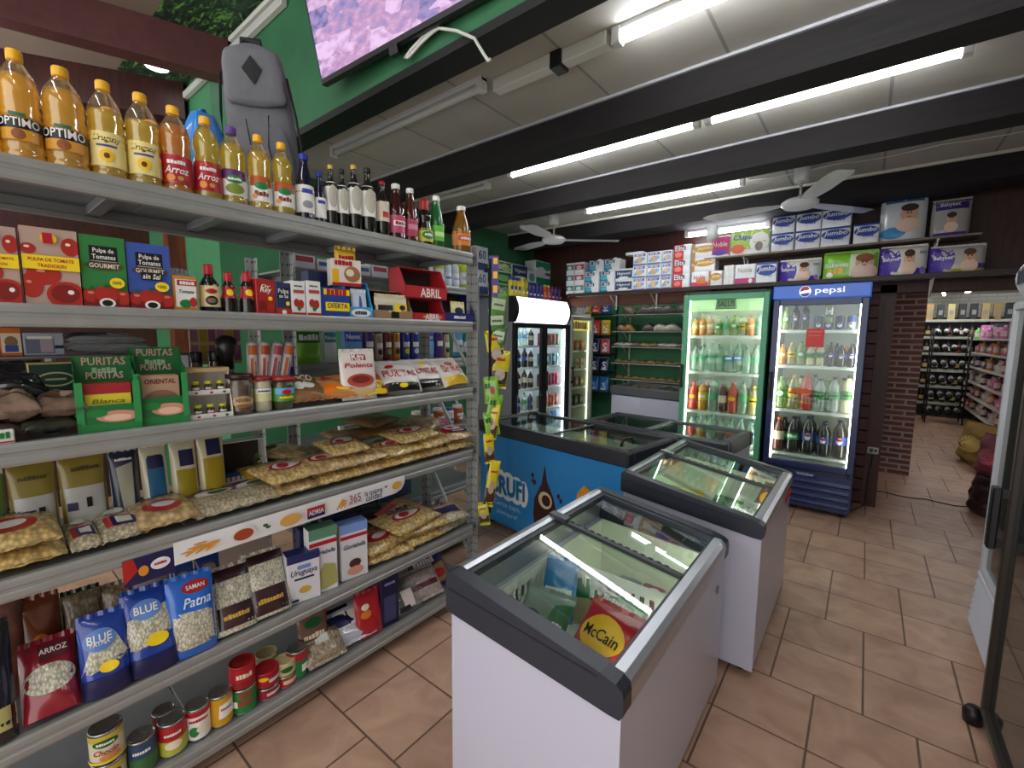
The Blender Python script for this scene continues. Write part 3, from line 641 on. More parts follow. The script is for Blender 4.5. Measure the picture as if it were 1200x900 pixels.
# ------------------------------------------------------------------ oil and vinegar on the top shelf
WH = M('#ecebe6', .4); NV = M('#171a4a', .4); YC = M('#f0b61e', .35); RD = M('#b01426', .35); GN = M('#1d7a3a', .4); BK = M('#121214', .35); GD = M('#c9a24a', .35, .3)
OILC = clear('#fff6d8', .08, .04, 1.2); OILL = clear('#fbea62', .6, .1, .6); OILD = clear('#ffdf48', .62, .1, .6); OILG = clear('#f2e840', .6, .1, .6); OILO = clear('#f7b22a', .65, .1, .6)
def span(x0, x1, yb, X=-1.76):
    a = atx(x0, yb, X); b = atx(x1, yb, X); return (a[1]+b[1])/2, b[1]-a[1]
def zat(x, y, X): return atx(x, y, X)[2]
optimo = [('r', -.22, .48, 1.22, .94, BK), ('t', .5, .71, 1.12, 'OPTIMO', WH, .42), ('r', .3, .92, .7, 1.05, M('#2e6b4a', .4)), ('r', .02, .05, .98, .46, M('#d99a2a', .4)), ('e', .5, .26, .16, .2, M('#8a4a14', .5))]
urug = [('r', 0, 0, 1, 1, M('#ecd98a', .4)), ('t', .53, .78, .80, 'Uruguay', M('#3a2c1a', .4), .3, .3), ('r', .22, .56, .8, .62, M('#3a3f8a', .4)), ('e', .5, .3, .2, .18, M('#f2c024', .4)), ('e', .5, .3, .08, .08, M('#5a3010', .4))]
arroz = [('t', .5, .74, .6, 'Aceite', WH, .2, .3), ('t', .5, .48, .8, 'Arroz', WH, .3, .3), ('e', .3, .2, .14, .12, M('#e8902a', .4)), ('e', .6, .2, .1, .08, GD)]
purp = [('r', 0, .62, 1, 1, M('#5a2468', .4)), ('e', .5, .62, .32, .16, GN), ('t', .5, .62, .5, 'Girasol', WH, .14), ('e', .5, .25, .35, .2, M('#7a8a2a', .5))]
orng = [('r', 0, .6, 1, 1, M('#b8531c', .4)), ('e', .5, .62, .3, .15, GN), ('t', .5, .3, .6, 'Soja', M('#7a3410', .4), .3), ('e', .2, .2, .1, .1, M('#e8902a', .4))]
BT = [  # x0, x1, cap y, base y, kind, body, liquid, cap, label, decals, label text, X
 (-34, 6, 44, 176, 'oil', OILC, (.80, OILD), YC, (.16, .40, M('#b8801e', .4)), optimo, 'large clear bottle of amber oil cut by the left edge of the photo'),
 (2, 56, 60, 188, 'oil', OILC, (.80, OILD), YC, (.16, .40, M('#b8801e', .4)), optimo, 'large oil bottle with black OPTIMO band, nearest the left edge'),
 (54, 108, 80, 199, 'oil', OILC, (.80, OILD), YC, (.16, .40, M('#b8801e', .4)), optimo, 'large oil bottle with black OPTIMO band, beside a cream-labelled bottle'),
 (107, 152, 96, 209, 'oil', OILC, (.74, OILL), YC, (.12, .46, M('#ecd98a', .4)), urug, 'yellow oil bottle with cream label, left one of its pair'),
 (151, 193, 110, 218, 'oil', OILC, (.74, OILL), YC, (.12, .46, M('#ecd98a', .4)), urug, 'yellow oil bottle with cream label, right one of its pair'),
 (190, 229, 125, 226, 'oil', OILC, (.80, OILO), YC, (.10, .42, RD), arroz, 'amber rice oil bottle with dark red label, wider one of its pair'),
 (229, 263, 137, 233, 'oil2', OILC, (.86, OILG), YC, (.10, .44, RD), arroz, 'slim yellow rice oil bottle with dark red label'),
 (260, 292, 149, 240, 'oil', OILC, (.78, OILG), M('#5a3a8a', .4), (.12, .44, WH), purp, 'yellow-green oil bottle with purple cap and purple-white label'),
 (293, 321, 158, 246, 'oil', OILC, (.80, OILL), YC, (.12, .44, WH), orng, 'yellow oil bottle with orange-white label, left one of its pair'),
 (321, 347, 167, 251, 'oil2', OILC, (.82, OILG), YC, (.12, .44, WH), orng, 'yellow-green oil bottle with orange-white label beside the dark bottles'),
 (349, 370, 180, 255, 'vinegar', M('#0c0f2a', .12, coat=.6), None, M('#1b2ea0', .35), (.12, .52, WH), [('r', .2, .7, .8, .86, M('#2a3aa0', .4)), ('e', .5, .3, .3, .14, M('#8f93a0', .4))], 'dark blue bottle with bright blue cap and white label, taller one of its pair'),
 (370, 384, 201, 259, 'vinegar', M('#0c0f2a', .12, coat=.6), None, M('#1b2ea0', .35), (.12, .5, WH), [('r', .2, .7, .8, .86, M('#2a3aa0', .4))], 'smaller dark blue bottle with blue cap among the glass bottles'),
 (384, 397, 193, 262, 'wine', M('#10140c', .1, coat=.7), None, GD, (.26, .72, WH), [('e', .5, .5, .4, .4, M('#b9b6a6', .4))], 'dark olive oil bottle with gold cap and white label, left one of its pair'),
 (397, 410, 198, 264, 'wine', M('#10140c', .1, coat=.7), None, BK, (.26, .72, WH), [('e', .5, .5, .4, .4, M('#b9b6a6', .4))], 'dark olive oil bottle with black cap between the two gold-capped ones'),
 (410, 425, 193, 267, 'wine', M('#10140c', .1, coat=.7), None, GD, (.26, .72, WH), [('e', .5, .5, .4, .4, M('#b9b6a6', .4))], 'dark olive oil bottle with gold cap and white label, right one of its pair'),
 (425, 441, 197, 271, 'wine', M('#10140c', .1, coat=.7), None, BK, (.26, .72, WH), [('e', .5, .5, .4, .4, M('#b9b6a6', .4))], 'dark olive oil bottle with black cap beside the red-capped bottle'),
 (443, 457, 212, 275, 'wine', M('#1a160c', .1, coat=.7), None, M('#a01420', .35), (.28, .62, M('#d8cbb8', .4)), [('r', .3, .2, .8, .5, M('#b03a2a', .4))], 'slim dark bottle with shiny red cap'),
 (457, 475, 215, 279, 'vinegar', M('#3a0c12', .1, coat=.6), None, WH, (.12, .42, M('#c05070', .4)), [('r', .1, .4, .9, .7, WH), ('t', .5, .55, .6, 'Vino', M('#8a1030', .4), .2)], 'dark red vinegar bottle with white cap and pink label, left one of its pair'),
 (475, 490, 220, 282, 'vinegar', M('#4a1c10', .1, coat=.6), None, WH, (.12, .42, M('#b04060', .4)), [('r', .1, .4, .9, .7, M('#d88aa0', .4))], 'reddish brown vinegar bottle with white cap and pink label, right one of its pair'),
 (490, 507, 230, 286, 'soy', M('#15140c', .12, coat=.6), None, M('#a81c20', .35), (.08, .34, M('#c8c83a', .4)), [('e', .5, .5, .4, .3, GN), ('t', .5, .52, .5, 'Limon', WH, .2)], 'dark squat bottle with red cap and yellow-green label'),
 (506, 520, 229, 289, 'vinegar', clear('#3fae62', .45, .05, .8), None, WH, (.14, .42, M('#63c93a', .4)), [('r', .1, .3, .9, .6, M('#d8f0b0', .4))], 'bright green bottle with white cap'),
 (534, 550, 241, 295, 'vinegar', clear('#c99a3a', .45, .05, .8), None, WH, (.16, .44, M('#e0872a', .4)), [('r', 0, .35, 1, .7, M('#c03030', .4)), ('t', .5, .52, .7, 'Manzana', WH, .2)], 'amber vinegar bottle standing alone near the end post'),
]
for i, (x0, x1, yc, yb, kind, body, liq, capm, lab, dec, lb) in enumerate(BT):
    X = -1.76
    yc_, w = span(x0, x1, yb, X); h = zat((x0+x1)/2, yc, X)-LV[0]
    r = w/2*.98*(.97 if i < 10 else 1)
    lz = (lab[0], lab[1], lab[2])
    o = bottle('oil_bottle' if i < 10 or 11 < i < 17 else 'vinegar_bottle', kind, r, h, body, capm, lz, dec, liquid=liq, n=26)
    o.location = (X-.01, yc_, LV[0]-.001); o.rotation_euler = (0, 0, R90+(-.25 if i < 10 else -.15)); tag(o, lb, 'bottle', 'bottles along the top shelf')
# a second row standing behind
for i, (Y, k) in enumerate(((.13, 1), (.235, 1), (.33, 3), (.435, 3))):
    x0, x1, yc, yb, kind, body, liq, capm, lab, dec, lb = BT[k]
    o = bottle('oil_bottle', kind, .046, .255, body, capm, lab, dec, liquid=liq, n=22); o.location = (-1.90, Y+.04, LV[0]-.001); o.rotation_euler = (0, 0, R90)
    tag(o, '%s oil bottle from the left in the row behind the front bottles' % ORD[i], 'bottle', 'oil bottles in the second row')

# backpack and blue bag on the top shelf
def backpack():
    root = empty('backpack', (-1.96, .885, LV[0]+.004), rot=(0, math.radians(-5), math.radians(60))); root.scale = (.74, .72, .98)
    gm = M('#6c6e73', .8, var=.06, vs=18, bump=.3); dk = M('#17181b', .7)
    def body(w, d, h, y0, z0, m, p=3.2, tp=.86):
        g = G()
        def fn(u, v):
            a = -2*PI*u; c, s = math.cos(a), math.sin(a); k = (abs(c)**p+abs(s)**p)**(-1/p)
            vz = v; ed = max(0.0, 1-abs(2*vz-1)**7)**.35
            tz = (1-(1-tp)*vz)*(.30+.70*ed)*(1+.02*math.sin(13*vz+4*u*PI))
            return (w/2*k*c*tz, y0+d/2+d/2*k*s*tz, z0+h*vz)
        g.grid(fn, 32, 20, m); g.v = [tuple(q) for q in g.v]
        g.grid(lambda u, v: (lambda q: (q[0]*v, (q[1]-y0-d/2)*v+y0+d/2, q[2]))(fn(1-u, 1)), 32, 1, m)
        g.grid(lambda u, v: (lambda q: (q[0]*v, (q[1]-y0-d/2)*v+y0+d/2, q[2]))(fn(u, 0)), 32, 1, m)
        return g
    kid(body(.36, .22, .74, 0, 0, gm).build('main_body'), root)
    kid(body(.30, .09, .36, -.055, .04, gm, 3.4, .84).build('front_pocket'), root)
    g = body(.30, .07, .22, -.03, .47, gm, 3.4, .9); kid(g.build('upper_pocket'), root)
    g = G(); f = flat(-.031)
    g.add([(-.05, -.035, .60), (0, -.037, .65), (.045, -.035, .60), (0, -.037, .54)], [(3, 2, 1, 0)], dk); kid(g.build('lash_patch'), root)
    for x, z in ((-.19, .3), (.19, .3)):
        g = G(); g.tube([(x*.84, .03, .60), (x*.95, .02, .45), (x, .01, .3), (x*.97, .02, .08)], .007, dk, 6); kid(g.build('side_strap'), root)
    g = G(); g.tube([(.05, -.065, .42), (.03, -.068, .30), (.06, -.066, .12), (.09, -.06, .06)], .004, dk, 6); g.tube([(-.06, -.066, .40), (-.05, -.069, .25), (-.06, -.066, .15)], .003, dk, 6); kid(g.build('zip'), root)
    g = G(); g.tube([(-.05, .12, .70), (-.045, .12, .765), (.045, .12, .765), (.05, .12, .70)], .013, dk, 8); kid(g.build('top_handle'), root)
    for s in (-1, 1):
        g = G(); g.tube([(s*.06, .18, .62), (s*.09, .25, .55), (s*.10, .26, .4), (s*.09, .24, .15), (s*.07, .18, .04)], .017, dk, 8); kid(g.build('shoulder_strap'), root)
    tag(root, 'large grey backpack standing at the back of the top shelf', 'backpack'); return root
backpack()
g = G(); bm = M('#2f86d8', .35, coat=.3)
def fb(u, v):
    a = 2*PI*u; q = v**.8; rr = (math.sin(PI*min(.98, .14+q*.76))**.6)*(1+.09*math.sin(5*a+q*6)+.05*math.sin(11*a)); return (.055*rr*math.cos(a), .085*rr*math.sin(a), .39*q)
g.grid(fb, 28, 14, bm); o = g.build('plastic_bag', loc=(-2.06, .685, LV[0]+.002), rz=.3); tag(o, 'crumpled bright blue plastic bag behind the oil bottles', 'bag')
k = G(); k.tube([(0, -.02, .37), (.01, -.02, .40), (0, .0, .41), (0, .02, .39), (0, .02, .37)], .006, bm, 6); kid(k.build('knot'), o)
# ------------------------------------------------------------------ groceries on the near shelving
OR = M('#d8772a', .4); BR = M('#6b3a1c', .5); PK = M('#d8468a', .4); LB = M('#4aa6dc', .35); YL = M('#f2d21c', .4); DG = M('#0f5a2c', .4); SK = M('#d8a884', .5); MAR = M('#5a1020', .4); GY = M('#8d8f92', .5); CR = M('#e8dcc0', .45); TOM = M('#ac2a20', .35); TOMD = M('#7e1712', .4); KR = M('#9a7448', .6)
SHG = ['on the top shelf', 'on the second shelf', 'on the third shelf', 'on the fourth shelf', 'on the fifth shelf', 'on the bottom shelf']
def put(o, x0, x1, yb, lvl, X, label, cat, turn=0.0, dz=0.0, rot=None, grp=None, dy=0.0):
    a = atx(x0, yb, X)[1]; b = atx(x1, yb, X)[1]
    o.location = (X, (a+b)/2+dy, LV[lvl]-.0015+dz)
    o.rotation_euler = rot if rot else (0, 0, R90+turn)
    if rot and o.type == 'MESH':      # let a leaning bag touch the deck instead of sinking into it
        R_ = Matrix.Rotation(rot[2], 3, 'Z') @ Matrix.Rotation(rot[1], 3, 'Y') @ Matrix.Rotation(rot[0], 3, 'X')
        lowest = min((R_ @ v.co).z for v in o.data.vertices)+o.location.z
        if lowest < LV[lvl]: o.location.z += LV[lvl]-lowest
    return tag(o, label, cat, grp or ('groceries '+SHG[lvl]))
def wd(x0, x1, yb, X): return atx(x1, yb, X)[1]-atx(x0, yb, X)[1]
def ht(x, yt, lvl, X): return atx(x, yt, X)[2]-LV[lvl]
FX = SX-.022   # product fronts
# ---- second shelf
tomato = [('r', 0, 0, 1, 1, M('#b59a8c', .5)), ('e', .12, .72, .14, .07, TOM), ('e', .86, .78, .17, .12, TOM), ('e', .35, .40, .30, .14, TOM), ('e', .12, .25, .2, .16, TOM), ('e', .72, .14, .36, .18, TOM), ('e', .70, .16, .26, .12, TOMD), ('e', .80, .18, .06, .03, WH), ('e', .82, .81, .05, .02, CR), ('e', .10, .74, .05, .015, CR), ('e', .30, .44, .08, .02, M('#d87a6a', .4)), ('e', .08, .29, .05, .02, M('#d87a6a', .4)), ('r', 0, .46, 1, .64, YL), ('t', .5, .585, .8, 'PULPA DE TOMATE', RD), ('t', .5, .51, .5, 'TRADICION', RD), ('e', .48, .86, .15, .07, YC), ('r', .4, .80, .56, .83, GN), ('t', .48, .865, .2, 'M', RD)]
gour = lambda c1: [('r', 0, .25, 1, 1, c1), ('r', .2, .55, .82, .86, BK), ('t', .51, .79, .46, 'Pulpa de', WH), ('t', .51, .71, .52, 'Tomates', WH), ('r', .22, .645, .8, .65, WH), ('e', .51, .585, .42, .06, M('#4a3c2c', .4)), ('t', .51, .585, .66, 'GOURMET', M('#e6dcc4', .4)),
    ('r', 0, 0, 1, .16, TOMD), ('e', .2, .16, .22, .10, TOM), ('e', .5, .2, .3, .10, TOM), ('e', .84, .15, .24, .11, TOM), ('e', .16, .20, .07, .02, M('#d87a6a', .4)), ('e', .86, .20, .07, .02, M('#d87a6a', .4)), ('e', .5, .08, .27, .13, TOMD), ('e', .5, .15, .25, .08, TOM), ('p', [(.42, .26), (.5, .33), (.58, .27), (.5, .28)], DG), ('p', [(.1, .23), (.18, .30), (.28, .24), (.19, .25)], DG), ('p', [(.76, .23), (.84, .30), (.92, .23), (.84, .245)], DG), ('e', .5, .06, .18, .07, WH), ('e', .5, .06, .12, .045, BK), ('e', .75, .35, .17, .075, YL), ('t', .75, .35, .2, '100%', DG)]
for i, (x0, x1, yt, dec, col, lb) in enumerate((
  (-62, -2, 258, tomato, '#b03028', 'tall red tomato pulp carton cut by the left edge'), (-31, 28, 264, tomato, '#b03028', 'tall tomato pulp carton with yellow band beside the left edge'),
  (30, 98, 268, tomato, '#b03028', 'tall tomato pulp carton with yellow band next to the green one'),
  (98, 152, 277, gour(M('#2e7c3c', .4)), '#1f5a2c', 'tall green GOURMET tomato pulp carton'), (152, 203, 286, gour(M('#3a56a8', .4))+[('r', .28, .44, .76, .56, BK), ('t', .52, .50, .42, 'sin Sal', WH, .1, .2)], '#24408a', 'tall blue GOURMET tomato pulp carton without salt'))):
    w = wd(x0, x1, 358, FX)*.97; put(carton('tomato_carton', w, .09, ht((x0+x1)/2, yt, 1, FX), col, dec), x0, x1, 358, 1, FX, lb, 'carton', -.05)
for k, cc in ((3, '#2f8a3c'), (4, '#2a4aa8')):
    x = (120, 175)[k-3]; a = atx(x, 300, FX-.05)[1]
    g = G(); g.lathe([(.014, 0), (.014, .012), (0, .012)], M(cc, .4), 14); o = bpy.data.objects
def simple(nm, x0, x1, yt, yb, lvl, dep, col, dec, lb, cat='box', X=None, turn=0.0, dz=0.0, **kw):
    X = FX if X is None else X; w = wd(x0, x1, yb, X)*.97
    h = ht((x0+x1)/2, yt, lvl, X)-dz; return put(carton(nm, w, dep, max(h, .02), col, dec, **kw), x0, x1, yb, lvl, X, lb, cat, turn, dz)
simple('tomato_pouch', 203, 233, 323, 363, 1, .05, '#c98a3a', [('r', .12, .1, .95, .9, WH), ('r', .2, .72, 1, .88, RD), ('t', .6, .8, .6, 'MOLTO', WH), ('t', .55, .55, .6, 'Tomate', BK, .1, .3), ('e', .5, .2, .25, .12, GN), ('e', .8, .25, .15, .14, TOM)], 'small orange-edged tomato box with white front')
def jarb(nm, kind, x0, x1, yt, yb, lvl, body, capm, lab, dec, lb, cat='bottle', X=None, liquid=None, caph=None, capr=None, sc=1.0):
    X = (FX-.035) if X is None else X; w = wd(x0, x1, yb, X); h = ht((x0+x1)/2, yt, lvl, X)
    o = bottle(nm, kind, w/2*.95*sc, h, body, capm, lab, dec, liquid=liquid, n=22, caph=caph, capr=capr); return put(o, x0, x1, yb, lvl, X, lb, cat, -.1)
DKG = M('#120c0a', .1, coat=.7)
jarb('sauce_bottle', 'sauce', 234, 259, 307, 364, 1, DKG, RD, (.10, .52, M('#e0cf9c', .4)), [('e', .5, .74, .3, .12, RD), ('e', .5, .3, .32, .22, BK), ('e', .5, .3, .2, .12, M('#7c6a4a', .4))], 'black sauce bottle with cream label and dark red cap')
for x0, x1, w_ in ((259, 279, 'left'), (280, 302, 'right')):
    jarb('soy_sauce_bottle', 'soy', x0, x1, 316, 365, 1, DKG, RD, (.34, .60, RD), [('e', .5, .5, .3, .3, YL)], 'dark soy sauce bottle with red neck and cap, %s of the two' % w_)
simple('sauce_box', 301, 324, 327, 366, 1, .08, '#a0201c', [('t', .5, .8, .5, 'Dr', WH, .1, .2), ('t', .5, .68, .6, 'Rey', WH, .2, .2), ('e', .3, .25, .2, .14, TOMD), ('e', .7, .2, .2, .14, TOM), ('e', .7, .45, .12, .06, YL)], 'small dark red tomato carton with white lettering')
simple('sauce_box', 324, 342, 331, 367, 1, .08, '#26345c', [('r', .1, .5, .9, .85, BK), ('t', .5, .72, .7, 'Pulpa', WH), ('t', .5, .58, .6, 'sin Sal', WH), ('r', 0, 0, 1, .2, TOM), ('e', .5, .08, .16, .07, WH), ('e', .75, .35, .14, .07, YL)], 'small navy tomato carton beside the dark red one')
for x0, x1, w_ in ((342, 359, 'left'), (360, 377, 'right')):
    simple('white_tomato_carton', x0, x1, 329, 368, 1, .06, '#e6e6e4', [('t', .5, .85, .6, 'CONAPROLE', NV), ('r', .15, .64, .9, .74, M('#b04a3a', .4)), ('e', .35, .36, .2, .12, TOM), ('e', .65, .33, .2, .13, TOM), ('e', .5, .2, .14, .07, GN), ('r', 0, 0, 1, .08, RD)], 'narrow white tomato carton with red foot, %s of the two' % w_)
simple('offer_box', 377, 410, 337, 370, 1, .12, '#1c3f8c', [('r', .1, .75, 1, .95, YL), ('t', .55, .85, .7, 'CALDO', RD), ('r', .15, .2, .98, .5, YL), ('t', .56, .38, .7, 'OFERTA', NV)], 'blue box with yellow OFERTA panel', turn=-.1)
simple('blue_carton', 361, 391, 318, 340, 1, .06, '#20305c', [('t', .5, .5, .6, 'GALLETAS', M('#8f8ab0', .4))], 'dark blue box lying behind the white tomato cartons', X=FX-.14, dz=.03)
def tray(nm, x0, x1, yt, yb, lvl, dep, col, win, lb, dec=(), inner='#30251c', X=None, dz=0.0, fr=.30, turn=-.08, cont=None):
    """display box: open front with a low lip, side walls cut down towards the front"""
    X = FX if X is None else X; w = wd(x0, x1, yb, X)*.97; h = ht((x0+x1)/2, yt, lvl, X)-dz
    root = empty(nm); m = M(col, .45); im = M(inner, .7); g = G(); t = .003
    g.box(-w/2, w/2, 0, dep, 0, t, m); g.box(-w/2, w/2, dep-t, dep, 0, h, m); g.box(-w/2, w/2, 0, t, 0, h*fr, m)
    for s in (-1, 1):
        x = s*(w/2-t/2); g.prism([(0, 0), (dep, 0), (dep, h), (.35*dep, h), (.12*dep, h*fr*1.5), (0, h*fr)], x-t/2, x+t/2, m, 'x')
    g.box(-w/2+t, w/2-t, dep-t-.001, dep-t, t, h, im); g.box(-w/2, w/2, dep*.35, dep, h-t, h, m)
    paint(g, flat(0), w, h*fr, list(dec)); kid(g.build('display_tray'), root)
    if cont:
        c = cont(w-.012, dep, h); c.location = (0, .012, t); c.rotation_euler = (math.radians(-6), 0, 0); kid(c, root)
    return put(root, x0, x1, yb, lvl, X, lb, 'display box', turn, dz)
tray('sachet_display', 409, 437, 330, 372, 1, .12, '#3aa2d8', None, 'light blue display box of sachets', [('e', .5, .45, .4, .38, WH), ('t', .5, .45, .5, 'Klasse', NV)], cont=lambda w, d, h: bag('sachet', w*.7, h*.7, .03, '#c8d4e0', [('e', .5, .5, .1, .35, M('#3a56a0', .4))], seed=3))
tray('biscuit_display', 437, 483, 340, 373, 1, .14, '#9c7c5c', None, 'brown cardboard display box of snack packs', [('r', .45, .1, .65, .9, BK)], cont=lambda w, d, h: bag('snack_pack', w*.85, h*.75, .03, '#cfc6a8', [('r', 0, .35, .5, .6, BK), ('r', .55, .3, 1, .7, YL), ('e', .8, .5, .1, .12, NV)], seed=5))
tray('tea_display', 484, 521, 347, 374, 1, .14, '#b01f26', None, 'red display box, lower one of its stack', [('e', .6, .5, .3, .3, M('#d88a7a', .4)), ('t', .6, .5, .45, 'ABRIL', WH)])
o = tray('tea_display', 476, 523, 314, 374, 1, .14, '#b5222a', None, 'red display box, upper one of its stack with torn white edge', [('t', .6, .5, .5, 'ABRIL', WH), ('r', 0, 0, 1, .08, MAR)], dz=.105, fr=.4)
tray('candy_display', 522, 555, 343, 376, 1, .14, '#23246c', None, 'dark blue display box at the end of the second shelf', [('t', .5, .5, .4, 'CROCANTE', WH)], inner='#4a3022', cont=lambda w, d, h: bag('candy_pack', w*.5, h*.6, .02, '#d8d090', [('e', .5, .6, .3, .2, NV)], seed=2))
# noodle pack lying on top of the sachet display
o = carton('broth_box', .125, .06, .11, '#e6dccc', [('r', 0, 0, 1, .12, RD), ('e', .68, .45, .28, .3, M('#9a6a42', .6)), ('r', 0, .1, .22, .6, YC), ('t', .4, .85, .6, 'Caldo', RD), ('e', .6, .5, .14, .14, CR)])
put(o, 384, 428, 330, 1, FX-.03, 'cream noodle box balanced on the light blue display box', 'box', -.2, dz=.133)
o = bag('broth_bag', .09, .085, .035, '#e3b534', [('t', .5, .6, .7, 'Knorr', RD), ('e', .4, .3, .2, .14, CR)], seed=4); put(o, 388, 420, 300, 1, FX-.05, 'yellow pouch leaning behind the noodle box', 'bag', -.2, dz=.20)
for i, (x, yt, w_) in enumerate(((208, 288, .055), (222, 296, .05), (300, 300, .07), (318, 306, .06))):
    o = bag('foil_pack', w_, .13, .04, clear('#dfe6ea', .35, .12, 1), [], 'stand', seed=i, wr=.2); o.location = (FX-.12-.02*i, atx(x, 360, FX-.1)[1], LV[1]); o.rotation_euler = (0, 0, R90+.2*i); tag(o, '%s crinkled clear pack from the left behind the tomato cartons' % ORD[i], 'bag', 'clear packs behind the second shelf')

# ---- third shelf
FILMB = clear('#e4dfd8', .35, .1, 1.0)
for i, (x0, x1, hh, dz, col, lb) in enumerate(((-40, 30, .05, 0, '#3a2c2a', 'dark film bag of dried goods lying at the left edge of the third shelf'), (22, 96, .05, 0, '#33372c', 'dark green film bag lying beside the green soup display'), (-20, 52, .07, .045, '#8a7262', 'clear film bag of brown mushrooms, left one on the pile'), (50, 104, .06, .045, '#7a6254', 'clear film bag of brown mushrooms, right one on the pile'))):
    w = wd(x0, x1, 500, FX); o = bag('dried_food_bag', max(w, .1), .17, hh, M(col, .15, coat=.9, var=.35, vs=30), [('e', .5, .5, .3, .12, M('#7c8a3a', .3, coat=.5)), ('r', .1, .2, .9, .26, M('#5a1c20', .3))] if i < 2 else [('e', .35, .4, .16, .14, M('#6b4a34', .5)), ('e', .65, .45, .14, .13, M('#a58a72', .5))], seed=i, wr=.22)
    put(o, x0, x1, 500, 2, FX-.005, lb, 'bag', rot=(math.radians(-84), 0, R90), dz=dz+hh*.5)
simple('small_white_box', -4, 19, 503, 522, 2, .03, '#d8d6d0', [('t', .5, .6, .6, 'TE', GN), ('r', 0, .1, 1, .2, RD)], 'tiny white box at the very edge of the third shelf', X=SX-.016)
puri = [('r', 0, 0, 1, .12, GN), ('p', [(0, .1), (1, .1), (1, .5), (.4, .32), (0, .42)], WH), ('e', .62, .22, .34, .09, M('#c88a74', .5)), ('e', .62, .2, .22, .05, M('#e0b8a0', .5)), ('e', .3, .28, .16, .06, GN)]
def soup(x0, x1, yt, yb, yel, lb):
    X = FX; w = wd(x0, x1, yb, X)*.97; h = ht((x0+x1)/2, yt, 2, X); root = empty('soup_display'); m = M('#146a34', .4); g = G(); d = .10; fh = h*.72
    g.box(-w/2, w/2, 0, d, 0, .003, m); g.box(-w/2, w/2, d-.003, d, 0, h, m); g.box(-w/2, w/2, 0, .003, 0, h*.36, m)
    for s in (-1, 1): g.prism([(0, 0), (d, 0), (d, h), (d*.7, h*.8), (0, fh)], s*(w/2)-(.003 if s > 0 else 0), s*(w/2)+(.003 if s < 0 else 0), m, 'x')
    paint(g, flat(0), w, h*.9, [(q[0],)+tuple(q[1:]) for q in puri if q[0] != 'p']+[('r', 0, .1, .12, .75, M('#2a8a48', .4)), ('r', .88, .1, 1, .75, M('#2a8a48', .4))])
    f2 = flat(d-.0035, 0); paint(g, f2, w, h, [('t', .5, .93, .7, 'PURITAS', M('#c8a090', .4)), ('t', .5, .80, .4, 'Sopas', M('#8fb894', .4), .1, .3), ('t', .5, .73, .6, 'PURITAS', M('#d8b8a8', .4))]); kid(g.build('display_box'), root)
    for k in range(4):
        c = carton('soup_packet', w*.74, .012, h*.62, '#d8c830' if yel else '#b89478', [('r', 0, .78, 1, 1, M('#a01c28', .4)), ('t', .5, .62, .7, 'Blanca', M('#5a6a1a', .4), .1, .2)] if yel else [('e', .5, .5, .45, .2, M('#8a6450', .5)), ('t', .5, .88, .8, 'ORIENTAL', MAR)]); c.location = (0, .012+.02*k, .004); c.rotation_euler = (math.radians(-4), 0, 0); kid(c, root)
    return put(root, x0, x1, yb, 2, X, lb, 'display box', -.12)
soup(90, 168, 418, 503, 1, 'green PURITAS soup display box holding yellow packets')
soup(160, 223, 407, 498, 0, 'green PURITAS soup display box holding brown packets')
def spice():
    x0, x1, yt, yb = 222, 274, 436, 489; X = FX; w = wd(x0, x1, yb, X)*.95; h = ht(248, yt, 2, X); root = empty('spice_display'); m = M('#d9d6cf', .5); g = G()
    g.box(-w/2, w/2, .09, .093, 0, h, m)
    for s in (-1, 1): g.prism([(0, 0), (.09, 0), (.09, h), (.04, h)], s*w/2-.0015, s*w/2+.0015, m, 'x')
    for z, y in ((0, 0), (h*.5, .02)): g.box(-w/2, w/2, y, .09, z, z+.003, m); g.box(-w/2, w/2, y, y+.003, z, z+.018, m); paint(g, flat(y, z), w, .018, [('e', .2, .5, .04, .2, RD), ('e', .55, .5, .04, .2, RD), ('e', .85, .5, .04, .2, DG)])
    g.box(-w/2-.002, w/2+.002, .03, .095, h, h+.014, M('#b89a6a', .5)); kid(g.build('stand'), root)
    for r_, (z, y) in enumerate(((.003, .02), (h*.5+.003, .036))):
        for k in range(3):
            j = G(); j.lathe([(.011, 0), (.012, .002), (.012, .030), (.008, .034)], M('#1c1814', .15, coat=.6), 14); j.lathe([(.0105, .034), (.0105, .044), (0, .044)], M('#c8c428', .4), 14)
            f = cyl(.0123, .008); paint(j, f, .024, .016, [('r', .05, 0, .95, 1, M('#d8b8c8' if k == 1 else '#d8d4c0', .4)), ('r', .1, .4, .9, .6, M('#8a4a6a', .4))], seg=6); jo = j.build('spice_jar', loc=((k-1)*w*.29, y, z)); kid(jo, root)
    return put(root, x0, x1, yb, 2, X, 'white two-tier cardboard stand of small yellow-capped jars', 'display stand', -.12)
spice()
JB = M('#57483a', .25, coat=.7, var=.3, vs=60)
jarb('adobo_jar', 'jar', 266, 298, 437, 486, 2, JB, M('#2c1412', .4), (.10, .50, JB), [('e', .5, .55, .46, .36, M('#b89a6c', .45)), ('t', .5, .66, .62, 'ADOBO', BK), ('e', .5, .3, .3, .12, M('#8a5a30', .5))], 'brown ADOBO spice jar with dark lid', 'jar', caph=.016)
jarb('pickle_jar', 'jar', 297, 319, 440, 481, 2, M('#b9b39a', .2, coat=.7, var=.15, vs=50), M('#8f1c22', .35), (.3, .66, M('#d8d69a', .4)), [('r', 0, .6, 1, 1, WH), ('t', .5, .8, .7, 'Champignon', NV)], 'glass jar of whole mushrooms with red lid', 'jar', caph=.014)
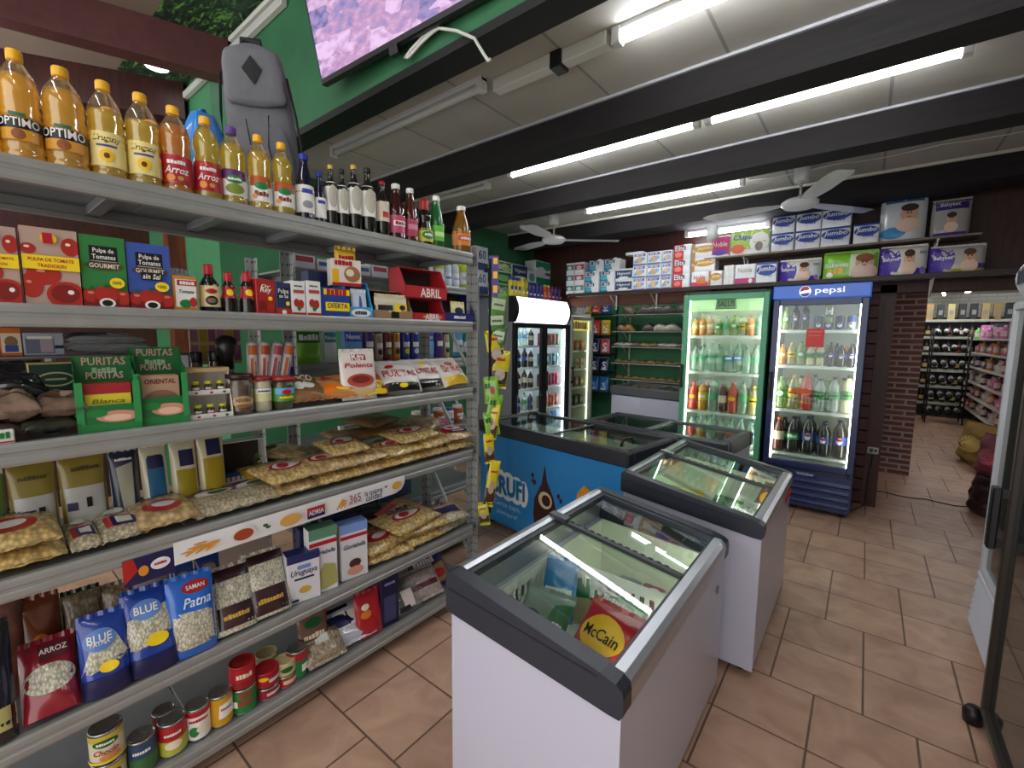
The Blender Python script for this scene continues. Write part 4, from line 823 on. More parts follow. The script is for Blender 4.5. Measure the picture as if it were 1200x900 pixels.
jarb('olive_jar', 'jar', 318, 346, 440, 479, 2, M('#3c4326', .2, coat=.7, var=.2, vs=50), M('#a3262a', .35), (.26, .66, M('#3f8a34', .4)), [('r', 0, .55, 1, 1, M('#5aa0d8', .4)), ('e', .5, .7, .2, .2, RD), ('t', .5, .3, .6, 'Pepinos', YL)], 'dark green jar with red lid and green label', 'jar', caph=.014)
for (nm, x0, x1, yt, hh, dz, col, dec, lb) in (
  ('coconut_bag', 340, 384, 443, .035, .0, '#8a6238', [('r', 0, .8, 1, 1, M('#23246c', .35)), ('e', .35, .35, .14, .12, WH), ('e', .62, .38, .16, .13, WH), ('t', .5, .68, .7, 'COCO', WH)], 'brown coconut bag with blue top'),
  ('breadcrumb_bag', 378, 418, 446, .04, .0, '#b8824a', [('r', .1, 0, 1, .35, M('#e8761c', .3)), ('t', .5, .8, .7, 'AVENA', RD), ('e', .6, .15, .2, .08, YL)], 'tan bag with bright orange corner'),
  ('red_flour_bag', 425, 458, 436, .035, .0, '#b8222a', [('r', 0, 0, 1, .4, YL), ('t', .5, .22, .8, 'PURITAS', BK), ('t', .5, .7, .7, 'ARROZ', WH)], 'red and yellow PURITAS bag'),
  ('white_flour_bag', 450, 493, 426, .045, .0, '#e0dcd6', [('r', 0, 0, 1, .22, BK), ('t', .5, .55, .8, 'PURITAS', RD), ('e', .5, .12, .1, .06, YL), ('e', .3, .8, .1, .06, RD)], 'white bag with black foot, left one of its pair'),
  ('white_flour_bag', 484, 522, 430, .045, .0, '#e0dcd6', [('r', 0, 0, 1, .25, BK), ('t', .5, .55, .8, 'PURITAS', RD), ('e', .5, .8, .1, .06, YL)], 'white bag with black foot, right one of its pair'),
  ('cornmeal_bag', 518, 553, 428, .045, .0, '#dcd6cc', [('r', 0, 0, 1, .28, M('#e0b81c', .35)), ('t', .5, .55, .7, 'Dr Rey', RD), ('e', .5, .78, .16, .08, RD)], 'white and yellow bag at the end of the third shelf')):
    w = wd(x0, x1, 465, FX); h = min(.17, max(.12, ht((x0+x1)/2, yt, 2, FX)/math.sin(math.radians(42))))
    o = bag(nm, w*.96, h, hh*1.5, col, dec, 'pillow' if x0 < 425 else 'stand', seed=len(nm)+x0, wr=.2); put(o, x0, x1, 468, 2, FX, lb, 'bag', rot=(math.radians(-62 if x0 < 425 else -38), 0, R90-.25+.2*(x0 % 3)), dz=.03 if x0 < 425 else .012)
o = bag('polenta_bag', wd(402, 441, 466, FX), ht(421, 414, 2, FX)*1.02, .045, '#e4dcd4', [('r', .3, .82, .72, .95, RD), ('t', .5, .88, .36, 'Rey', WH), ('t', .5, .72, .8, 'Polenta', RD, .1, .2), ('e', .5, .4, .38, .14, M('#b84a3a', .4)), ('e', .5, .42, .26, .08, M('#7c2a20', .4)), ('r', .1, .08, .9, .22, M('#d8b878', .4))], 'stand', seed=3); put(o, 402, 441, 467, 2, FX-.01, 'upright white Polenta bag', 'bag', rot=(math.radians(-7), 0, R90-.1))
o = bag('red_flour_bag', .12, .15, .04, '#a8262a', [('r', .2, .3, .8, .5, WH)], seed=9); put(o, 380, 410, 440, 2, FX-.1, 'red bag lying behind the polenta bag', 'bag', rot=(math.radians(-70), 0, R90), dz=.03)
# back row on the third shelf (raised board behind)
g = G(); g.box(-2.11, -1.93, -.45, .56, LV[2]+.206, LV[2]+.214, STEEL2, .001); g.box(-2.11, -1.86, -.45, .56, LV[2]+.085, LV[2]+.096, M('#8a4a3c', .5), .001)
for y in (-.44, .2, .55): g.box(-2.10, -1.94, y-.004, y+.004, LV[2]-.001, LV[2]+.206, STEEL2)
tag(g.build('riser_shelf'), 'small raised board at the back of the third shelf', 'riser')
RX = -1.95; RZ = LV[2]+.214
def rear(o, x0, x1, yb, lb, cat, dz=.214, X=RX, turn=0.0, rot=None): return put(o, x0, x1, yb, 2, X, lb, cat, turn, dz+.002, rot)
def rw(x0, x1, yb=420, X=RX): return atx(x1, yb, X)[1]-atx(x0, yb, X)[1]
def rh(x, yt, X=RX, z=RZ): return atx(x, yt, X)[2]-z
rear(carton('biscuit_box', rw(2, 28), .08, rh(15, 384), '#d9702a', [('r', .05, .12, .95, .8, CR), ('e', .5, .5, .3, .2, M('#8a6a4a', .5)), ('r', .2, .15, .8, .38, M('#2a4a9a', .4))]), 2, 28, 420, 'orange box with a blue and cream picture at upper left of the third shelf', 'box')
rear(carton('white_box', rw(-20, 1), .08, rh(0, 388), '#d8d8dc', [('r', .1, .4, .8, .6, NV)]), -20, 1, 420, 'white box at the left photo edge beside the orange box', 'box')
rear(carton('photo_box', rw(29, 77), .08, rh(52, 390), '#aab0bc', [('r', .05, .1, .75, .75, M('#6a7088', .45)), ('r', .4, .15, .72, .7, M('#b09aa4', .45)), ('r', .1, .72, .7, .85, WH), ('r', .75, .3, .98, .45, NV)]), 29, 77, 420, 'grey box with a landscape picture', 'box')
for k, (x0, x1, dz, lb) in enumerate(((78, 180, .214, 'white plastic cutlery pack, lower one of the pile'), (80, 175, .240, 'white plastic cutlery pack, upper one of the pile'))):
    o = bag('cutlery_pack', rw(x0, x1), .12, .035, clear('#e6e8ea', .6, .15, 1), [('r', .4, .1, .72, .9, M('#c9ae78', .5))] if not k else [('r', .0, .2, .5, .8, M('#4a5058', .4))], seed=k, wr=.25); rear(o, x0, x1, 420, lb, 'pack', dz=dz+.02, rot=(math.radians(-86), 0, R90))
g = carton('green_tea_box', rw(34, 96, 450, -1.9), .07, rh(65, 420, -1.9, LV[2]+.002) if 0 else .10, '#b9a868', [('r', .03, .05, .97, .95, M('#14352c', .4)), ('e', .5, .5, .36, .22, M('#a8a478', .4)), ('e', .5, .5, .32, .17, M('#14352c', .4)), ('r', .3, .47, .7, .53, M('#8f9a7c', .4))])
put(g, 34, 96, 450, 2, -1.88, 'dark green box with gold border lying behind the mushroom bags', 'box', dz=.098)
o = bag('foil_bag', .16, .12, .06, M('#23242a', .15, coat=1, var=.3, vs=30), [], seed=6, wr=.25); put(o, -12, 28, 450, 2, -1.86, 'shiny black bag at the left behind the mushroom bags', 'bag', dz=.10, rot=(math.radians(-40), 0, R90))
for (nm, kind, x0, x1, yt, body, capm, lb, dec, lab) in (
  ('oil_cruet', 'vinegar', 196, 210, 410, M('#3a1418', .1, coat=.6), M('#5a1418', .4), 'small dark red bottle behind the green display boxes', (), None),
  ('herb_bottle', 'jar', 224, 238, 409, M('#2c3316', .15, coat=.6), BK, 'olive green jar with black cap behind the jar stand', (), None),
  ('spice_bottle', 'jar', 245, 261, 408, M('#4a1c0e', .15, coat=.6), BK, 'brown jar with yellow neck label behind the jar stand', [('r', 0, .4, 1, 1, YL)], (.1, .6, CR))):
    w = rw(x0, x1, 440, -1.90); h = atx((x0+x1)/2, yt, -1.90)[2]-LV[2]
    o = bottle(nm, kind, w/2, h, body, capm, lab, dec, n=18); put(o, x0, x1, 440, 2, -1.88, lb, 'bottle')
def grinder():
    root = empty('pepper_grinder'); g = G(); g.lathe([(.030, 0), (.034, .01), (.036, .05), (.030, .09), (.018, .115), (.018, .125)], clear('#8a8478', .5, .05, 1), 20); g.lathe([(.026, .004), (.030, .05), (.024, .085), (0, .088)], M('#4a4438', .5, var=.4, vs=90), 16); kid(g.build('glass_body'), root)
    g = G(); g.lathe([(.020, .12), (.020, .155), (.030, .165), (.033, .185), (.030, .205), (.012, .215), (0, .216)], BK, 20); kid(g.build('grinder_head'), root); return root
put(grinder(), 254, 280, 440, 2, -1.84, 'pepper grinder with rounded black head', 'grinder').scale = (1.1, 1.1, 1.3)
for i, (x0, x1, yt, tl, c1, c2) in enumerate(((288, 302, 398, .02, '#e8e0dc', '#d8702a'), (300, 314, 398, .06, '#e8dcdc', '#c84a2a'), (305, 320, 400, .2, '#d8cccc', '#b04a5a'), (318, 332, 396, .22, '#c8ccd8', '#d86a2a'))):
    g = G(); r = rw(x0, x1, 440, -1.86)/2*.85; h = .255; g.lathe([(r*.6, 0), (r, .008), (r, h-.01), (r*.6, h), (0, h)], M(c1, .4, coat=.4), 16)
    paint(g, cyl(r), 2*r, h, [('r', .0, .8, 1, .94, M(c2, .4)), ('r', .2, .1, .45, .75, M(c2, .4)), ('r', .6, .2, .7, .7, M('#b04a6a', .4))], seg=8)
    o = g.build('wafer_tube'); put(o, x0, x1, 440, 2, -1.86, '%s white and orange tube from the left leaning behind the jars' % ORD[i], 'tube', rot=(0, tl, R90), dz=.002)
simple('blue_box', 326, 346, 402, 440, 2, .05, '#1c3c8c', [('r', .1, .6, .9, .9, M('#c8d0e0', .4))], 'blue box at the right of the leaning tubes', X=-1.9)
# hanging sachet card behind
g = G(); Y0 = atx(222, 400, -2.1)[1]; Y1 = atx(282, 400, -2.1)[1]; f = lambda u, v, e: (-2.1+e, (Y0+Y1)/2+u, 1.42+v)
g.box(-2.104, -2.1, Y0, Y1, 1.42, 1.59, M('#d8c88a', .5)); dec = []
for a in range(6):
    for b in range(2): dec.append(('r', .02+.165*a, .08+.46*b, .155+.165*a, .46+.46*b, M(('#b87a9a', '#c8a83a', '#a85a7a')[a % 3], .45)))
paint(g, f, Y1-Y0, .17, dec); o = g.build('sachet_card'); tag(o, 'hanging card of small pink and yellow sachets behind the grinder', 'sachet card')

# ---- fourth shelf: pasta
PA = pasta('#dcbc78', 85); PB = pasta('#d0b07c', 55); PC = pasta('#c4b698', 110); PRED = M('#b32126', .3, coat=.5); PNV = M('#20205c', .3, coat=.5); PWH = M('#ded9d2', .3, coat=.5)
oval = [('e', .5, .48, .30, .20, PRED), ('e', .5, .48, .25, .15, PWH), ('e', .42, .46, .10, .10, PRED), ('t', .5, .80, .5, 'ADRIA', PNV)]
oval2 = [('e', .5, .40, .30, .20, PRED), ('e', .52, .42, .18, .09, PWH), ('t', .5, .74, .5, 'ADRIA', PNV), ('r', 0, .9, 1, 1, M('#4a2030', .4))]
blk = [('r', .15, .2, .85, .55, PRED), ('r', .3, .2, .85, .5, PNV), ('r', .4, .26, .75, .46, PWH), ('e', .45, .72, .24, .12, PWH)]
salad = [('r', 0, .6, 1, .95, M('#6a5a5c', .35)), ('t', .5, .8, .6, 'ADRIA', MAR), ('e', .5, .6, .3, .12, PWH), ('e', .55, .58, .16, .08, M('#3a5a2c', .4)), ('r', .9, 0, 1, 1, M('#3a1c38', .4))]
def flatbag(nm, lvl, x0, x1, yb, L_, hh, mat, dec, dz, lb, X=None, tw=0.0, tilt=-84, seed=None, wr=.10):
    X = FX if X is None else X; w = wd(x0, x1, yb, X)
    o = bag(nm, w, L_, hh, mat, dec, seed=seed if seed is not None else x0, wr=wr, nu=18, nv=16)
    return put(o, x0, x1, yb, lvl, X, lb, 'bag of pasta', rot=(math.radians(tilt), 0, R90+tw), dz=dz+hh*.55)
flatbag('pasta_bag', 3, -70, 82, 665, .24, .05, PA, oval2, 0, 'long yellow pasta bag at the left of the fourth shelf, lower one of its stack')
flatbag('pasta_bag', 3, -60, 78, 660, .24, .05, PA, oval2, .05, 'long yellow pasta bag with red oval, top of the leftmost stack')
flatbag('pasta_bag', 3, 84, 124, 655, .19, .045, PC, blk, 0, 'pale pasta bag with navy and red block, beside the leftmost stack')
flatbag('pasta_bag', 3, 122, 176, 645, .20, .05, PC, blk, 0, 'pale pasta bag with red and navy block, left of the shell pasta')
flatbag('pasta_bag', 3, 160, 240, 632, .22, .055, PB, oval2, .004, 'yellow shell pasta bag with red oval', seed=4)
flatbag('pasta_bag', 3, 228, 306, 612, .20, .045, PC, salad, 0, 'grey pasta salad bag, left one of its pair', tw=.05)
flatbag('pasta_bag', 3, 282, 346, 596, .20, .045, PC, salad, .003, 'grey pasta salad bag, right one of its pair', tw=.1)
rows = [(322, 378, 588, 0, .0), (372, 425, 575, 0, .0), (318, 385, 588, .05, .12), (362, 428, 575, .05, .05), (392, 436, 572, .10, -.05), (408, 462, 560, .0, .03), (408, 462, 560, .05, .05),
        (452, 500, 550, .0, 0), (448, 500, 548, .045, .03), (495, 530, 540, .0, 0), (496, 530, 540, .045, .1), (526, 555, 533, 0, .0), (524, 556, 533, .05, -.2), (470, 520, 545, .09, .1)]
names = ['bottom bag beside the pasta salad', 'bottom bag behind the strip lettering', 'upper bag turned towards the pasta salad', 'topmost bag with clear red oval', 'small top bag with red oval', 'bottom bag of the middle stack', 'upper bag of the middle stack', 'bottom bag right of the middle stack', 'second bag right of the middle stack', 'lower bag near the end post', 'upper bag near the end post', 'lowest bag against the end post', 'wrinkled red and blue bag against the end post', 'top bag of the right pile']
for i, (x0, x1, yb, dz, tw) in enumerate(rows):
    flatbag('pasta_bag', 3, x0, x1, yb, .20, .05, PA if i % 3 else PB, oval if i not in (12,) else blk+oval, dz, 'noodle bag on the fourth shelf, '+names[i], X=FX-.0-(.02 if dz > .06 else 0), tw=tw, seed=i*3+1)
for i, (x0, x1, dz, X) in enumerate(((398, 445, .10, -1.92), (440, 492, .10, -1.92), (430, 480, .15, -1.95), (488, 535, .10, -1.9), (345, 395, .07, -1.93))):
    flatbag('pasta_bag', 3, x0, x1, 520, .20, .05, M('#8f7048', .3, coat=.8, var=.25, vs=40) if i < 3 else PB, [], dz, '%s bag in the back row of noodle bags on the fourth shelf' % ORD[i], X=X, tw=.2*i, seed=i+30)
o = flatbag('yellow_noodle_bag', 3, 318, 392, 545, .12, .04, M('#c9a21c', .3, coat=.6), [('t', .5, .5, .5, 'FIDEOS', MAR)], .055, 'shiny yellow bag lying behind the noodle bags', X=-1.86, tw=.5)
for i, (x0, x1, dz) in enumerate(((290, 335, .05), (292, 340, .09))):
    flatbag('yellow_noodle_bag', 3, x0, x1, 560, .14, .04, M('#b8952c', .3, coat=.6), [('r', .2, .3, .8, .6, CR)], dz-.05, '%s yellow bag in the pile behind the pasta salad' % ('lower', 'upper')[i], X=-1.88, seed=i)
KRF = M('#cfc6ae', .4, coat=.4)
for i, (x0, x1, yt, yb, body, dec, lb) in enumerate((
  (12, 72, 545, 608, '#8a7a2c', [('r', 0, 0, 1, .62, M('#bcbcb8', .35)), ('r', .2, .36, .5, .46, NV), ('r', .56, .36, .7, .48, BK), ('t', .5, .84, .6, 'LEVADURA', M('#4a4420', .4))], 'large yellow and white standing pouch, left one of its pair'),
  (72, 130, 534, 600, '#8a7a2c', [('r', 0, 0, 1, .62, M('#bcbcb8', .35)), ('r', .1, .34, .32, .44, NV), ('r', .5, .36, .62, .48, BK), ('t', .55, .84, .6, 'LEVADURA', M('#4a4420', .4))], 'large yellow and white standing pouch, right one of its pair'),
  (-50, 12, 560, 612, '#5f7a2c', [('r', 0, 0, 1, .4, M('#9a9a8a', .35))], 'green standing pouch cut by the left edge of the photo'),
  (131, 166, 530, 583, '#1c2740', [('p', [(.2, .8), (.8, .85), (.7, .1), (.35, .1)], M('#a8a894', .35)), ('t', .5, .9, .6, 'LEVADURA', WH)], 'navy standing pouch with pale window'),
  (167, 200, 524, 576, '#c9c2a8', [('r', .2, .1, .85, .85, M('#1f5f86', .35)), ('r', .25, .7, .8, .88, NV)], 'cream standing pouch with blue front'),
  (202, 234, 518, 570, '#c9c2a8', [('r', .15, .1, .9, .6, M('#9c8a1c', .35)), ('r', .3, .65, .85, .88, NV)], 'cream standing pouch with mustard front, left one of its pair'),
  (234, 266, 511, 562, '#c9c09a', [('r', .15, .1, .9, .68, M('#a08a14', .35)), ('r', .3, .72, .85, .95, NV)], 'cream standing pouch with mustard front, right one of its pair'))):
    X = -1.90; w = wd(x0, x1, yb, X)*.96; h = atx((x0+x1)/2, yt, X)[2]-LV[3]
    o = bag('standing_pouch', w, min(max(h, .1), .27), .05, body, dec, 'stand', seed=i); put(o, x0, x1, yb, 3, X, lb, 'pouch', rot=(math.radians(-5), 0, R90))
o = tray('yeast_display', 263, 316, 518, 552, 3, .12, '#cfcfcb', None, 'white tray of small blue packets and a yellow one', [], X=-1.93, fr=.28)
for k in range(8):
    c = carton('yeast_packet', .016, .07, .075, '#2a4a8c', [('r', .1, .5, .9, .8, WH)]); c.location = (-.06+.0175*k, .03, .004); c.rotation_euler = (math.radians(-8), 0, 0); kid(c, o)
o2 = bag('herb_bundle', .12, .14, .05, M('#44502c', .5, var=.6, vs=50), [('r', 0, .5, 1, .56, CR), ('e', .4, .3, .12, .1, RD)], seed=8, wr=.3); put(o2, 306, 336, 540, 3, -1.97, 'green and cream pack of dried herbs beside the white tray', 'bag', rot=(math.radians(-45), 0, R90), dz=.03)
simple('white_sign_box', 398, 424, 497, 515, 3, .02, '#d8d8d4', [('r', .2, .2, .8, .8, M('#8a8a8a', .4))], 'small white box behind the noodle bags', X=-2.0, dz=.17)
o = bag('pink_bag', .22, .12, .09, '#b03a78', [], seed=5, wr=.25); put(o, 505, 528, 515, 3, -2.02, 'pink bag behind the noodle bags near the end post', 'bag', rot=(math.radians(-60), 0, R90), dz=.03)

# ---- fifth shelf: rice, flour and noodles
RICE = pasta('#d5d0b8', 170)
def ricebag(x0, x1, yt, yb, base, mid, dec, lb, lean=-14, hh=.07, X=None, cat='bag of rice', dz=0.0, tw=-.08, seed=0):
    X = FX if X is None else X; w = wd(x0, x1, yb, X)*.98; h = (atx((x0+x1)/2, yt, X-.04)[2]-LV[4]-dz)/math.cos(math.radians(lean))
    o = bag('rice_bag', w, min(max(h, .08), .30), hh, base, ([mid] if mid else [])+dec, 'stand', seed=seed, wr=.10, nu=18, nv=18)
    return put(o, x0, x1, yb, 4, X, lb, cat, rot=(math.radians(lean), 0, R90+tw), dz=dz)
BLU = M('#1b3f9c', .25, coat=.6); 
ricebag(-60, 26, 735, 880, M('#15151c', .25, coat=.6), ('r', .55, .1, 1, .3, M('#b8b070', .4)), [('e', .6, .6, .2, .1, YL)], 'black bag at the left edge of the fifth shelf', seed=1)
ricebag(26, 100, 768, 855, M('#8f1a2c', .25, coat=.6), ('e', .5, .48, .46, .2, RICE), [('r', .35, .72, .9, .95, M('#5a1020', .4)), ('t', .6, .86, .5, 'ARROZ', WH)], 'dark red rice bag leaning back beside the black bag', lean=-35, seed=2)
ricebag(97, 158, 722, 818, BLU, ('p', [(0, .3), (1, .42), (.75, .75), (.2, .62)], RICE), [('e', .42, .72, .34, .14, M('#5a84c8', .3)), ('t', .42, .74, .5, 'BLUE', WH), ('t', .42, .68, .4, 'PATNA', WH), ('e', .55, .36, .2, .07, YL), ('r', 0, 0, 1, .25, NV)], 'blue rice bag with oval badge, left one of its pair', seed=3)
ricebag(149, 212, 693, 790, BLU, ('p', [(0, .3), (1, .42), (.85, .8), (.1, .7)], RICE), [('e', .45, .78, .3, .12, M('#5a84c8', .3)), ('t', .45, .79, .45, 'BLUE', WH), ('e', .6, .4, .22, .08, YL), ('r', 0, 0, 1, .22, NV)], 'blue rice bag with oval badge, right one of its pair', seed=4)
ricebag(200, 256, 672, 762, M('#1f66c8', .25, coat=.6), ('p', [(.02, .12), (.98, .12), (1, .55), (0, .6)], RICE), [('e', .6, .88, .3, .08, M('#a01c28', .35)), ('t', .6, .88, .4, 'SAMAN', WH), ('t', .6, .70, .6, 'Patna', M('#cfe4f2', .4), .2, .3)], 'bright blue and white Patna rice bag', lean=-6, seed=5)
ricebag(252, 303, 672, 737, RICE, None, [('r', 0, .08, 1, .42, M('#33141c', .3, coat=.5)), ('t', .5, .25, .6, 'VIDARROZ', M('#c8a03a', .4)), ('r', 0, .82, 1, 1, M('#33141c', .3, coat=.5))], 'white rice bag with dark maroon bands, left one of its pair', lean=-25, seed=6)
ricebag(292, 342, 655, 712, RICE, None, [('r', 0, .05, 1, .45, M('#33141c', .3, coat=.5)), ('t', .5, .25, .6, 'PARBOILED', M('#c8a03a', .4)), ('r', 0, .85, 1, 1, M('#33141c', .3, coat=.5))], 'white rice bag with dark maroon bands, right one of its pair', lean=-25, seed=7)
def flourbox(x0, x1, yt, yb, topc, dec, lb, X=None, dz=0.0, turn=-.2):
    X = FX if X is None else X; w = wd(x0, x1, yb, X)*.86; h = ht((x0+x1)/2, yt, 4, X)*.97
    o = carton('flour_packet', w, .065, h, '#d6d6da', [('r', 0, .84, 1, 1, M(topc, .4))]+dec, .004, top=M(topc, .4)); return put(o, x0, x1, yb, 4, X, lb, 'packet', turn, dz)
flourbox(336, 378, 646, 700, '#1c2460', [('t', .5, .62, .8, 'Uruguaya', NV, .2, .3), ('r', .2, .48, .8, .52, NV), ('e', .5, .26, .18, .07, M('#c8a23a', .4)), ('r', .3, .70, .7, .78, M('#6a8ac8', .4)), ('r', .1, .05, .3, .1, NV)], 'white and navy Uruguaya packet on the fifth shelf')
flourbox(362, 398, 615, 680, '#5a8a70', [('r', 0, .74, 1, .80, RD), ('t', .5, .63, .8, 'Gloriabella', NV, .15, .2), ('p', [(0, .1), (.5, .45), (.9, .4), (1, .1), (.5, .05)], M('#a5a060', .45))], 'white packet with green top beside the Uruguaya packet', turn=-.15)
flourbox(399, 433, 610, 674, '#7a9ad8', [('r', 0, .74, 1, .80, RD), ('t', .5, .60, .8, 'Gloriabella', NV, .15, .2), ('e', .5, .28, .22, .08, M('#4a2c20', .45)), ('e', .5, .15, .3, .08, M('#c8907a', .45))], 'white packet with light blue top and brown picture', turn=-.15)
for i, (x0, x1, yt, lb) in enumerate(((350, 382, 618, 'navy packet behind the green-topped packet, left of its row'), (378, 408, 606, 'navy packet behind the green-topped packet, middle of its row'), (392, 420, 602, 'navy packet behind the blue-topped packet, right of its row'))):
    X = -1.82-.02*i; w = wd(x0, x1, 660, X)*.8; h = atx((x0+x1)/2, yt, X)[2]-LV[4]
    put(carton('flour_packet', w, .06, h, '#1a1f55', [('t', .5, .7, .7, 'Uruguaya', M('#9aa4c8', .4))], .004), x0, x1, 660, 4, X, lb, 'packet', -.15)
for i, (x0, x1, yb, dz, mat, dec, tw, lb) in enumerate(((424, 482, 670, 0, PA, oval, -.15, 'nearest of the stack, bottom'), (432, 480, 655, .045, PA, oval2, .1, 'upper one behind the blue-topped packet'), (478, 520, 645, 0, PA, [], .0, 'bottom bag of the middle stack'), (470, 525, 640, .05, PA, blk, -.1, 'middle bag with navy print'), (462, 520, 628, .10, PA, oval, .15, 'topmost bag with red oval'), (515, 550, 622, .0, PC, oval, .1, 'bottom bag at the end of the shelf'), (508, 548, 618, .045, PC, oval+blk[:2], -.15, 'upper bag with red oval at the end'))):
    flatbag('noodle_nest_bag', 4, x0, x1, yb, .20, .05, mat, dec, dz, 'yellow noodle nest bag on the fifth shelf, '+lb, X=FX-.01*(i % 2), tw=tw, seed=i*5+2, wr=.15)
flatbag('noodle_nest_bag', 4, 462, 505, 600, .16, .04, M('#c04a4a', .3, coat=.6), [('r', .5, .2, 1, .9, M('#c88a4a', .4)), ('t', .4, .5, .5, 'ADRIA', WH)], .10, 'pink and yellow noodle bag at the back of the fifth shelf', X=-1.88, tw=.5)
o = bag('dark_bag', .18, .18, .10, M('#23282a', .25, coat=.7), [], 'stand', seed=3, wr=.2); put(o, 418, 470, 630, 4, -1.98, 'black plastic bag at the back of the fifth shelf', 'bag', rot=(math.radians(-50), 0, R90), dz=.02)
for i, (x0, x1, yt, base, dec, lb) in enumerate((
  (-30, 34, 690, M('#7a4a3c', .3, coat=.5, var=.2, vs=30), [], 'pinkish brown bag in the back row of the fifth shelf'),
  (20, 76, 702, M('#7a3a14', .3, coat=.5, var=.2, vs=30), [('e', .5, .5, .2, .1, OR)], 'rusty orange bag in the back row of the fifth shelf'),
  (74, 124, 693, M('#0f2a18', .3, coat=.5), [('e', .5, .4, .06, .04, WH), ('p', [(0, .5), (1, .6), (1, 1), (0, 1)], pasta('#8a7a5c', 100))], 'dark green bag in the back row of the fifth shelf'),
  (120, 160, 685, pasta('#a08a6a', 100), [('r', 0, 0, 1, .3, M('#5a1c24', .4))], 'beige grain bag in the back row of the fifth shelf'),
  (156, 204, 668, pasta('#b09a7a', 100), [('r', 0, .8, 1, 1, M('#b8a8a0', .4))], 'beige grain bag next to the blue topped bags'),
  (204, 232, 660, M('#2a5ab0', .3, coat=.5), [('e', .5, .8, .3, .08, M('#c8a878', .4)), ('r', 0, 0, 1, .5, M('#9a9a9a', .4))], 'blue and white bag in the back row, left one of its pair'),
  (232, 262, 650, M('#1c4aa8', .3, coat=.5), [('e', .5, .8, .3, .08, M('#c8a878', .4)), ('r', 0, 0, 1, .5, M('#9a9a9a', .4))], 'blue and white bag in the back row, right one of its pair'))):
    ricebag(x0, x1, yt, 770-i*12, base, None, dec, lb, lean=-10, X=-1.93, seed=i+11, cat='bag')

# ---- bottom shelf: cans and bags
def tin(x0, x1, yt, yb, dec, body, lb, X=None, dz=0.0, lid=None, hmax=.12):
    X = (FX-.038) if X is None else X; w = wd(x0, x1, yb, X); h = atx((x0+x1)/2, yt, X)[2]-LV[5]-dz; h = min(max(h, .05), hmax)
    o = can('tin_can', w/2*.97, h, dec, body, lid); put(o, x0, x1, yb, 5, X, lb, 'tin can', -.2, dz=dz+.001); return h
def lab(c1, c2, word, wc=WH): return [('r', -.3, .5, 1.3, 1, M(c1, .4)), ('r', -.3, 0, 1.3, .5, M(c2, .4)), ('t', .5, .72, .6, word, wc)]
cho = [('r', -.3, 0, 1.3, 1, M('#d8cfb0', .4)), ('r', -.3, .78, 1.3, 1, M('#c8b43a', .4)), ('e', .5, .72, .38, .14, DG), ('t', .5, .72, .5, 'Cosecha', WH), ('t', .5, .42, .7, 'Choclo', RD, .2, .3), ('e', .6, .2, .3, .12, M('#c88a4a', .5)), ('r', -.3, 0, 1.3, .08, YL)]
h = tin(106, 150, 870, 905, cho, '#d8cfb0', 'cream corn can, lower one of the leftmost stack', hmax=.105)
tin(106, 150, 838, 905, cho, '#d8cfb0', 'cream corn can, upper one of the leftmost stack', dz=h+.002, hmax=.105)
tin(150, 187, 858, 905, lab('#2a4a6a', '#3a6a3c', 'Arvejas'), '#2a4a6a', 'blue and green pea can beside the corn cans')
tin(186, 221, 829, 880, lab('#b01f26', '#b8b83a', 'Duraznos')+[('e', .5, .35, .3, .15, CR)], '#b01f26', 'red and yellow can beside the pea can')
tin(178, 207, 815, 850, lab('#8a1c24', '#8a1c24', 'Tomates'), '#8a1c24', 'dark red can standing behind the red and yellow can', X=-1.82)
tin(218, 248, 810, 862, [('r', -.3, 0, 1.3, 1, WH), ('r', -.3, .82, 1.3, 1, RD), ('t', .5, .68, .8, 'LAMPAGRO', RD), ('e', .3, .3, .2, .18, GN), ('e', .6, .35, .2, .12, CR)], '#dcdcd4', 'white vegetable can with red rim band')
tin(245, 274, 797, 845, [('r', -.3, 0, 1.3, 1, M('#cf9a14', .4)), ('p', [(.35, .25), (1.1, .3), (1.1, .85), (.4, .75)], WH), ('t', .7, .58, .5, 'Palmitos', RD)], '#cf9a14', 'yellow can with white label patch')
h = tin(271, 302, 795, 832, [('r', -.3, 0, 1.3, 1, GN), ('t', .5, .85, .5, 'Molto', RD), ('e', .45, .5, .3, .2, M('#7a4a2c', .5)), ('r', .0, .3, .2, .6, WH)], '#1f7a3a', 'green can, lower one of the red and green stack', hmax=.10)
tin(271, 302, 757, 832, [('r', -.3, 0, 1.3, 1, RD), ('r', -.3, 0, 1.3, .3, M('#8a1a1c', .4)), ('t', .5, .6, .6, 'Salsa', CR)], '#a8201f', 'red can, upper one of the red and green stack', dz=h+.002, lid='#a8201f', hmax=.09)
h = tin(299, 328, 800, 823, [('r', -.3, 0, 1.3, 1, M('#8f1428', .4)), ('r', .4, .35, 1.1, .7, M('#d8c8c8', .4))], '#8f1428', 'dark red can, lower one of its pair near the brown bag', hmax=.062)
tin(299, 328, 775, 823, [('r', -.3, 0, 1.3, 1, M('#a01428', .4)), ('e', .3, .7, .2, .2, YC), ('r', .5, .3, 1.1, .6, M('#d8c8c8', .4))], '#a01428', 'dark red can, upper one of its pair near the brown bag', dz=h+.002, lid='#b01c28', hmax=.062)
h = tin(323, 347, 788, 806, [('r', -.3, 0, 1.3, 1, RD), ('r', .3, .3, 1.1, .8, M('#d8c89a', .4))], '#a8342c', 'small red can, lower one of its pair', hmax=.055)
tin(323, 347, 768, 806, [('r', -.3, 0, 1.3, 1, M('#c9b98a', .4)), ('e', .5, .5, .3, .3, DG)], '#c9b98a', 'small cream can, upper one of its pair', dz=h+.002, lid='#cfc08f', hmax=.055)
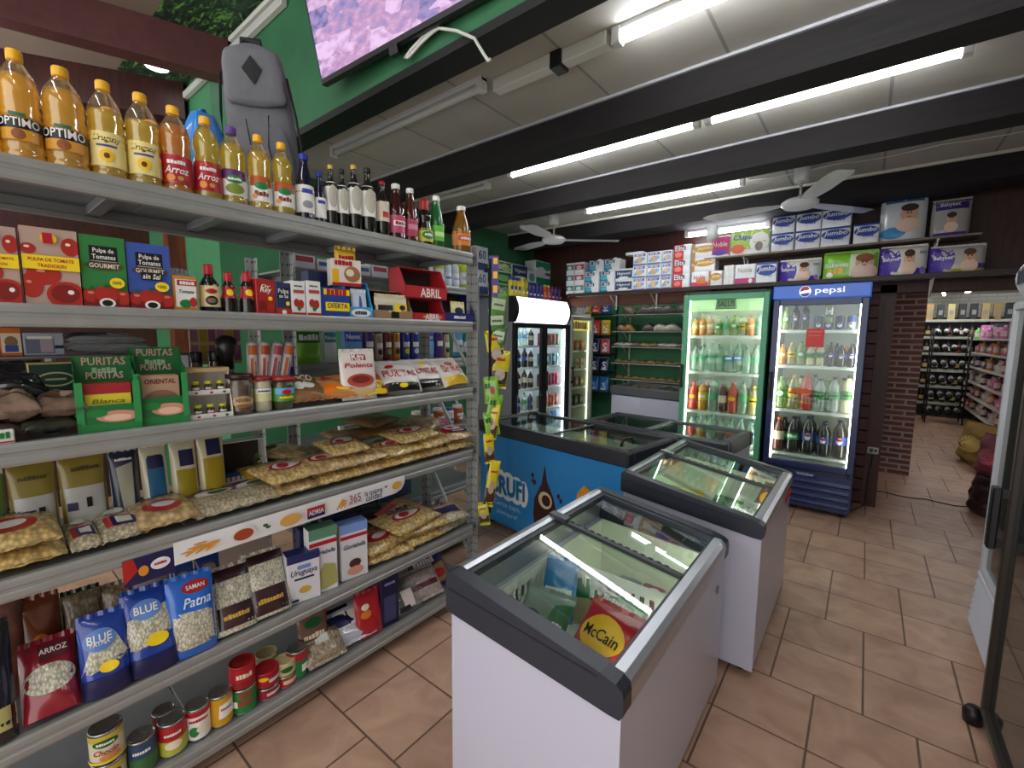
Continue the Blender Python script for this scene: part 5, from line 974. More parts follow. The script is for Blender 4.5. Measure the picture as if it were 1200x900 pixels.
tin(300, 326, 750, 790, [('r', -.3, 0, 1.3, 1, M('#b9ac7c', .4)), ('e', .5, .6, .4, .2, DG)], '#b9ac7c', 'cream can with green oval behind the dark red cans', X=-1.84, lid='#cfc08f')
tin(337, 360, 754, 786, [('r', -.3, 0, 1.3, 1, GN), ('r', -.3, .7, 1.3, 1, RD), ('r', .6, .2, 1, .5, WH)], '#1f7a3a', 'green can with red top band beside the brown bag', X=-1.77)
for (nm, x0, x1, yt, yb, hh, base, dec, lean, X, lb) in (
  ('lentil_bag', 352, 386, 712, 768, .05, '#6e4f44', [('e', .5, .8, .3, .1, DG), ('t', .5, .55, .7, 'Hongos', CR, .1, .2), ('t', .5, .4, .6, 'Secos', CR), ('r', .1, .05, .9, .2, KR)], -8, -1.79, 'brown paper bag with green oval'),
  ('bean_bag', 362, 406, 752, 790, .06, pasta('#a8967c', 120), [('r', .3, .5, .65, .8, WH)], -55, FX, 'clear bag of pale beans with white sticker'),
  ('pasta_bag', 388, 440, 722, 762, .05, '#b9b9c4', [('r', .1, .35, .9, .7, NV), ('t', .5, .52, .5, 'XL', WH), ('r', .1, .8, .6, .9, BK)], -55, FX-.02, 'silver and navy bag lying beside the bean bag'),
  ('snack_bag', 420, 448, 690, 748, .05, '#a81a22', [('e', .35, .55, .2, .1, OR), ('e', .35, .72, .16, .07, CR)], -10, FX-.02, 'tall red bag on the bottom shelf'),
  ('candy_bag', 466, 494, 688, 730, .06, FILM, [('r', .3, .2, .7, .9, M('#d8c8c0', .4)), ('r', .1, .1, .5, .3, BK)], -30, FX-.01, 'clear bag standing near the end of the bottom shelf'),
  ('candy_bag', 482, 518, 676, 706, .05, M('#a89a90', .3, coat=.7, var=.3, vs=50), [('r', .1, .3, .9, .5, MAR)], -45, FX-.02, 'beige bag leaning at the end of the bottom shelf'),
  ('biscuit_bag', 490, 526, 650, 695, .06, '#33205c', [('p', [(.2, 0), (1, .1), (1, .6), (.4, .5)], M('#a8864a', .4)), ('t', .4, .7, .6, 'Galleta', WH), ('e', .7, .3, .2, .12, RD)], -35, -1.80, 'purple and brown biscuit bag at the end of the bottom shelf')):
    w = wd(x0, x1, yb, X); h = (atx((x0+x1)/2, yt, X-.05)[2]-LV[5])/max(.35, math.cos(math.radians(lean)))
    o = bag(nm, w, min(max(h, .12), .24), hh, base, dec, 'stand' if lean > -40 else 'pillow', seed=x0, wr=.14); put(o, x0, x1, yb, 5, X, lb, 'bag', rot=(math.radians(lean), 0, R90-.1), dz=.002 if lean > -40 else .03)
for i, (x0, x1, yt, X, lb) in enumerate(((444, 471, 674, FX-.01, 'dark navy box with printed side, front one'), (427, 452, 668, -1.84, 'dark navy box behind the tall red bag'))):
    w = wd(x0, x1, 735, X)*.7; h = atx((x0+x1)/2, yt, X)[2]-LV[5]; put(carton('cereal_box', w, .10, h, '#14163c', [('r', .15, .1, .85, .6, M('#3c3f6a', .4)), ('t', .5, .85, .6, 'Maicena', M('#8a8ac0', .4))]), x0, x1, 735, 5, X, lb, 'box', -.1)

# ---- goods on the unit behind, seen through the shelves
BX = -2.24
def brow(lvlz, y0, y1, specs, grp, desc):
    y = y0; i = 0
    while y < y1:
        k, w, h, c1, c2, cat = specs[i % len(specs)]
        if k == 'spray': o = place(('sp', c1, c2, w, h), lambda: bottle('spray_can', 'spray', w/2*.92, h, M(c1, .3, coat=.4), M(c2, .4), (.1, .7, M(c1, .35)), [('r', .1, .45, .9, .7, WH), ('e', .5, .25, .3, .14, M(c2, .4))], n=16), (0, 0, 0))
        elif k == 'bag': o = place(('bg', c1, c2, w, h), lambda: bag('detergent_bag', w, h, .06, c1, [('r', .1, .5, .9, .75, M(c2, .4)), ('t', .5, .62, .7, 'DRIVE' if c1[1] == '7' else 'Nevex', WH)], 'stand', seed=i), (0, 0, 0))
        elif k == 'water': o = place(('wt', c1, c2, w, h), lambda: bottle('cleaner_bottle', 'soda', w/2*.92, h, M(c1, .25, coat=.4), M(c2, .4), (.15, .5, M('#d8dce8', .4)), [('r', 0, .4, 1, .6, M(c2, .4))], n=16), (0, 0, 0))
        else: o = place(('bx', c1, c2, w, h), lambda: carton('goods_box', w*.95, .12, h, c1, [('r', .1, .5, .9, .8, M(c2, .4))]), (0, 0, 0))
        o.location = (BX-.06, y+w/2, lvlz+.001); o.rotation_euler = (0, 0, R90)
        i += 1; tag(o, '%s %s from the left %s' % (ORD[i-1], cat, desc), cat, grp); y += w+.004
brow(1.39, 1.10, 1.32, [('bag', .15, .22, '#7ab82c', '#1c5a2c', 'detergent bag'), ('bag', .085, .22, '#cfd8d8', '#2a8a9a', 'detergent bag')], 'goods on the rear unit, middle shelf', 'on the middle shelf of the rear unit')
brow(1.39, 1.37, 2.14, [('bag', .13, .23, '#6aa8e0', '#2a4ac0', 'goods pack'), ('spray', .07, .22, '#4a2a7a', '#4a2a7a', 'goods pack'), ('spray', .06, .2, '#b8a888', '#2a2420', 'goods pack'), ('spray', .06, .21, '#7a1c24', '#b8a888', 'goods pack'), ('spray', .06, .21, '#c8862a', '#3a1c14', 'goods pack'), ('spray', .07, .21, '#2a3a9a', '#d8c81c', 'goods pack'), ('spray', .07, .21, '#1f2f8c', '#d8d8e0', 'goods pack')], 'goods on the rear unit, right of the pouches', 'beyond the green detergent bag')
brow(1.39, 2.24, 2.33, [('water', .08, .24, '#5aa0d0', '#1c3c9a', 'cleaner bottle'), ('water', .08, .22, '#2a8a6a', '#123c5a', 'cleaner bottle')], 'cleaner bottles on the rear unit', 'at the far end of the rear unit')
brow(1.87, 1.9, 2.3, [('water', .07, .2, '#c8d8e8', '#2a4ac0', 'bottle'), ('water', .07, .2, '#c8ccd0', '#8a8a90', 'bottle'), ('water', .09, .23, '#b8cc2a', '#8aa01c', 'bottle')], 'bottles on top of the rear unit', 'on top of the rear unit')
brow(1.87, 1.12, 1.85, [('box', .12, .09, '#c8c8d0', '#a03040', 'box'), ('box', .10, .07, '#d0d0cc', '#3a5aa0', 'box')], 'boxes on top of the rear unit', 'on top of the rear unit')
brow(.92, 1.85, 2.3, [('spray', .09, .13, '#c8642a', '#d8d8d8', 'jar'), ('spray', .09, .12, '#d8d8dc', '#3a5aa0', 'jar')], 'jars on the rear unit', 'on the second lowest shelf of the rear unit')
brow(.5, 1.15, 1.8, [('box', .14, .2, '#2a5a3c', '#c8c8c8', 'pack'), ('box', .13, .16, '#24507a', '#d8d8d8', 'pack')], 'packs on the rear unit', 'on the lower shelf of the rear unit')
# pale cupboard front behind the lower shelves
g = G(); g.box(-2.62, -2.55, .70, 1.04, 0, .62, M('#c9b4a8', .6), .004); g.box(-2.555, -2.545, .70, .74, 0, .62, M('#d8d4c8', .6)); o = g.build('cardboard_carton'); tag(o, 'pale pink-beige carton standing on the floor behind the shelving', 'carton')
# ---- sachet strips hanging beside the end post
def sachet_strip():
    x = SX+.03
    rows = [(580, 300, 348, '#3a1c74', 'card'), (583, 345, 372, '#5a8a3c', 'bag'), (583, 366, 388, '#4a7a3a', 'bag'), (583, 384, 404, '#3c6a34', 'bag'), (584, 392, 428, '#cfc21c', 'soup'), (584, 416, 452, '#c8b81c', 'soup'),
            (578, 446, 470, '#7fb83a', 'grn'), (578, 466, 490, '#7fb83a', 'grn'), (578, 486, 507, '#7fb83a', 'grn'), (577, 478, 512, '#d8c81c', 'yel'), (575, 512, 540, '#d8c81c', 'yel'), (572, 545, 590, '#d8c81c', 'yel'), (570, 592, 612, '#c8c83a', 'yel')]
    for i, (cx, y0, y1, c, k) in enumerate(rows):
        Y = atx(cx, y0, x)[1]; z1 = atx(cx, y0, x)[2]; z0 = atx(cx, y1, x)[2]; h = z1-z0
        w = {'card': .055, 'bag': .095, 'soup': .10, 'grn': .085, 'yel': .062}[k]
        if k == 'card':
            g = G(); g.box(-w/2, w/2, 0, .003, 0, h, M('#3a1c74', .4)); paint(g, flat(0), w, h, [('r', .45, .8, .9, .95, YC), ('r', .45, .45, .9, .62, YC), ('r', .45, .1, .9, .28, YC)]); o = g.build('battery_card')
            lb = 'purple card with three yellow tabs at the top of the end post'; cat = 'card'
        else:
            dec = {'bag': [('r', .1, .3, .9, .75, M('#b8c4a8', .3)), ('t', .5, .5, .6, 'Oregano', DG)], 'soup': [('r', 0, 0, 1, .45, M('#3a2c24', .35)), ('e', .5, .35, .3, .18, M('#b8a8a0', .35)), ('t', .45, .8, .5, 'Salsa', RD)], 'grn': [('e', .6, .5, .16, .2, RD), ('t', .3, .7, .4, 'TE', DG)], 'yel': [('r', 0, 0, 1, .4, M('#4a3226', .35)), ('e', .5, .42, .28, .16, M('#b8a090', .35)), ('t', .5, .8, .6, 'Flan', RD)]}[k]
            o = bag('sachet', w, max(h*1.08, .06), .022, c, dec, seed=i, wr=.12); lb = '%s sachet from the top beside the end post, %s' % (ORD[i-1], {'bag': 'green and silver', 'soup': 'yellow and brown, wide', 'grn': 'light green', 'yel': 'yellow and brown'}[k]); cat = 'sachet'
        o.location = (x+.004*(i % 3), Y-.01, z0); o.rotation_euler = (0, (0 if k == 'card' else math.radians((-9, 7, -4, 10)[i % 4])), math.radians(48+(-14, 10, 4)[i % 3])); tag(o, lb, cat, 'sachets hanging beside the end post')
    g = G(); Y = atx(572, 345, x)[1]; g.box(x-.013, x-.010, Y+.02, Y+.045, .50, 1.97, M('#1a1820', .5)); g.box(x-.05, x-.013, Y+.02, Y+.045, 1.9, 1.92, M('#1a1820', .5)); tag(g.build('hanging_strip'), 'dark plastic strip hanging on the end post', 'strip')
sachet_strip()
# ------------------------------------------------------------------ chest freezers
NAVYP = M('#262b36', .38, var=.05, vs=20); CAB = M('#bcbccd', .35, coat=.2); ALU = M('#b9bcc2', .3, .75); LINER = M('#e6ead8', .45); BASK = M('#eeeee8', .4)
CLED = tube_mat(9, (1, 1, .86), 'cabinet_led')
def panel(g, pts, m): g.add(pts, [tuple(range(len(pts)))], m)
def chest(x0, x1, y0, y1, bl, br, tl, tr, label, bar=.60, led=True):
    """island freezer with a lid sloping down to +x. b: top of cabinet, t: top of lid rail, l/r: left/right"""
    W_ = x1-x0; D_ = y1-y0; root = empty('chest_freezer', ((x0+x1)/2, (y0+y1)/2, 0)); t = .045
    def K(g, nm, lab=None):
        o = kid(g.build(nm), root)
        if lab: o['label'] = lab
        return o
    a, b = -W_/2, W_/2; c, d = -D_/2, D_/2
    zt = lambda x: tl+(tr-tl)*(x-a)/W_; zb = lambda x: bl+(br-bl)*(x-a)/W_
    g = G()
    for (ya, yb) in ((c, c+t), (d-t, d)): g.prism([(a, .04), (b, .04), (b, br), (a, bl)], ya, yb, CAB, 'y')
    g.box(a, a+t, c+t, d-t, .04, bl, CAB); g.box(b-t, b, c+t, d-t, .04, br, CAB); g.box(a+t, b-t, c+t, d-t, .04, .12, CAB)
    g.box(a-.001, a+.012, c-.001, c+.012, .04, bl, CAB, .004); g.box(b-.03, b+.002, c-.002, c+.001, .04, br, CAB)
    K(g, 'cabinet')
    g = G(); i = t+.001
    g.grid(lambda u, v: (a+i, c+i+(D_-2*i)*u, .125+(bl-.125)*v), 1, 1, LINER, False); g.grid(lambda u, v: (b-i, c+i+(D_-2*i)*u, .125+(br-.125)*v), 1, 1, LINER, False)
    for y in (c+i, d-i): panel(g, [(a+i, y, .125), (b-i, y, .125), (b-i, y, br), (a+i, y, bl)], LINER)
    g.box(a+i, b-i, d-.30, d-i, .12, .36, LINER, .004); K(g, 'liner')
    # end trims (front and back) with rounded ends
    def endtrim(ya, yb, nm):
        g = G(); P = []
        for k in range(6):
            an = PI+(PI/2)*k/5*-1; 
        r = .03
        pts = [(a-.012, bl-.0), (a-.012, tl-r*.5), (a-.006, tl-.004), (a+.01, tl)]
        pts += [(b-.05, zt(b-.05)), (b-.01, tr-.004), (b+.008, tr-.016), (b+.012, tr-.035), (b+.012, br+.012), (b+.002, br-.004), (b-.03, br-.004)]
        g.prism([(x, z) for x, z in pts], ya, yb, NAVYP, 'y')
        g.prism([(a+.0, (bl+tl)/2+.012), (b-.06, zt(b-.06)-.014), (b-.06, zt(b-.06)-.019), (a+.0, (bl+tl)/2+.004+.002)], ya-.0015, ya, M('#1a1e28', .4), 'y')
        return K(g, nm)
    endtrim(c-.014, c+.035, 'front_trim'); endtrim(d-.035, d+.014, 'rear_trim')
    # aluminium rails along both long edges
    g = G(); g.prism([(a-.012, bl), (a+.02, bl), (a+.034, tl-.006), (a+.018, tl+.001), (a-.006, tl-.003), (a-.012, tl-.02)], c+.036, d-.036, ALU, 'y'); K(g, 'left_rail')
    g = G(); g.prism([(b-.036, br), (b+.008, br), (b+.012, tr-.035), (b+.008, tr-.014), (b-.008, tr-.002), (b-.036, zt(b-.036)-.004)], c+.036, d-.036, ALU, 'y'); K(g, 'right_rail')
    # inner lid frame and glass
    s = (tr-tl)/W_; fz = -.016
    def slab(xa, xb, ya, yb, dz0, dz1, m, g=None):
        g = g or G(); P = [(x, y, zt(x)+dz) for dz in (dz0, dz1) for y in (ya, yb) for x in (xa, xb)]
        g.add(P, [(0, 2, 3, 1), (4, 5, 7, 6), (0, 1, 5, 4), (2, 6, 7, 3), (0, 4, 6, 2), (1, 3, 7, 5)], m); return g
    g = slab(a+.034, a+.052, c+.035, d-.035, -.03, -.006, NAVYP); slab(b-.046, b-.036, c+.035, d-.035, -.03, -.008, NAVYP, g); slab(a+.03, b-.04, d-.055, d-.034, -.03, -.004, NAVYP, g); slab(a+.03, b-.04, c+.034, c+.048, -.03, -.006, NAVYP, g); K(g, 'lid_frame')
    yb_ = c+D_*bar
    K(slab(a+.05, b-.044, c+.045, yb_+.012, -.013, -.009, GLASS), 'front_glass'); K(slab(a+.05, b-.044, yb_-.012, d-.052, -.022, -.018, GLASS), 'rear_glass')
    g = slab(a+.03, b-.04, yb_-.012, yb_+.012, -.014, .0, M('#2c2e33', .4))
    for k in range(14):
        x = a+.1+(W_-.2)*k/13; slab(x-.008, x+.008, yb_+.008, yb_+.016, -.006, .002, M('#1c1d20', .5), g)
    K(g, 'cross_bar')
    g = slab(a+.005, a+.085, yb_-.02, yb_+.018, -.004, .014, M('#3a3c42', .3)); K(g, 'handle')
    if led:
        g = G(); g.tube([(b-t-.008, c+.08, br-.012), (b-t-.008, d-.08, br-.012)], .005, CLED, 8); K(g, 'interior_lamp')
    g = G(); g.lathe([(.016, 0), (.018, .002), (.018, .004), (0, .005)], M('#7a7d84', .4), 18, T=Matrix.Translation((b+.001, d-.10, br-.10)) @ Matrix.Rotation(PI/2, 4, 'Y')); K(g, 'lock')
    g = G()
    for (x, y) in ((a+.06, c+.06), (b-.06, c+.06), (a+.06, d-.06), (b-.06, d-.06)):
        w_ = G(); w_.lathe([(.012, .0), (.02, .003), (.02, .036), (.012, .042)], BLACK, 14, cx=x, cy=y); K(w_, 'foot')
    # grey vent louvre at the low end of the right side
    return tag(root, label, 'freezer', 'white island freezers with sloping glass lids')
F1 = (-1.007, -.41, .965, 1.995); F2 = (-.945, -.30, 2.15, 3.10)
chest(*F1, .65, .615, .79, .705, 'nearest white chest freezer with dark sloping glass lid', bar=.57)
chest(*F2, .745, .676, .85, .748, 'white chest freezer with dark sloping glass lid, behind the nearest one', bar=.55)
def basket(cx, cy, z0, w, d, h, label, slots=6):
    g = G(); t = .006
    def wallg(p0, p1, n):
        # a wall of vertical bars between two corner points with leaf-shaped openings
        P0 = Vector(p0); P1 = Vector(p1); L_ = (P1-P0).length; dr = (P1-P0)/L_; nn = Vector((-dr.y, dr.x, 0))*t/2
        def bx(u0, u1, za, zb):
            A = P0+dr*u0; B = P0+dr*u1; vs = []
            for z in (za, zb):
                for q in (A-nn, A+nn, B+nn, B-nn): vs.append((q.x, q.y, z0+z))
            g.add(vs, [(3, 2, 1, 0), (4, 5, 6, 7), (0, 1, 5, 4), (1, 2, 6, 5), (2, 3, 7, 6), (3, 0, 4, 7)], BASK)
        bx(0, L_, h*.84, h); bx(0, L_, 0, h*.12)
        mid0, mid1 = L_*.40, L_*.60
        k = int(L_/.034)
        for i in range(k+1):
            u = L_*i/k; bx(max(0, u-.008), min(L_, u+.008), h*.12, h*.84)
        bx(0, L_, h*.44, h*.5)
        bx(mid0-.01, mid1+.01, h*.66, h*.84)
    X0, X1, Y0, Y1 = cx-w/2, cx+w/2, cy-d/2, cy+d/2
    wallg((X0, Y0, 0), (X1, Y0, 0), 0); wallg((X1, Y0, 0), (X1, Y1, 0), 0); wallg((X1, Y1, 0), (X0, Y1, 0), 0); wallg((X0, Y1, 0), (X0, Y0, 0), 0)
    g.box(X0, X1, Y0, Y1, z0, z0+.004, BASK)
    g.box(X0-.012, X0, Y0-.01, Y1+.01, z0+h-.01, z0+h, BASK); g.box(X1, X1+.012, Y0-.01, Y1+.01, z0+h-.01, z0+h, BASK)
    return tag(g.build('basket'), label, 'basket')
basket(-.71, 1.25, .42, .47, .46, .24, 'white slotted plastic basket in the nearest freezer, front one')
basket(-.63, 2.44, .45, .46, .42, .21, 'white slotted plastic basket in the second freezer')
def froz(nm, loc, w, h, d, col, dec, rot, lb, seed=0):
    o = bag(nm, w, h, d, col, dec, seed=seed, wr=.16, nu=18, nv=18); o.location = loc; o.rotation_euler = rot; return tag(o, lb, 'frozen food bag')
froz('frozen_chips_bag', (-.60, 1.11, .48), .20, .26, .08, M('#b81c2c', .25, coat=.6), [('e', .5, .62, .38, .24, YC), ('t', .5, .62, .6, 'McCain', BK), ('e', .5, .22, .38, .16, MAR), ('t', .5, .28, .5, 'Noisettes', CR, .1, .2), ('e', .3, .12, .12, .08, YC), ('e', .6, .1, .12, .08, YC)], (math.radians(-48), 0, math.radians(-8)), 'red frozen potato bag with yellow oval in the nearest freezer', 3)
froz('frozen_vegetable_bag', (-.81, 1.12, .49), .19, .22, .05, M('#7f8a80', .25, coat=.6), [('e', .3, .5, .22, .14, BK), ('t', .3, .5, .3, 'CRUFI', WH), ('p', [(.5, 0), (1, 0), (1, .9), (.7, .8)], DG), ('t', .8, .5, .3, 'Papas', WH)], (math.radians(-55), 0, math.radians(6)), 'grey and green frozen bag beside the red bag in the nearest freezer', 5)
froz('frozen_vegetable_bag', (-.84, 1.34, .50), .13, .2, .05, M('#2a7ab8', .25, coat=.6), [('r', .1, .3, .9, .5, WH)], (math.radians(-30), 0, .3), 'blue frozen bag at the left inside the nearest freezer', 7)
froz('frozen_food_bag', (-.66, 1.36, .46), .20, .2, .05, M('#4a3a24', .3, coat=.5), [('r', .05, .55, .95, .9, GN), ('t', .5, .72, .7, 'Medallones', WH), ('e', .5, .3, .3, .15, M('#b8924a', .5))], (math.radians(-50), 0, -.2), 'brown and green frozen bag at the back of the front basket', 9)
froz('ice_cream_pack', (-.78, 1.47, .44), .12, .18, .04, M('#c8b88a', .3), [('r', .1, .5, .9, .9, GN)], (math.radians(-15), 0, .5), 'small tan and green pack standing at the left rear of the front basket', 2)
froz('frozen_food_bag', (-.74, 2.42, .56), .2, .2, .06, M('#c8a030', .3, coat=.5), [('e', .3, .5, .2, .14, RD), ('e', .65, .6, .2, .14, OR)], (math.radians(-55), 0, .1), 'yellow and red frozen bag in the second freezer', 1)
froz('frozen_food_bag', (-.56, 2.38, .56), .16, .2, .06, M('#5a7a4a', .3, coat=.5), [('r', .2, .3, .8, .7, WH)], (math.radians(-50), 0, -.3), 'green and white frozen bag in the second freezer', 4)
froz('frozen_food_bag', (-.44, 2.33, .54), .14, .2, .06, M('#d0cdb8', .3, coat=.5, var=.3, vs=30), [('r', .3, .1, .6, .8, YL), ('r', .6, .3, .8, .6, BK)], (math.radians(-45), 0, -.1), 'white bag with yellow print at the right inside the second freezer', 6)
froz('frozen_food_bag', (-.64, 2.28, .54), .2, .2, .06, M('#9aa4ae', .25, coat=.7, var=.3, vs=30), [('r', .1, .2, .9, .4, BK)], (math.radians(-60), 0, 0), 'silver bag at the front of the second freezer', 8)
froz('frozen_food_bag', (-.40, 2.86, .52), .16, .2, .07, M('#a02a22', .3, coat=.5), [('e', .5, .5, .3, .2, YC)], (math.radians(-40), 0, -.4), 'red and orange bag at the rear right of the second freezer', 10)
for i, (x, y) in enumerate(((-.8, 1.80), (-.66, 1.82), (-.55, 1.80))):
    froz('ice_cream_pack', (x, y, .365), .11, .16, .035, ('#8a8f98', '#a83a6a', '#c9b28a')[i], [('e', .5, .5, .3, .2, WH)], (math.radians(-80), 0, .2*i), ('grey', 'pink', 'cream')[i]+' ice cream pack lying on the step at the rear of the nearest freezer', i)

# blue CRUFI freezer, its long side towards the near freezers
def crufi():
    A = Vector((-2.44, 2.667, 0)); B = Vector((-.93, 2.45, 0)); d = (B-A); L_ = d.length; ang = math.atan2(d.y, d.x); D_ = .62; H_ = .86; t = .05
    L_ = 1.385
    root = empty('display_freezer', tuple(A), ang); BL = M('#2a86c8', .35, coat=.35); FR = M('#2b2c31', .4)
    def K(g, nm): return kid(g.build(nm), root)
    g = G(); z1 = .77
    g.box(0, L_, 0, t, .05, z1, BL, .01); g.box(0, L_, D_-t, D_, .05, z1, BL, .01); g.box(0, t, t, D_-t, .05, z1, BL); g.box(L_-t, L_, t, D_-t, .05, z1, BL); g.box(t, L_-t, t, D_-t, .05, .12, BL)
    wh = M('#eef1f4', .35); lb = M('#7ac0e8', .35); dk = M('#12659c', .35)
    f = lambda u, v, e: (.02+u, -e, .06+v)
    S_ = lambda dec: paint(g, lambda u, v, e: (L_/2+u, -.001-e, .05+v), L_, z1-.05, dec, eps=.0008)
    sh = .05
    # lettering with a white outline: a fat white copy below, the blue copy on top
    blob = []
    for (cx, cy, rx, ry) in ((.07, .47, .055, .15), (.13, .47, .065, .16), (.20, .46, .065, .16), (.27, .45, .06, .15), (.325, .44, .035, .14)): blob.append(('e', cx+sh, cy, rx, ry, wh))
    S_(blob)
    S_([('e', .9, .3, .001, .001, wh)]*0)
    g2 = []
    vs, fs, tw, th = text('CRUFI', .07); sc = .30*L_/tw; sy = .23*(z1-.05)/th
    g.add([((.192+sh)*L_+p[0]*sc*1.0, -.0045, .05+.46*(z1-.05)+p[1]*sy) for p in vs], fs, lb)
    vs, fs, tw, th = text('CRUFI', .035); sc = .285*L_/tw; sy = .205*(z1-.05)/th
    g.add([((.192+sh)*L_+p[0]*sc, -.0055, .05+.46*(z1-.05)+p[1]*sy) for p in vs], fs, M('#15699a', .35))
    S_([('t', .19+sh, .24, .22, 'Cerca tuyo,', M('#a8d0ea', .35), .075), ('t', .19+sh, .145, .17, '\u00a1siempre!', M('#a8d0ea', .35), .06)])
    br = M('#3a1c16', .4, var=.25, vs=25); cr = M('#e0c8a0', .4); mg = M('#d8962a', .4, var=.15, vs=20)
    def Z_(dec):
        o_ = []
        for q in dec:
            fx = (lambda v: .53+(v-.392)*1.6) if (q[0] == 'p' and q[1][0][0] < .47) or (q[0] == 'e' and q[1] < .47) else (lambda v: .78+(v-.54)*1.5 if v < .66 else v+.22)
            o_.append(('p', [(fx(a_), b_) for a_, b_ in q[1]], q[2]) if q[0] == 'p' else ('e', fx(q[1]), q[2], q[3]*1.55, q[4]*1.15, q[5]))
        S_(o_)
    Z_([('p', [(.355, .0), (.34, .28), (.345, .45), (.375, .62), (.388, .82), (.398, .66), (.425, .52), (.44, .38), (.45, .2), (.44, .0)], br), ('e', .392, .46, .03, .075, cr), ('e', .396, .46, .019, .05, br), ('e', .335, .68, .006, .02, br), ('e', .345, .61, .006, .025, br), ('e', .335, .62, .004, .02, br), ('e', .448, .55, .006, .02, br), ('e', .458, .51, .006, .02, br),
        ('p', [(.50, .1), (.50, .5), (.515, .66), (.54, .74), (.565, .70), (.578, .55), (.58, .1)], mg), ('p', [(.512, .2), (.515, .52), (.53, .66), (.535, .6), (.528, .2)], M('#e8b85a', .4)), ('e', .60, .66, .008, .03, mg), ('e', .615, .72, .008, .025, mg), ('e', .61, .56, .01, .02, mg),
        ('e', .72, .52, .03, .06, M('#7a3a44', .5)), ('e', .70, .6, .01, .02, M('#c8a0a8', .5)), ('e', .735, .6, .01, .02, M('#c8a0a8', .5)), ('e', .72, .42, .03, .14, M('#d8c0b8', .5))])
    K(g, 'cabinet')
    g = G(); zt = H_
    for (xa, xb, ya, yb) in ((-.02, L_+.015, -.018, .05), (-.02, L_+.015, D_-.05, D_+.018), (-.02, .05, .05, D_-.05), (L_-.05, L_+.015, .05, D_-.05)): g.box(xa, xb, ya, yb, z1-.004, zt, FR, .012)
    K(g, 'lid_frame')
    g = G()
    for x in (t+.001, L_-t-.001): g.grid(lambda u, v: (x, t+(D_-2*t)*u, .125+(z1-.13)*v), 1, 1, LINER, False)
    for y in (t+.001, D_-t-.001): g.grid(lambda u, v: (t+(L_-2*t)*u, y, .125+(z1-.13)*v), 1, 1, LINER, False)
    g.box(t+.001, L_-t-.001, t+.001, D_-t-.001, .121, .126, LINER); K(g, 'liner')
    g = G(); g.box(.05, L_*.52, .045, D_-.045, zt-.016, zt-.011, GLASS); K(g, 'glass_lid'); g = G(); g.box(L_*.50, L_-.05, .045, D_-.045, zt-.027, zt-.022, GLASS); K(g, 'glass_lid')
    g = G(); g.box(L_*.505, L_*.525, .045, D_-.045, zt-.018, zt-.008, FR, .003); K(g, 'sliding_edge')
    g = G(); g.tube([(L_-.13, .13, zt-.01), (L_-.13, .15, zt+.03), (L_-.13, .25, zt+.03), (L_-.13, .27, zt-.01)], .010, BLACK, 8); K(g, 'handle')
    g = G(); g.tube([(.14, .42, zt-.008), (.14, .44, zt+.02), (.14, .52, zt+.02), (.14, .54, zt-.008)], .010, BLACK, 8); K(g, 'handle')
    for x in (.08, L_-.08):
        for y in (.08, D_-.08):
            g = G(); g.lathe([(.02, 0), (.028, .004), (.028, .05), (.02, .052)], BLACK, 14, cx=x, cy=y); K(g, 'foot')
    tag(root, 'blue CRUFI ice cream freezer with dark frame and flat sliding glass lids', 'freezer')
    Mx = Matrix.Translation(A) @ Matrix.Rotation(ang, 4, 'Z')
    def inside(o, x, y, z, rx, rz, lb, cat): o.location = tuple(Mx @ Vector((x, y, z))); o.rotation_euler = (rx, 0, ang+rz); return tag(o, lb, cat)
    # wire baskets and ice cream boxes inside
    for k in range(3):
        g = G(); w, d_, h = .24, .42, .2; WI = M('#c9ccc8', .35, .3)
        for zz in (0, h*.5, h): g.tube([(-w/2, -d_/2, zz), (w/2, -d_/2, zz), (w/2, d_/2, zz), (-w/2, d_/2, zz), (-w/2, -d_/2, zz)], .0022, WI, 5)
        for i in range(9):
            x = -w/2+w*i/8; g.tube([(x, -d_/2, h), (x, -d_/2, 0), (x, d_/2, 0), (x, d_/2, h)], .0018, WI, 5)
        for i in range(9):
            y = -d_/2+d_*i/8; g.tube([(-w/2, y, h), (-w/2, y, 0), (w/2, y, 0), (w/2, y, h)], .0018, WI, 5)
        inside(g.build('wire_basket'), .62+.27*k, .31, .50, 0, 0, '%s wire basket from the left inside the blue freezer' % ORD[k], 'wire basket')
        for j in range(4):
            c = ('#c8a878', '#b0303a', '#e0d8cc', '#8ac0b0')[(j+k) % 4]; b_ = carton('ice_cream_box', .09, .035, .17, c, [('r', .1, .5, .9, .8, M('#f0ece0', .4))]); inside(b_, .57+.27*k+.1*(j % 2), .17+.09*j, .51, 0, .1*j, '%s ice cream box from the front in the %s wire basket' % (ORD[j], ORD[k]), 'ice cream box')
    o = carton('tray_liner', .3, .3, .012, '#9ea2a8', []); inside(o, .26, .2, .44, 0, 0, 'grey tray at the left inside the blue freezer', 'tray')
    st = carton('tray_stand', .28, .28, .31, '#d8dad4', []); inside(st, .26, .21, .128, 0, 0, 'pale block under the grey tray inside the blue freezer', 'block')
crufi()

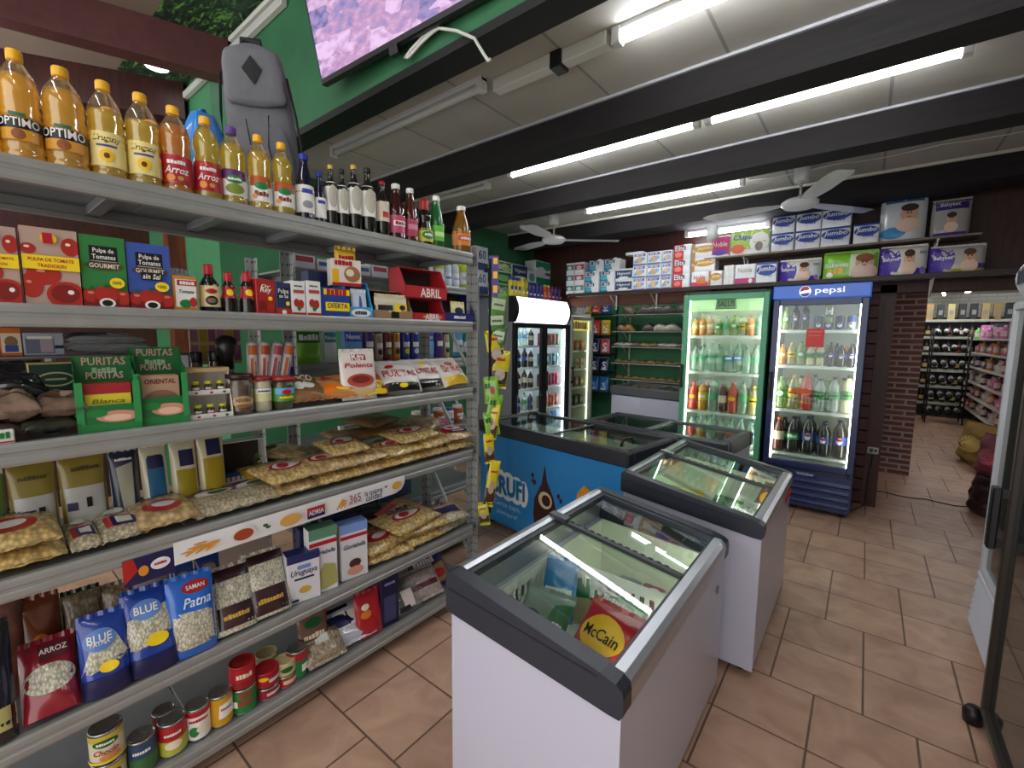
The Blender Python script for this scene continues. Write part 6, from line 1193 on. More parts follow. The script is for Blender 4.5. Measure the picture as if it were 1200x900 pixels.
# white chest freezers further back
def flatchest(A, ang, L_, D_, H_, label, trim='#4a4b50'):
    root = empty('chest_freezer', A, ang); FR = M(trim, .4)
    def K(g, nm): return kid(g.build(nm), root)
    g = G(); t = .05; z1 = H_-.12
    g.box(0, L_, 0, t, .05, z1, CAB, .008); g.box(0, L_, D_-t, D_, .05, z1, CAB, .008); g.box(0, t, t, D_-t, .05, z1, CAB); g.box(L_-t, L_, t, D_-t, .05, z1, CAB); g.box(t, L_-t, t, D_-t, .05, .4, CAB); K(g, 'cabinet')
    g = G()
    for (xa, xb, ya, yb) in ((-.015, L_+.015, -.015, .06), (-.015, L_+.015, D_-.06, D_+.015), (-.015, .06, .06, D_-.06), (L_-.06, L_+.015, .06, D_-.06)): g.box(xa, xb, ya, yb, z1, H_, FR, .015)
    K(g, 'lid_frame'); g = G(); g.box(.055, L_-.055, .055, D_-.055, H_-.02, H_-.014, GLASS); K(g, 'glass_lid')
    g = G(); g.box(L_*.46, L_*.5, .04, D_-.04, H_-.012, H_-.002, ALU, .002); K(g, 'sliding_edge')
    for x in (.08, L_-.08):
        for y in (.08, D_-.08):
            g = G(); g.lathe([(.02, 0), (.028, .004), (.028, .05), (.02, .052)], BLACK, 14, cx=x, cy=y); K(g, 'foot')
    return tag(root, label, 'freezer')
flatchest((-2.62, 5.45, 0), -.10, 1.15, .6, .90, 'white chest freezer with grey rim standing in the green alcove')
flatchest((-1.95, 3.52, 0), -.10, 1.22, .58, .80, 'low freezer with dark curved end, behind the blue freezer', '#3a3c42')
# ------------------------------------------------------------------ upright drinks fridges
def upright(name, loc, rz, w, d, h, body, frame, inner, z0, z1, levels, label, led=FRIDGE_LED, head=None, foot=None, doors=1, fw=.055, handle='left', cat='fridge', ledx=1, glass=GLASS, hz=None, ht=1.0):
    """front faces -y at y=0. z0..z1 is the door opening, levels are shelf heights"""
    root = empty(name, loc, rz)
    def K(g, nm): return kid(g.build(nm), root)
    a, b = -w/2, w/2; t = .04; g = G()
    g.box(a, a+t, .05, d, .06, h, body, .006); g.box(b-t, b, .05, d, .06, h, body, .006); g.box(a+t, b-t, d-t, d, .06, h, body); g.box(a+t, b-t, .05, d-t, h-t, h, body); g.box(a+t, b-t, .05, d-t, .06, z0-.01, body)
    K(g, 'cabinet')
    g = G(); e = .002
    for x in (a+t+e, b-t-e): g.grid(lambda u, v: (x, .06+(d-t-.065)*u, z0+(h-t-z0-.01)*v), 1, 1, inner, False)
    g.grid(lambda u, v: (a+t+(w-2*t)*u, d-t-e, z0+(h-t-z0-.01)*v), 1, 1, inner, False); g.box(a+t+e, b-t-e, .06, d-t-e, z0-.009, z0-.001, inner); K(g, 'liner')
    for i in range(doors):
        xa = a+(w/doors)*i+.002; xb = a+(w/doors)*(i+1)-.002; g = G()
        g.box(xa, xa+fw, 0, .045, z0-.03, z1+.03, frame, .005); g.box(xb-fw, xb, 0, .045, z0-.03, z1+.03, frame, .005); g.box(xa+fw, xb-fw, 0, .045, z0-.03, z0-.03+fw, frame, .003); g.box(xa+fw, xb-fw, 0, .045, z1+.03-fw, z1+.03, frame, .003)
        dr = K(g, 'door'); g = G(); g.box(xa+fw, xb-fw, .018, .022, z0-.03+fw, z1+.03-fw, glass); kid(g.build('glass_pane', root), dr); KIDS[dr.name][-1].parent = dr
        hx = xa+fw*.4 if (handle == 'left' or (doors == 2 and i == 1)) else xb-fw*.4
        g = G(); zc = hz or (z0+z1)/2; g.box(hx-.012*ht, hx+.012*ht, -.035-.01*(ht > 1), -.02, zc-.14, zc+.10, BLACK, .005); g.box(hx-.01, hx+.01, -.02, .0, zc-.13, zc-.10, BLACK); g.box(hx-.01, hx+.01, -.02, .0, zc+.06, zc+.09, BLACK); h_ = g.build('handle'); kid(h_, dr)
    for z in levels:
        g = G(); wi = M('#e8e8e4', .35, .2); g.box(a+t+.006, b-t-.006, .075, .083, z-.022, z+.004, wi, .001)
        for k in range(int((w-.1)/.04)): x = a+t+.02+.04*k; g.box(x-.002, x+.002, .08, d-t-.02, z-.006, z-.002, wi)
        K(g, 'wire_shelf')
    ztop = z1
    for s in ((-1, 1) if ledx == 1 else ((-1,) if ledx == -1 else ())):
        g = G(); x = s*(w/2-t-.014); g.box(x-.006, x+.006, .058, .068, z0+.02, z1-.02, led); K(g, 'light_strip')
    if ledx: g = G(); g.tube([(a+t+.03, .10, h-t-.03), (b-t-.03, .10, h-t-.03)], .010, led, 8); K(g, 'top_lamp')
    for x in (a+.06, b-.06):
        for y in (.12, d-.08): g = G(); g.lathe([(.018, 0), (.022, .004), (.018, .065)], BLACK, 12, cx=x, cy=y); K(g, 'foot')
    if head: head(root, K, a, b)
    if foot: foot(root, K, a, b)
    return tag(root, label, cat)
BLUEF = M('#1c2c5c', .35, coat=.3); PEPB = M('#3a5ca8', .35, emit=.35)
def pep_head(root, K, a, b):
    g = G(); g.box(a-.004, b+.004, -.012, .30, 1.885, 2.0, PEPB, .008)
    f = flat(-.013, 1.885); w = b-a; h = .115; wh = M('#f4f4f6', .35, emit=.3)
    cx = .345; dec = [('e', cx, .52, .064, .40, wh), ('p', [(cx-.058, .50), (cx-.045, .76), (cx-.015, .89), (cx+.02, .88), (cx+.048, .72), (cx+.03, .62), (cx-.01, .60), (cx-.035, .54)], M('#c82434', .35)), ('p', [(cx-.052, .34), (cx-.03, .18), (cx, .14), (cx+.035, .20), (cx+.055, .38), (cx+.03, .42), (cx-.01, .38)], M('#24479a', .35)), ('t', .60, .50, .30, 'pepsi', wh, .55)]
    paint(g, f, w, h, dec); K(g, 'illuminated_sign')
def pep_foot(root, K, a, b):
    g = G(); g.box(a+.01, b-.01, .015, .05, .05, .36, BLUEF)
    for k in range(4):
        z = .10+.062*k; g.prism([(-.015, z), (.016, z-.018), (.016, z+.03), (-.012, z+.028)], a+.02, b-.02, M('#24386e', .35, coat=.3), 'x')
    g.box(-.09, .09, -.004, .016, .343, .362, M('#24386e', .35, coat=.3), .006); paint(g, flat(-.005, .343), .36, .02, [('t', .5, .5, .35, 'pepsico', M('#8f9cc0', .35))])
    K(g, 'grille')
PY = 4.63; PX = -.345
INW = M('#dfe2da', .5)
PL = [.90, 1.30, 1.615]
upright('drinks_fridge', (PX, PY, 0), 0, .68, .60, 1.99, BLUEF, BLUEF, INW, .43, 1.85, PL+[.50], 'tall blue drinks fridge with pepsi sign on top', head=pep_head, foot=pep_foot, fw=.05, handle='none' and 'left')
GRNF = M('#5aa67e', .4)
def grn_head(root, K, a, b):
    g = G(); g.box(a+.06, b-.06, .05, .07, 1.80, 1.93, M('#b9dca0', .4, emit=.4)); f = flat(.049, 1.80, 0); g2 = M('#3a4a3c', .5)
    paint(g, f, b-a-.12, .13, [('p', [(.36, .12), (.66, .2), (.64, .9), (.38, .95)], M('#a8c494', .4)), ('r', .37, .84, .65, .88, g2), ('r', .37, .14, .65, .18, g2), ('t', .51, .52, .24, 'SALUS', g2, .5)]); K(g, 'header_sign')
GX = -1.095
GL = [.80, 1.20, 1.56]
upright('drinks_fridge', (GX, PY, 0), 0, .76, .58, 1.99, M('#23402e', .5), GRNF, INW, .42, 1.93, GL+[.46], 'tall green-framed drinks fridge of water and juice bottles', head=grn_head, fw=.05)
struct_ = None
TB = {}
def drink(key, r, h, body, cap, lab=None, dec=(), kind='soda', X=0, Y=0, Z=0, label='', grp='', liquid=None, nm='drink_bottle', cat='bottle', rz=0.0):
    o = place(('dr', key, round(r, 4), round(h, 3)), lambda: bottle(nm, kind, r, h, body, cap, lab, dec, liquid=liquid, n=14), (X, Y, Z), rz)
    o.location = (X, Y, Z); o.rotation_euler = (0, 0, rz); return tag(o, label, cat, grp)
def P(h, **k): return M(h, .2, coat=.6, **k)
CL = clear('#f0faf6', .30, .04, 1); CLG = clear('#dff4e8', .36, .04, 1)
TY = {
 'orange': (P('#d8781c'), M('#e0742a', .4), (.34, .60, M('#e0a040', .4)), [('r', .1, .4, .9, .7, WH)]),
 'lime': (clear('#cfe0a0', .5, .04, .9), M('#5aa83a', .4), (.34, .60, M('#4a9a3a', .4)), [('e', .5, .5, .3, .3, WH)]),
 'water': (CL, M('#7fc2c8', .4), (.40, .60, M('#4a90c0', .4)), [('r', .1, .4, .9, .7, WH)]),
 'gwater': (CLG, M('#4a9a8a', .4), (.40, .56, M('#58a878', .4)), []),
 'red': (P('#b8402a'), M('#d8563a', .4), (.34, .62, M('#c83a3a', .4)), [('e', .5, .5, .4, .25, YC)]),
 'amber': (P('#b8801c'), M('#6a9ac0', .4), (.34, .62, M('#d8b03a', .4)), [('r', .1, .35, .9, .7, CR)]),
 'cola': (P('#160c0a'), M('#23285c', .4), (.36, .58, M('#1c3c8c', .4)), [('e', .5, .5, .22, .4, WH), ('r', .3, .5, .7, .8, RD)]),
 'colag': (P('#130c0a'), M('#1a1a1c', .4), (.36, .56, M('#2a7a3c', .4)), [('t', .5, .5, .8, 'Mate', WH)]),
 'yellow': (clear('#e8e0b0', .5, .04, .9), YC, (.36, .60, M('#d8b41c', .4)), [('r', .1, .4, .9, .65, BK)]),
 'brown': (P('#4a2014'), M('#c85a3a', .4), (.34, .6, M('#c8b8a0', .4)), []),
 'milky': (P('#cfc9a0'), M('#23232a', .4), (.36, .60, M('#3a8a3c', .4)), [('t', .5, .5, .8, 'Twist', BK)]),
 'clear': (CL, M('#1f1f24', .4), (.36, .60, M('#2a8a3c', .4)), [('r', .1, .4, .9, .6, BK)]),
}
def row(xs, z, Y, types, r, h, fname, shelf, grp, kind='soda', rz=0.0, along=None):
    for i, (x, ty) in enumerate(zip(xs, types)):
        b, c, l, dc = TY[ty]; X_, Y_ = (x, Y) if along is None else (along, x)
        drink(ty, r, h*(1+.06*((i*7) % 3-1)), b, c, l, dc, kind if ty not in ('water', 'gwater') else 'water', X_, Y_, z+.0035, '%s %sbottle from the left %s of %s' % (ORD[i], 'rear-row ' if Y == PY+.25 else '', shelf, fname), grp, rz=rz)
def lins(a, b, n): return [a+(b-a)*i/(n-1) for i in range(n)]
gf = 'the green-framed fridge'
row(lins(GX-.29, GX+.29, 9), 1.56, PY+.14, ['amber', 'orange', 'amber', 'lime', 'gwater', 'lime', 'yellow', 'orange', 'gwater'], .034, .19, gf, 'on the top shelf', 'bottles on the top shelf of the green-framed fridge')
row(lins(GX-.28, GX+.28, 8), 1.20, PY+.15, ['gwater', 'gwater', 'gwater', 'gwater', 'water', 'water', 'gwater', 'gwater'], .039, .27, gf, 'on the second shelf', 'bottles on the second shelf of the green-framed fridge')
row(lins(GX-.28, GX+.28, 7), .80, PY+.15, ['red', 'amber', 'gwater', 'brown', 'red', 'gwater', 'yellow'], .045, .30, gf, 'on the third shelf', 'bottles on the third shelf of the green-framed fridge')
row(lins(GX-.28, GX+.28, 7), .46, PY+.15, ['gwater', 'water', 'gwater', 'water', 'gwater', 'water', 'water'], .045, .28, gf, 'on the lowest shelf', 'bottles on the lowest shelf of the green-framed fridge')
for z_, n_, k_, r_, h_, s_ in ((1.56, 8, ['orange', 'gwater', 'amber', 'water'], .031, .18, 'on the top shelf'), (1.20, 7, ['gwater', 'water'], .036, .26, 'on the second shelf'), (.80, 7, ['amber', 'red', 'gwater'], .038, .29, 'on the third shelf'), (.46, 7, ['water', 'gwater'], .038, .27, 'on the lowest shelf')):
    row(lins(GX-.25, GX+.25, n_), z_, PY+.25, (k_*8)[:n_], r_, h_, gf, s_, 'rear bottles of the green-framed fridge')
bf = 'the blue fridge'
row([PX-.25, PX-.175, PX-.105], 1.615, PY+.14, ['lime', 'cola', 'cola'], .033, .22, bf, 'on the top shelf', 'bottles on the top shelf of the blue fridge')
for i, (x, z2) in enumerate(((.07, 0), (.07, .125), (.15, 0), (.23, 0), (.0, 0))):
    g = G(); r = .032; h = .12; g.lathe([(r*.8, 0), (r, .008), (r, h-.012), (r*.82, h), (0, h-.002)], M('#3a4a8a' if i % 2 == 0 else '#b9c0c8', .25, .5), 16); paint(g, cyl(r), 2*r, h, [('r', .0, .55, 1, .95, M(('#7a9a5a', '#8a9a3a', '#1c2c5c', '#1c3c8c', '#24505c')[i], .35)), ('e', .5, .35, .26, .16, WH), ('p', [(.3, .36), (.7, .4), (.6, .48), (.4, .48)], RD)], seg=6)
    o = g.build('drink_can', loc=(PX+x, PY+.14, 1.6185+z2)); tag(o, ('left stacked drink can, lower, on the top shelf of the blue fridge', 'stacked drink can with green top, upper, in the blue fridge', 'middle drink can on the top shelf of the blue fridge', 'right drink can on the top shelf of the blue fridge', 'dark drink can behind the red paper sign')[i], 'drink can', 'cans in the blue fridge')
row(lins(PX-.26, PX+.25, 8), 1.30, PY+.14, ['orange', 'yellow', 'lime', 'milky', 'milky', 'cola', 'cola', 'cola'], .034, .20, bf, 'on the second shelf', 'bottles on the second shelf of the blue fridge')
row(lins(PX-.25, PX+.25, 6), .90, PY+.15, ['lime', 'yellow', 'red', 'clear', 'clear', 'milky'], .048, .31, bf, 'on the third shelf', 'large bottles on the third shelf of the blue fridge')
row(lins(PX-.245, PX+.22, 5), .50, PY+.15, ['brown', 'colag', 'cola', 'cola', 'cola'], .053, .33, bf, 'on the lowest shelf', 'large bottles on the lowest shelf of the blue fridge')
for z_, n_, k_, r_, h_, s_ in ((1.30, 7, ['orange', 'lime', 'cola'], .030, .19, 'on the second shelf'), (.90, 5, ['lime', 'milky', 'clear'], .042, .30, 'on the third shelf'), (.50, 5, ['colag', 'cola'], .046, .32, 'on the lowest shelf')):
    row(lins(PX-.21, PX+.21, n_), z_, PY+.25, (k_*8)[:n_], r_, h_, bf, s_, 'rear bottles of the blue fridge')
g = G(); g.box(-.065, .065, 0, .002, 0, .16, M('#d8403a', .5)); paint(g, flat(0), .13, .16, [('r', .12, .8, .88, .86, M('#e87a70', .5)), ('r', .12, .6, .8, .65, M('#e87a70', .5))]); o = g.build('paper_sign', loc=(PX-.01, PY-.003+.019, 1.47)); tag(o, 'red paper sign taped inside the glass of the blue fridge', 'paper sign')
g = G(); g.box(-.075, .075, 0, .002, 0, .035, M('#e0542e', .5)); o = g.build('price_tag', loc=(PX-.08, PY+.016, 1.06)); tag(o, 'small orange tag on the glass of the blue fridge', 'tag')

# black double-door fridge on the left wall, facing the aisle
BFX = -3.10; BFY0, BFY1 = 3.97, 5.16
def blk_head(root, K, a, b):
    g = G(); n = 10; pr = [(.10, 1.70)]+[(.045-.055*math.sin(PI*i/n)*.9, 1.70+.285*i/n) for i in range(n+1)]+[(.10, 1.985)]
    g.prism(pr, a+.06, b-.03, M('#f4f6fa', .3, emit=1.25), 'x'); K(g, 'light_box')
    g = G(); g.prism([(q[0]-.006, q[1]) for q in pr], a-.005, a+.06, BLACK, 'x'); g.prism([(q[0]-.006, q[1]) for q in pr], b-.03, b, BLACK, 'x'); K(g, 'end_cap')
def blk_foot(root, K, a, b):
    g = G(); g.box(a+.01, b-.01, .01, .05, .08, .30, DARK); K(g, 'grille')
W2 = BFY1-BFY0; BC = (BFY0+BFY1)/2
BL_ = [.62, .90, 1.16, 1.42]
upright('drinks_fridge', (BFX, BC, 0), R90, W2, .62, 1.99, M('#8f8f98', .35, .3), BLACK, M('#dfe3e8', .4), .36, 1.66, BL_+[.38], 'black-framed double-door fridge with white light box on top', led=COLD_LED, head=blk_head, foot=blk_foot, doors=2, fw=.055)
bf = 'the black fridge'
for zi, z in enumerate(BL_+[.38]):
    sh = ['on the fourth shelf', 'on the third shelf', 'on the second shelf', 'on the top shelf', 'on the lowest shelf'][zi]
    types = [['red', 'cola', 'clear', 'cola'], ['brown', 'brown', 'brown', 'brown'], ['cola', 'cola', 'cola', 'brown'], ['water', 'water', 'water', 'brown'], ['clear', 'clear', 'gwater', 'gwater']][zi]
    row(lins(BFY0+.11, BC-.10, 4), z, 0, types, .036, .215, bf, sh+', left door', 'bottles behind the left door of the black fridge', along=BFX-.14, rz=R90)
    for i, y in enumerate(lins(BC+.09, BFY1-.12, 6)):
        c1, c2 = [('#c87a3a', '#b83a3a'), ('#c83a5a', '#8a2a4a'), ('#5a8a9a', '#b8c8d0'), ('#3a7a4a', '#c83a5a'), ('#3a6ac0', '#8ab0d8')][zi]
        if (i+zi) % 2: c1, c2 = c2, c1
        def mk():
            g = G(); r = .030; h = .155; g.lathe([(r*.8, 0), (r, .008), (r, h-.014), (r*.8, h), (0, h-.002)], M(c1, .25, .4), 14); paint(g, cyl(r), 2*r, h, [('r', 0, .35, 1, .75, M(c2, .3))], seg=5); return g.build('drink_can')
        o = place(('cn', c1, c2), mk, (BFX-.14, y, z+.0035), R90); o.location = (BFX-.14, y, z+.0035); tag(o, '%s can from the left %s, right door of %s' % (ORD[i], sh, bf), 'drink can', 'cans behind the right door of the black fridge')
# white narrow fridge next to it
def wh_head(root, K, a, b):
    g = G(); g.box(a+.07, b-.07, .05, .06, 1.62, 1.76, M('#d8c86a', .4, emit=.5)); paint(g, flat(.049, 1.62), b-a-.14, .14, [('t', .5, .5, .8, 'Fiesta', M('#b86a2a', .4)), ('e', .8, .3, .1, .2, OR)]); K(g, 'header_sign')
upright('drinks_fridge', (-3.1, 5.50, 0), R90, .62, .60, 1.86, M('#c8c9c4', .4), M('#c4c5c0', .35, .3), M('#cfd2b8', .4), .30, 1.78, [.55, .82, 1.08, 1.34], 'narrow pale grey glass-door fridge right of the black one', led=tube_mat(1.8, (1, .98, .8), 'dim_led'), head=wh_head, fw=.05)
for zi, z in enumerate((.55, .82, 1.08, 1.34)):
    for i, y in enumerate(lins(5.28, 5.72, 4)):
        o = place(('dairy', zi), lambda: carton('dairy_carton', .08, .1, .14, ('#3a3428', '#8a5a3a', '#9a9478', '#a85a34')[zi], [('r', .1, .3, .9, .7, M(('#8a8474', '#c8b088', '#b83a3a', '#c8923a')[zi], .4))]), (0, 0, 0)); o.location = (-3.22, y, z+.0035); o.rotation_euler = (0, 0, R90)
        tag(o, '%s carton from the left on shelf %s up in the narrow pale fridge' % (ORD[i], ('one', 'two', 'three', 'four')[zi]), 'carton', 'cartons in the narrow pale fridge')

# fridges on the right wall, seen from the side of their glass fronts
GPL = M('#cfd2d6', .35, .2); GREYGL = clear('#9aa09c', .25, .03, .9)
def right_head(root, K, a, b):
    g = G(); pr = [(.06, 1.74)]+[(.045-.05*math.sin(PI*i/8), 1.74+.22*i/8) for i in range(9)]+[(.2, 1.96), (.2, 1.74)]; g.prism(pr, a, b, M('#dfe1e6', .35), 'x'); paint(g, lambda u, v, e: (u, -.006-e, 1.78+v), b-a, .14, [('t', .22, .5, .3, 'FRIO', M('#3a3c44', .4))]); K(g, 'header')
def right_foot(root, K, a, b):
    g = G(); wv = M('#d6d9e6', .4)
    for k in range(7):
        z = .06+.035*k; g.prism([(-.022+.002*k, z), (.01, z-.004), (.01, z+.030), (-.012+.002*k, z+.028)], a+.01, b-.01, wv, 'x')
    g.box(a+.01, b-.01, .01, .045, .05, .33, wv); g.box(a+.01, b-.01, -.006, .012, .31, .335, wv, .003); K(g, 'grille')
upright('glass_door_fridge', (.555, 2.95, 0), -R90, .72, .60, 1.96, GPL, GPL, M('#8c928c', .5), .36, 1.70, [.7, 1.05, 1.4], 'pale upright fridge with white louvred foot at the right edge', ledx=0, head=right_head, foot=right_foot, fw=.035, handle='right', glass=GREYGL)
upright('glass_door_fridge', (.457, 2.03, 0), -R90, .80, .65, 2.0, M('#6c6a62', .4, .3), M('#3a332e', .4, .2), M('#8c8a7c', .5), .12, 1.92, [.5, .9, 1.3], 'nearest glass-door fridge at the right edge with black handle', ledx=0, fw=.03, hz=.90, ht=1.9, handle='left', glass=GREYGL)
g = G(); g.box(-.03, .03, -.06, .0, 0, .30, BLACK, .012); g.box(-.02, .02, -.03, .02, .02, .06, BLACK); g.box(-.02, .02, -.03, .02, .24, .28, BLACK)
for i in range(10):
    o = place(('frz', i % 3), lambda: bag('frozen_food_bag', .18, .22, .06, ('#9a9c94', '#7c8a80', '#b0a890')[i % 3], [('r', .2, .3, .8, .6, M('#c8c8c0', .4))], 'stand', seed=i), (0, 0, 0))
    o.location = ((.72, 2.72+.2*(i % 3), .704+.35*(i//3)) if i < 9 else (.66, 2.0, .504)); o.rotation_euler = (0, 0, -R90); tag(o, '%s pale bag behind the grey glass of the right-hand fridges' % ORD[i], 'bag', 'pale bags in the right-hand fridges')
g = G(); g.lathe([(.012, 0), (.03, .005), (.034, .05), (.02, .07)], BLACK, 14); o = g.build('castor', loc=(.45, 2.47, 0)); tag(o, 'black castor foot on the floor at the lower right', 'castor')
# ------------------------------------------------------------------ paper goods on the back wall shelves
SHY = 4.93
WOODSH = M('#4a2a1c', .5); g = G(); g.box(-3.0, 1.02, SHY-.01, 5.17, 2.052, 2.07, M('#c9c4b8', .5)); g.box(-3.0, 1.02, SHY-.03, SHY-.01, 2.035, 2.072, M('#2a1a16', .5))
lo = empty('wall_shelf', (-1, 5.05, 2.05)); g.v = [(a+1, b-5.05, c-2.05) for a, b, c in g.v]; kid(g.build('board'), lo)
def bracket(x, y, z, par, d=.22, m=None):
    g = G(); m = m or M('#d8d6ce', .45, .2); g.box(-.008, .008, d*.0, d, -.012, 0, m); g.box(-.008, .008, d-.012, d, -d*.8, 0, m); g.tube([(0, .02, -.01), (0, d-.01, -d*.7)], .005, m, 6)
    o = g.build('bracket'); kid(o, par); o.location = (x-par.location.x, y-par.location.y, z-par.location.z); return o
for x in (-2.45, -1.95, .38): bracket(x, SHY+.01, 2.05, lo)
tag(lo, 'lower long wall shelf holding paper goods above the fridges', 'wall shelf')
up = empty('wall_shelf', (-.4, 5.05, 2.34)); g = G(); g.box(-.98, 1.02, -.13, .12, 0, .016, M('#7a6a5c', .5)); kid(g.build('board'), up)
for x in (-1.02, .38): bracket(x, SHY+.01, 2.34, up)
tag(up, 'upper wall shelf of paper goods and diaper packs under the rear beam', 'wall shelf')
def wall_pack(x0, x1, yt, yb, zbase, c, dec, label, cat='paper pack', cols=2, rows=2, Y=SHY, d=.18, lift=0.0, grp=None, key=None, soft=0, h=None):
    A = aty(x0, (yt+yb)/2, Y); B = aty(x1, (yt+yb)/2, Y); w = (B[0]-A[0])*.97; hh = h or (aty((x0+x1)/2, yt, Y)[2]-aty((x0+x1)/2, yb, Y)[2]); 
    def mk():
        if soft: return bag('diaper_pack', w, hh, d, c, dec, 'box', seed=int(x0), wr=.03, nu=16, nv=12)
        return pack('toilet_paper_pack', w, d, hh, c, dec, cols, rows)
    o = mk() if key is None else place(key, mk, (0, 0, 0))
    o.location = ((A[0]+B[0])/2, Y+(d/2 if soft else 0), zbase+lift); o.rotation_euler = (0, 0, 0); tag(o, label, cat, grp); return hh
PW = '#e6e8ea'; TEAL = M('#1f7fa0', .4); NVY = M('#1c3460', .4); REDP = M('#c8303c', .4); EG = 'paper packs on the lower wall shelf'
elite = [('r', 0, .0, .62, 1, TEAL), ('e', .75, .5, .28, .6, M(PW, .4)), ('r', .05, .6, .72, .88, NVY), ('t', .38, .74, .56, 'Elite', WH), ('e', .3, .3, .22, .18, M('#4ab0c8', .4))]
eliter = [('r', 0, 0, .6, 1, REDP), ('r', .6, 0, 1, 1, M(PW, .4)), ('r', .05, .6, .72, .88, NVY), ('t', .38, .74, .56, 'Elite', WH), ('e', .3, .28, .2, .18, M('#e87a70', .4))]
higi = [('r', 0, .15, 1, .85, NVY), ('t', .5, .55, .8, 'Higienol', WH, .3), ('e', .5, .2, .3, .1, WH), ('r', .1, .3, .9, .36, M('#4a7ab0', .4))]
kids_ = [('r', .1, .72, .9, .92, M('#4a4f9a', .4)), ('t', .5, .82, .6, 'Babysec', WH), ('e', .5, .42, .26, .24, M('#d8b48a', .5)), ('e', .25, .3, .14, .14, M('#8ab4d8', .4)), ('e', .78, .5, .12, .14, M('#8ab4d8', .4)), ('r', 0, 0, 1, .1, M('#6a7ac0', .4))]
jumbo = [('e', .5, .62, .50, .26, M('#24449a', .4)), ('t', .5, .66, .84, 'Jumbo', WH, .3, .2), ('t', .6, .40, .4, 'Plus', M('#24449a', .4), .2, .2), ('r', 0, .9, 1, 1, M('#24449a', .4))]
gold = [('e', .55, .6, .46, .26, M('#c8961c', .4)), ('t', .58, .62, .7, 'Jumbo', WH, .25, .2), ('r', 0, 0, .16, 1, M('#b88a4a', .4)), ('t', .08, .5, .12, '30', WH)]
zl = 2.0705
for cx0, cx1, nm in ((685, 701.5, 'left'), (702.5, 720, 'middle')):
    for k in range(2): wall_pack(cx0, cx1, 324.5, 343, zl, PW, elite, 'blue and white Elite pack, %s column, %s row of the wall shelf' % (nm, ('bottom', 'middle')[k]), lift=.127*k, grp=EG, key=('el', cx0), h=.125)
for x0, nm in ((689, 'left'), (707, 'right')): wall_pack(x0, x0+18, 324.5, 343, zl, PW, elite, 'blue and white Elite pack on the top row, %s one' % nm, lift=.254, grp=EG, key=('el2', x0), h=.125)
for k in range(2): wall_pack(721, 740.5, 324.5, 343, zl, PW, higi, 'navy Higienol pack, %s one of its stack' % ('lower', 'upper')[k], lift=.127*k, grp=EG, key='hi', h=.125)
for j, (x0, x1) in enumerate(((741, 757), (757.5, 774), (775, 786))):
    for k in range(3): wall_pack(x0, x1, 322, 341, zl, PW, kids_, 'white pack with small animal print, %s column, %s row' % (('left', 'middle', 'right narrow')[j], ('bottom', 'middle', 'top')[k]), lift=.137*k, grp=EG, key=('kd', j), h=.135)
for k in range(3): wall_pack(788, 808, 318, 339, zl, PW, eliter, 'red and white Elite pack, %s of its column' % ('bottom', 'middle', 'top')[k], lift=.150*k, grp=EG, key='er', h=.148)
wall_pack(810, 830, 317, 339, zl, PW, [('r', 0, 0, 1, .3, M('#d8486a', .4)), ('t', .5, .6, .7, 'Noble', M('#c8305a', .4)), ('e', .6, .35, .3, .2, OR)], 'pink and white pack at the bottom, left of the gold pack', grp=EG, h=.152)
wall_pack(830.5, 846, 317, 337, zl, PW, gold, 'gold and white pack on the bottom row', grp=EG, h=.150)
for k in range(2): wall_pack(810, 838, 297, 316, zl, PW, gold, 'wide gold Jumbo pack marked 30, %s one' % ('lower', 'upper')[k], lift=.154+.142*k, grp=EG, key='gj', h=.14)
o = pack('toilet_paper_pack', .2, .12, .03, PW, [], 3, 1); o.location = (-2.18, 5.0, zl+.413); tag(o, 'small roll pack lying flat on top of the animal print packs', 'paper pack', EG)
for i, (x0, x1, col, nrow) in enumerate(((663.5, 672, '#3a7a72', 3), (673, 684, '#b0505c', 3))):
    for k in range(nrow): 
        c = ('#3a7a72', '#a84a5c')[i] if k != 0 or i == 0 else '#5a8a80'
        wall_pack(x0, x1, 324, 341, zl, PW, [('r', 0, .3, 1, .8, M(c, .4)), ('e', .5, .5, .3, .16, M(PW, .4))], 'narrow %s pack %s in the stack at the left end of the wall shelf' % (('teal', 'pink')[i], ('lowest', 'middle', 'on top')[k]), lift=.127*k, cols=1, grp=EG, key=('nr', i, c), h=.125)
wall_pack(848, 860, 310, 333, zl, '#dcdcd8', [], 'clear pack of plain white rolls', cols=2, rows=3, grp=EG)
wall_pack(861, 885, 311, 334, zl, PW, [('r', 0, 0, 1, .3, M('#c03a7a', .4)), ('t', .5, .7, .7, 'Noble', M('#a89a8a', .4)), ('e', .8, .15, .1, .12, WH)], 'white pack with magenta foot', cols=3, grp=EG)
wall_pack(886, 910, 309, 333, zl, PW, jumbo, 'blue and white Jumbo pack on the lower shelf', cols=2, grp=EG)
def baby(hair='#4a2c1c', cx=.62): return [('e', cx, .55, .11, .30, M('#d8a88a', .5)), ('e', cx, .74, .11, .13, M(hair, .5)), ('e', cx, .22, .16, .24, M('#e8c8b0', .5)), ('e', cx-.035, .58, .012, .03, M('#3a2418', .5)), ('e', cx+.035, .58, .012, .03, M('#3a2418', .5)), ('e', cx, .46, .03, .02, M('#b0584a', .5))]
PUR = M('#4a2c9a', .35); purd = [('e', .15, .5, .30, .62, PUR), ('r', 0, 0, .2, 1, PUR), ('r', .6, 0, 1, .22, PUR), ('t', .24, .55, .34, 'Babysec', WH, .2), ('e', .9, .15, .05, .12, M('#8a7ac8', .4)), ('r', .82, .7, .96, .8, M('#9a9ab0', .4))]
DP = '#e0dcd4'
wall_pack(911, 962, 308, 333, zl, DP, purd+baby(), 'purple and white diaper pack, left one on the lower shelf', 'diaper pack', soft=1, d=.14, grp='diaper packs')
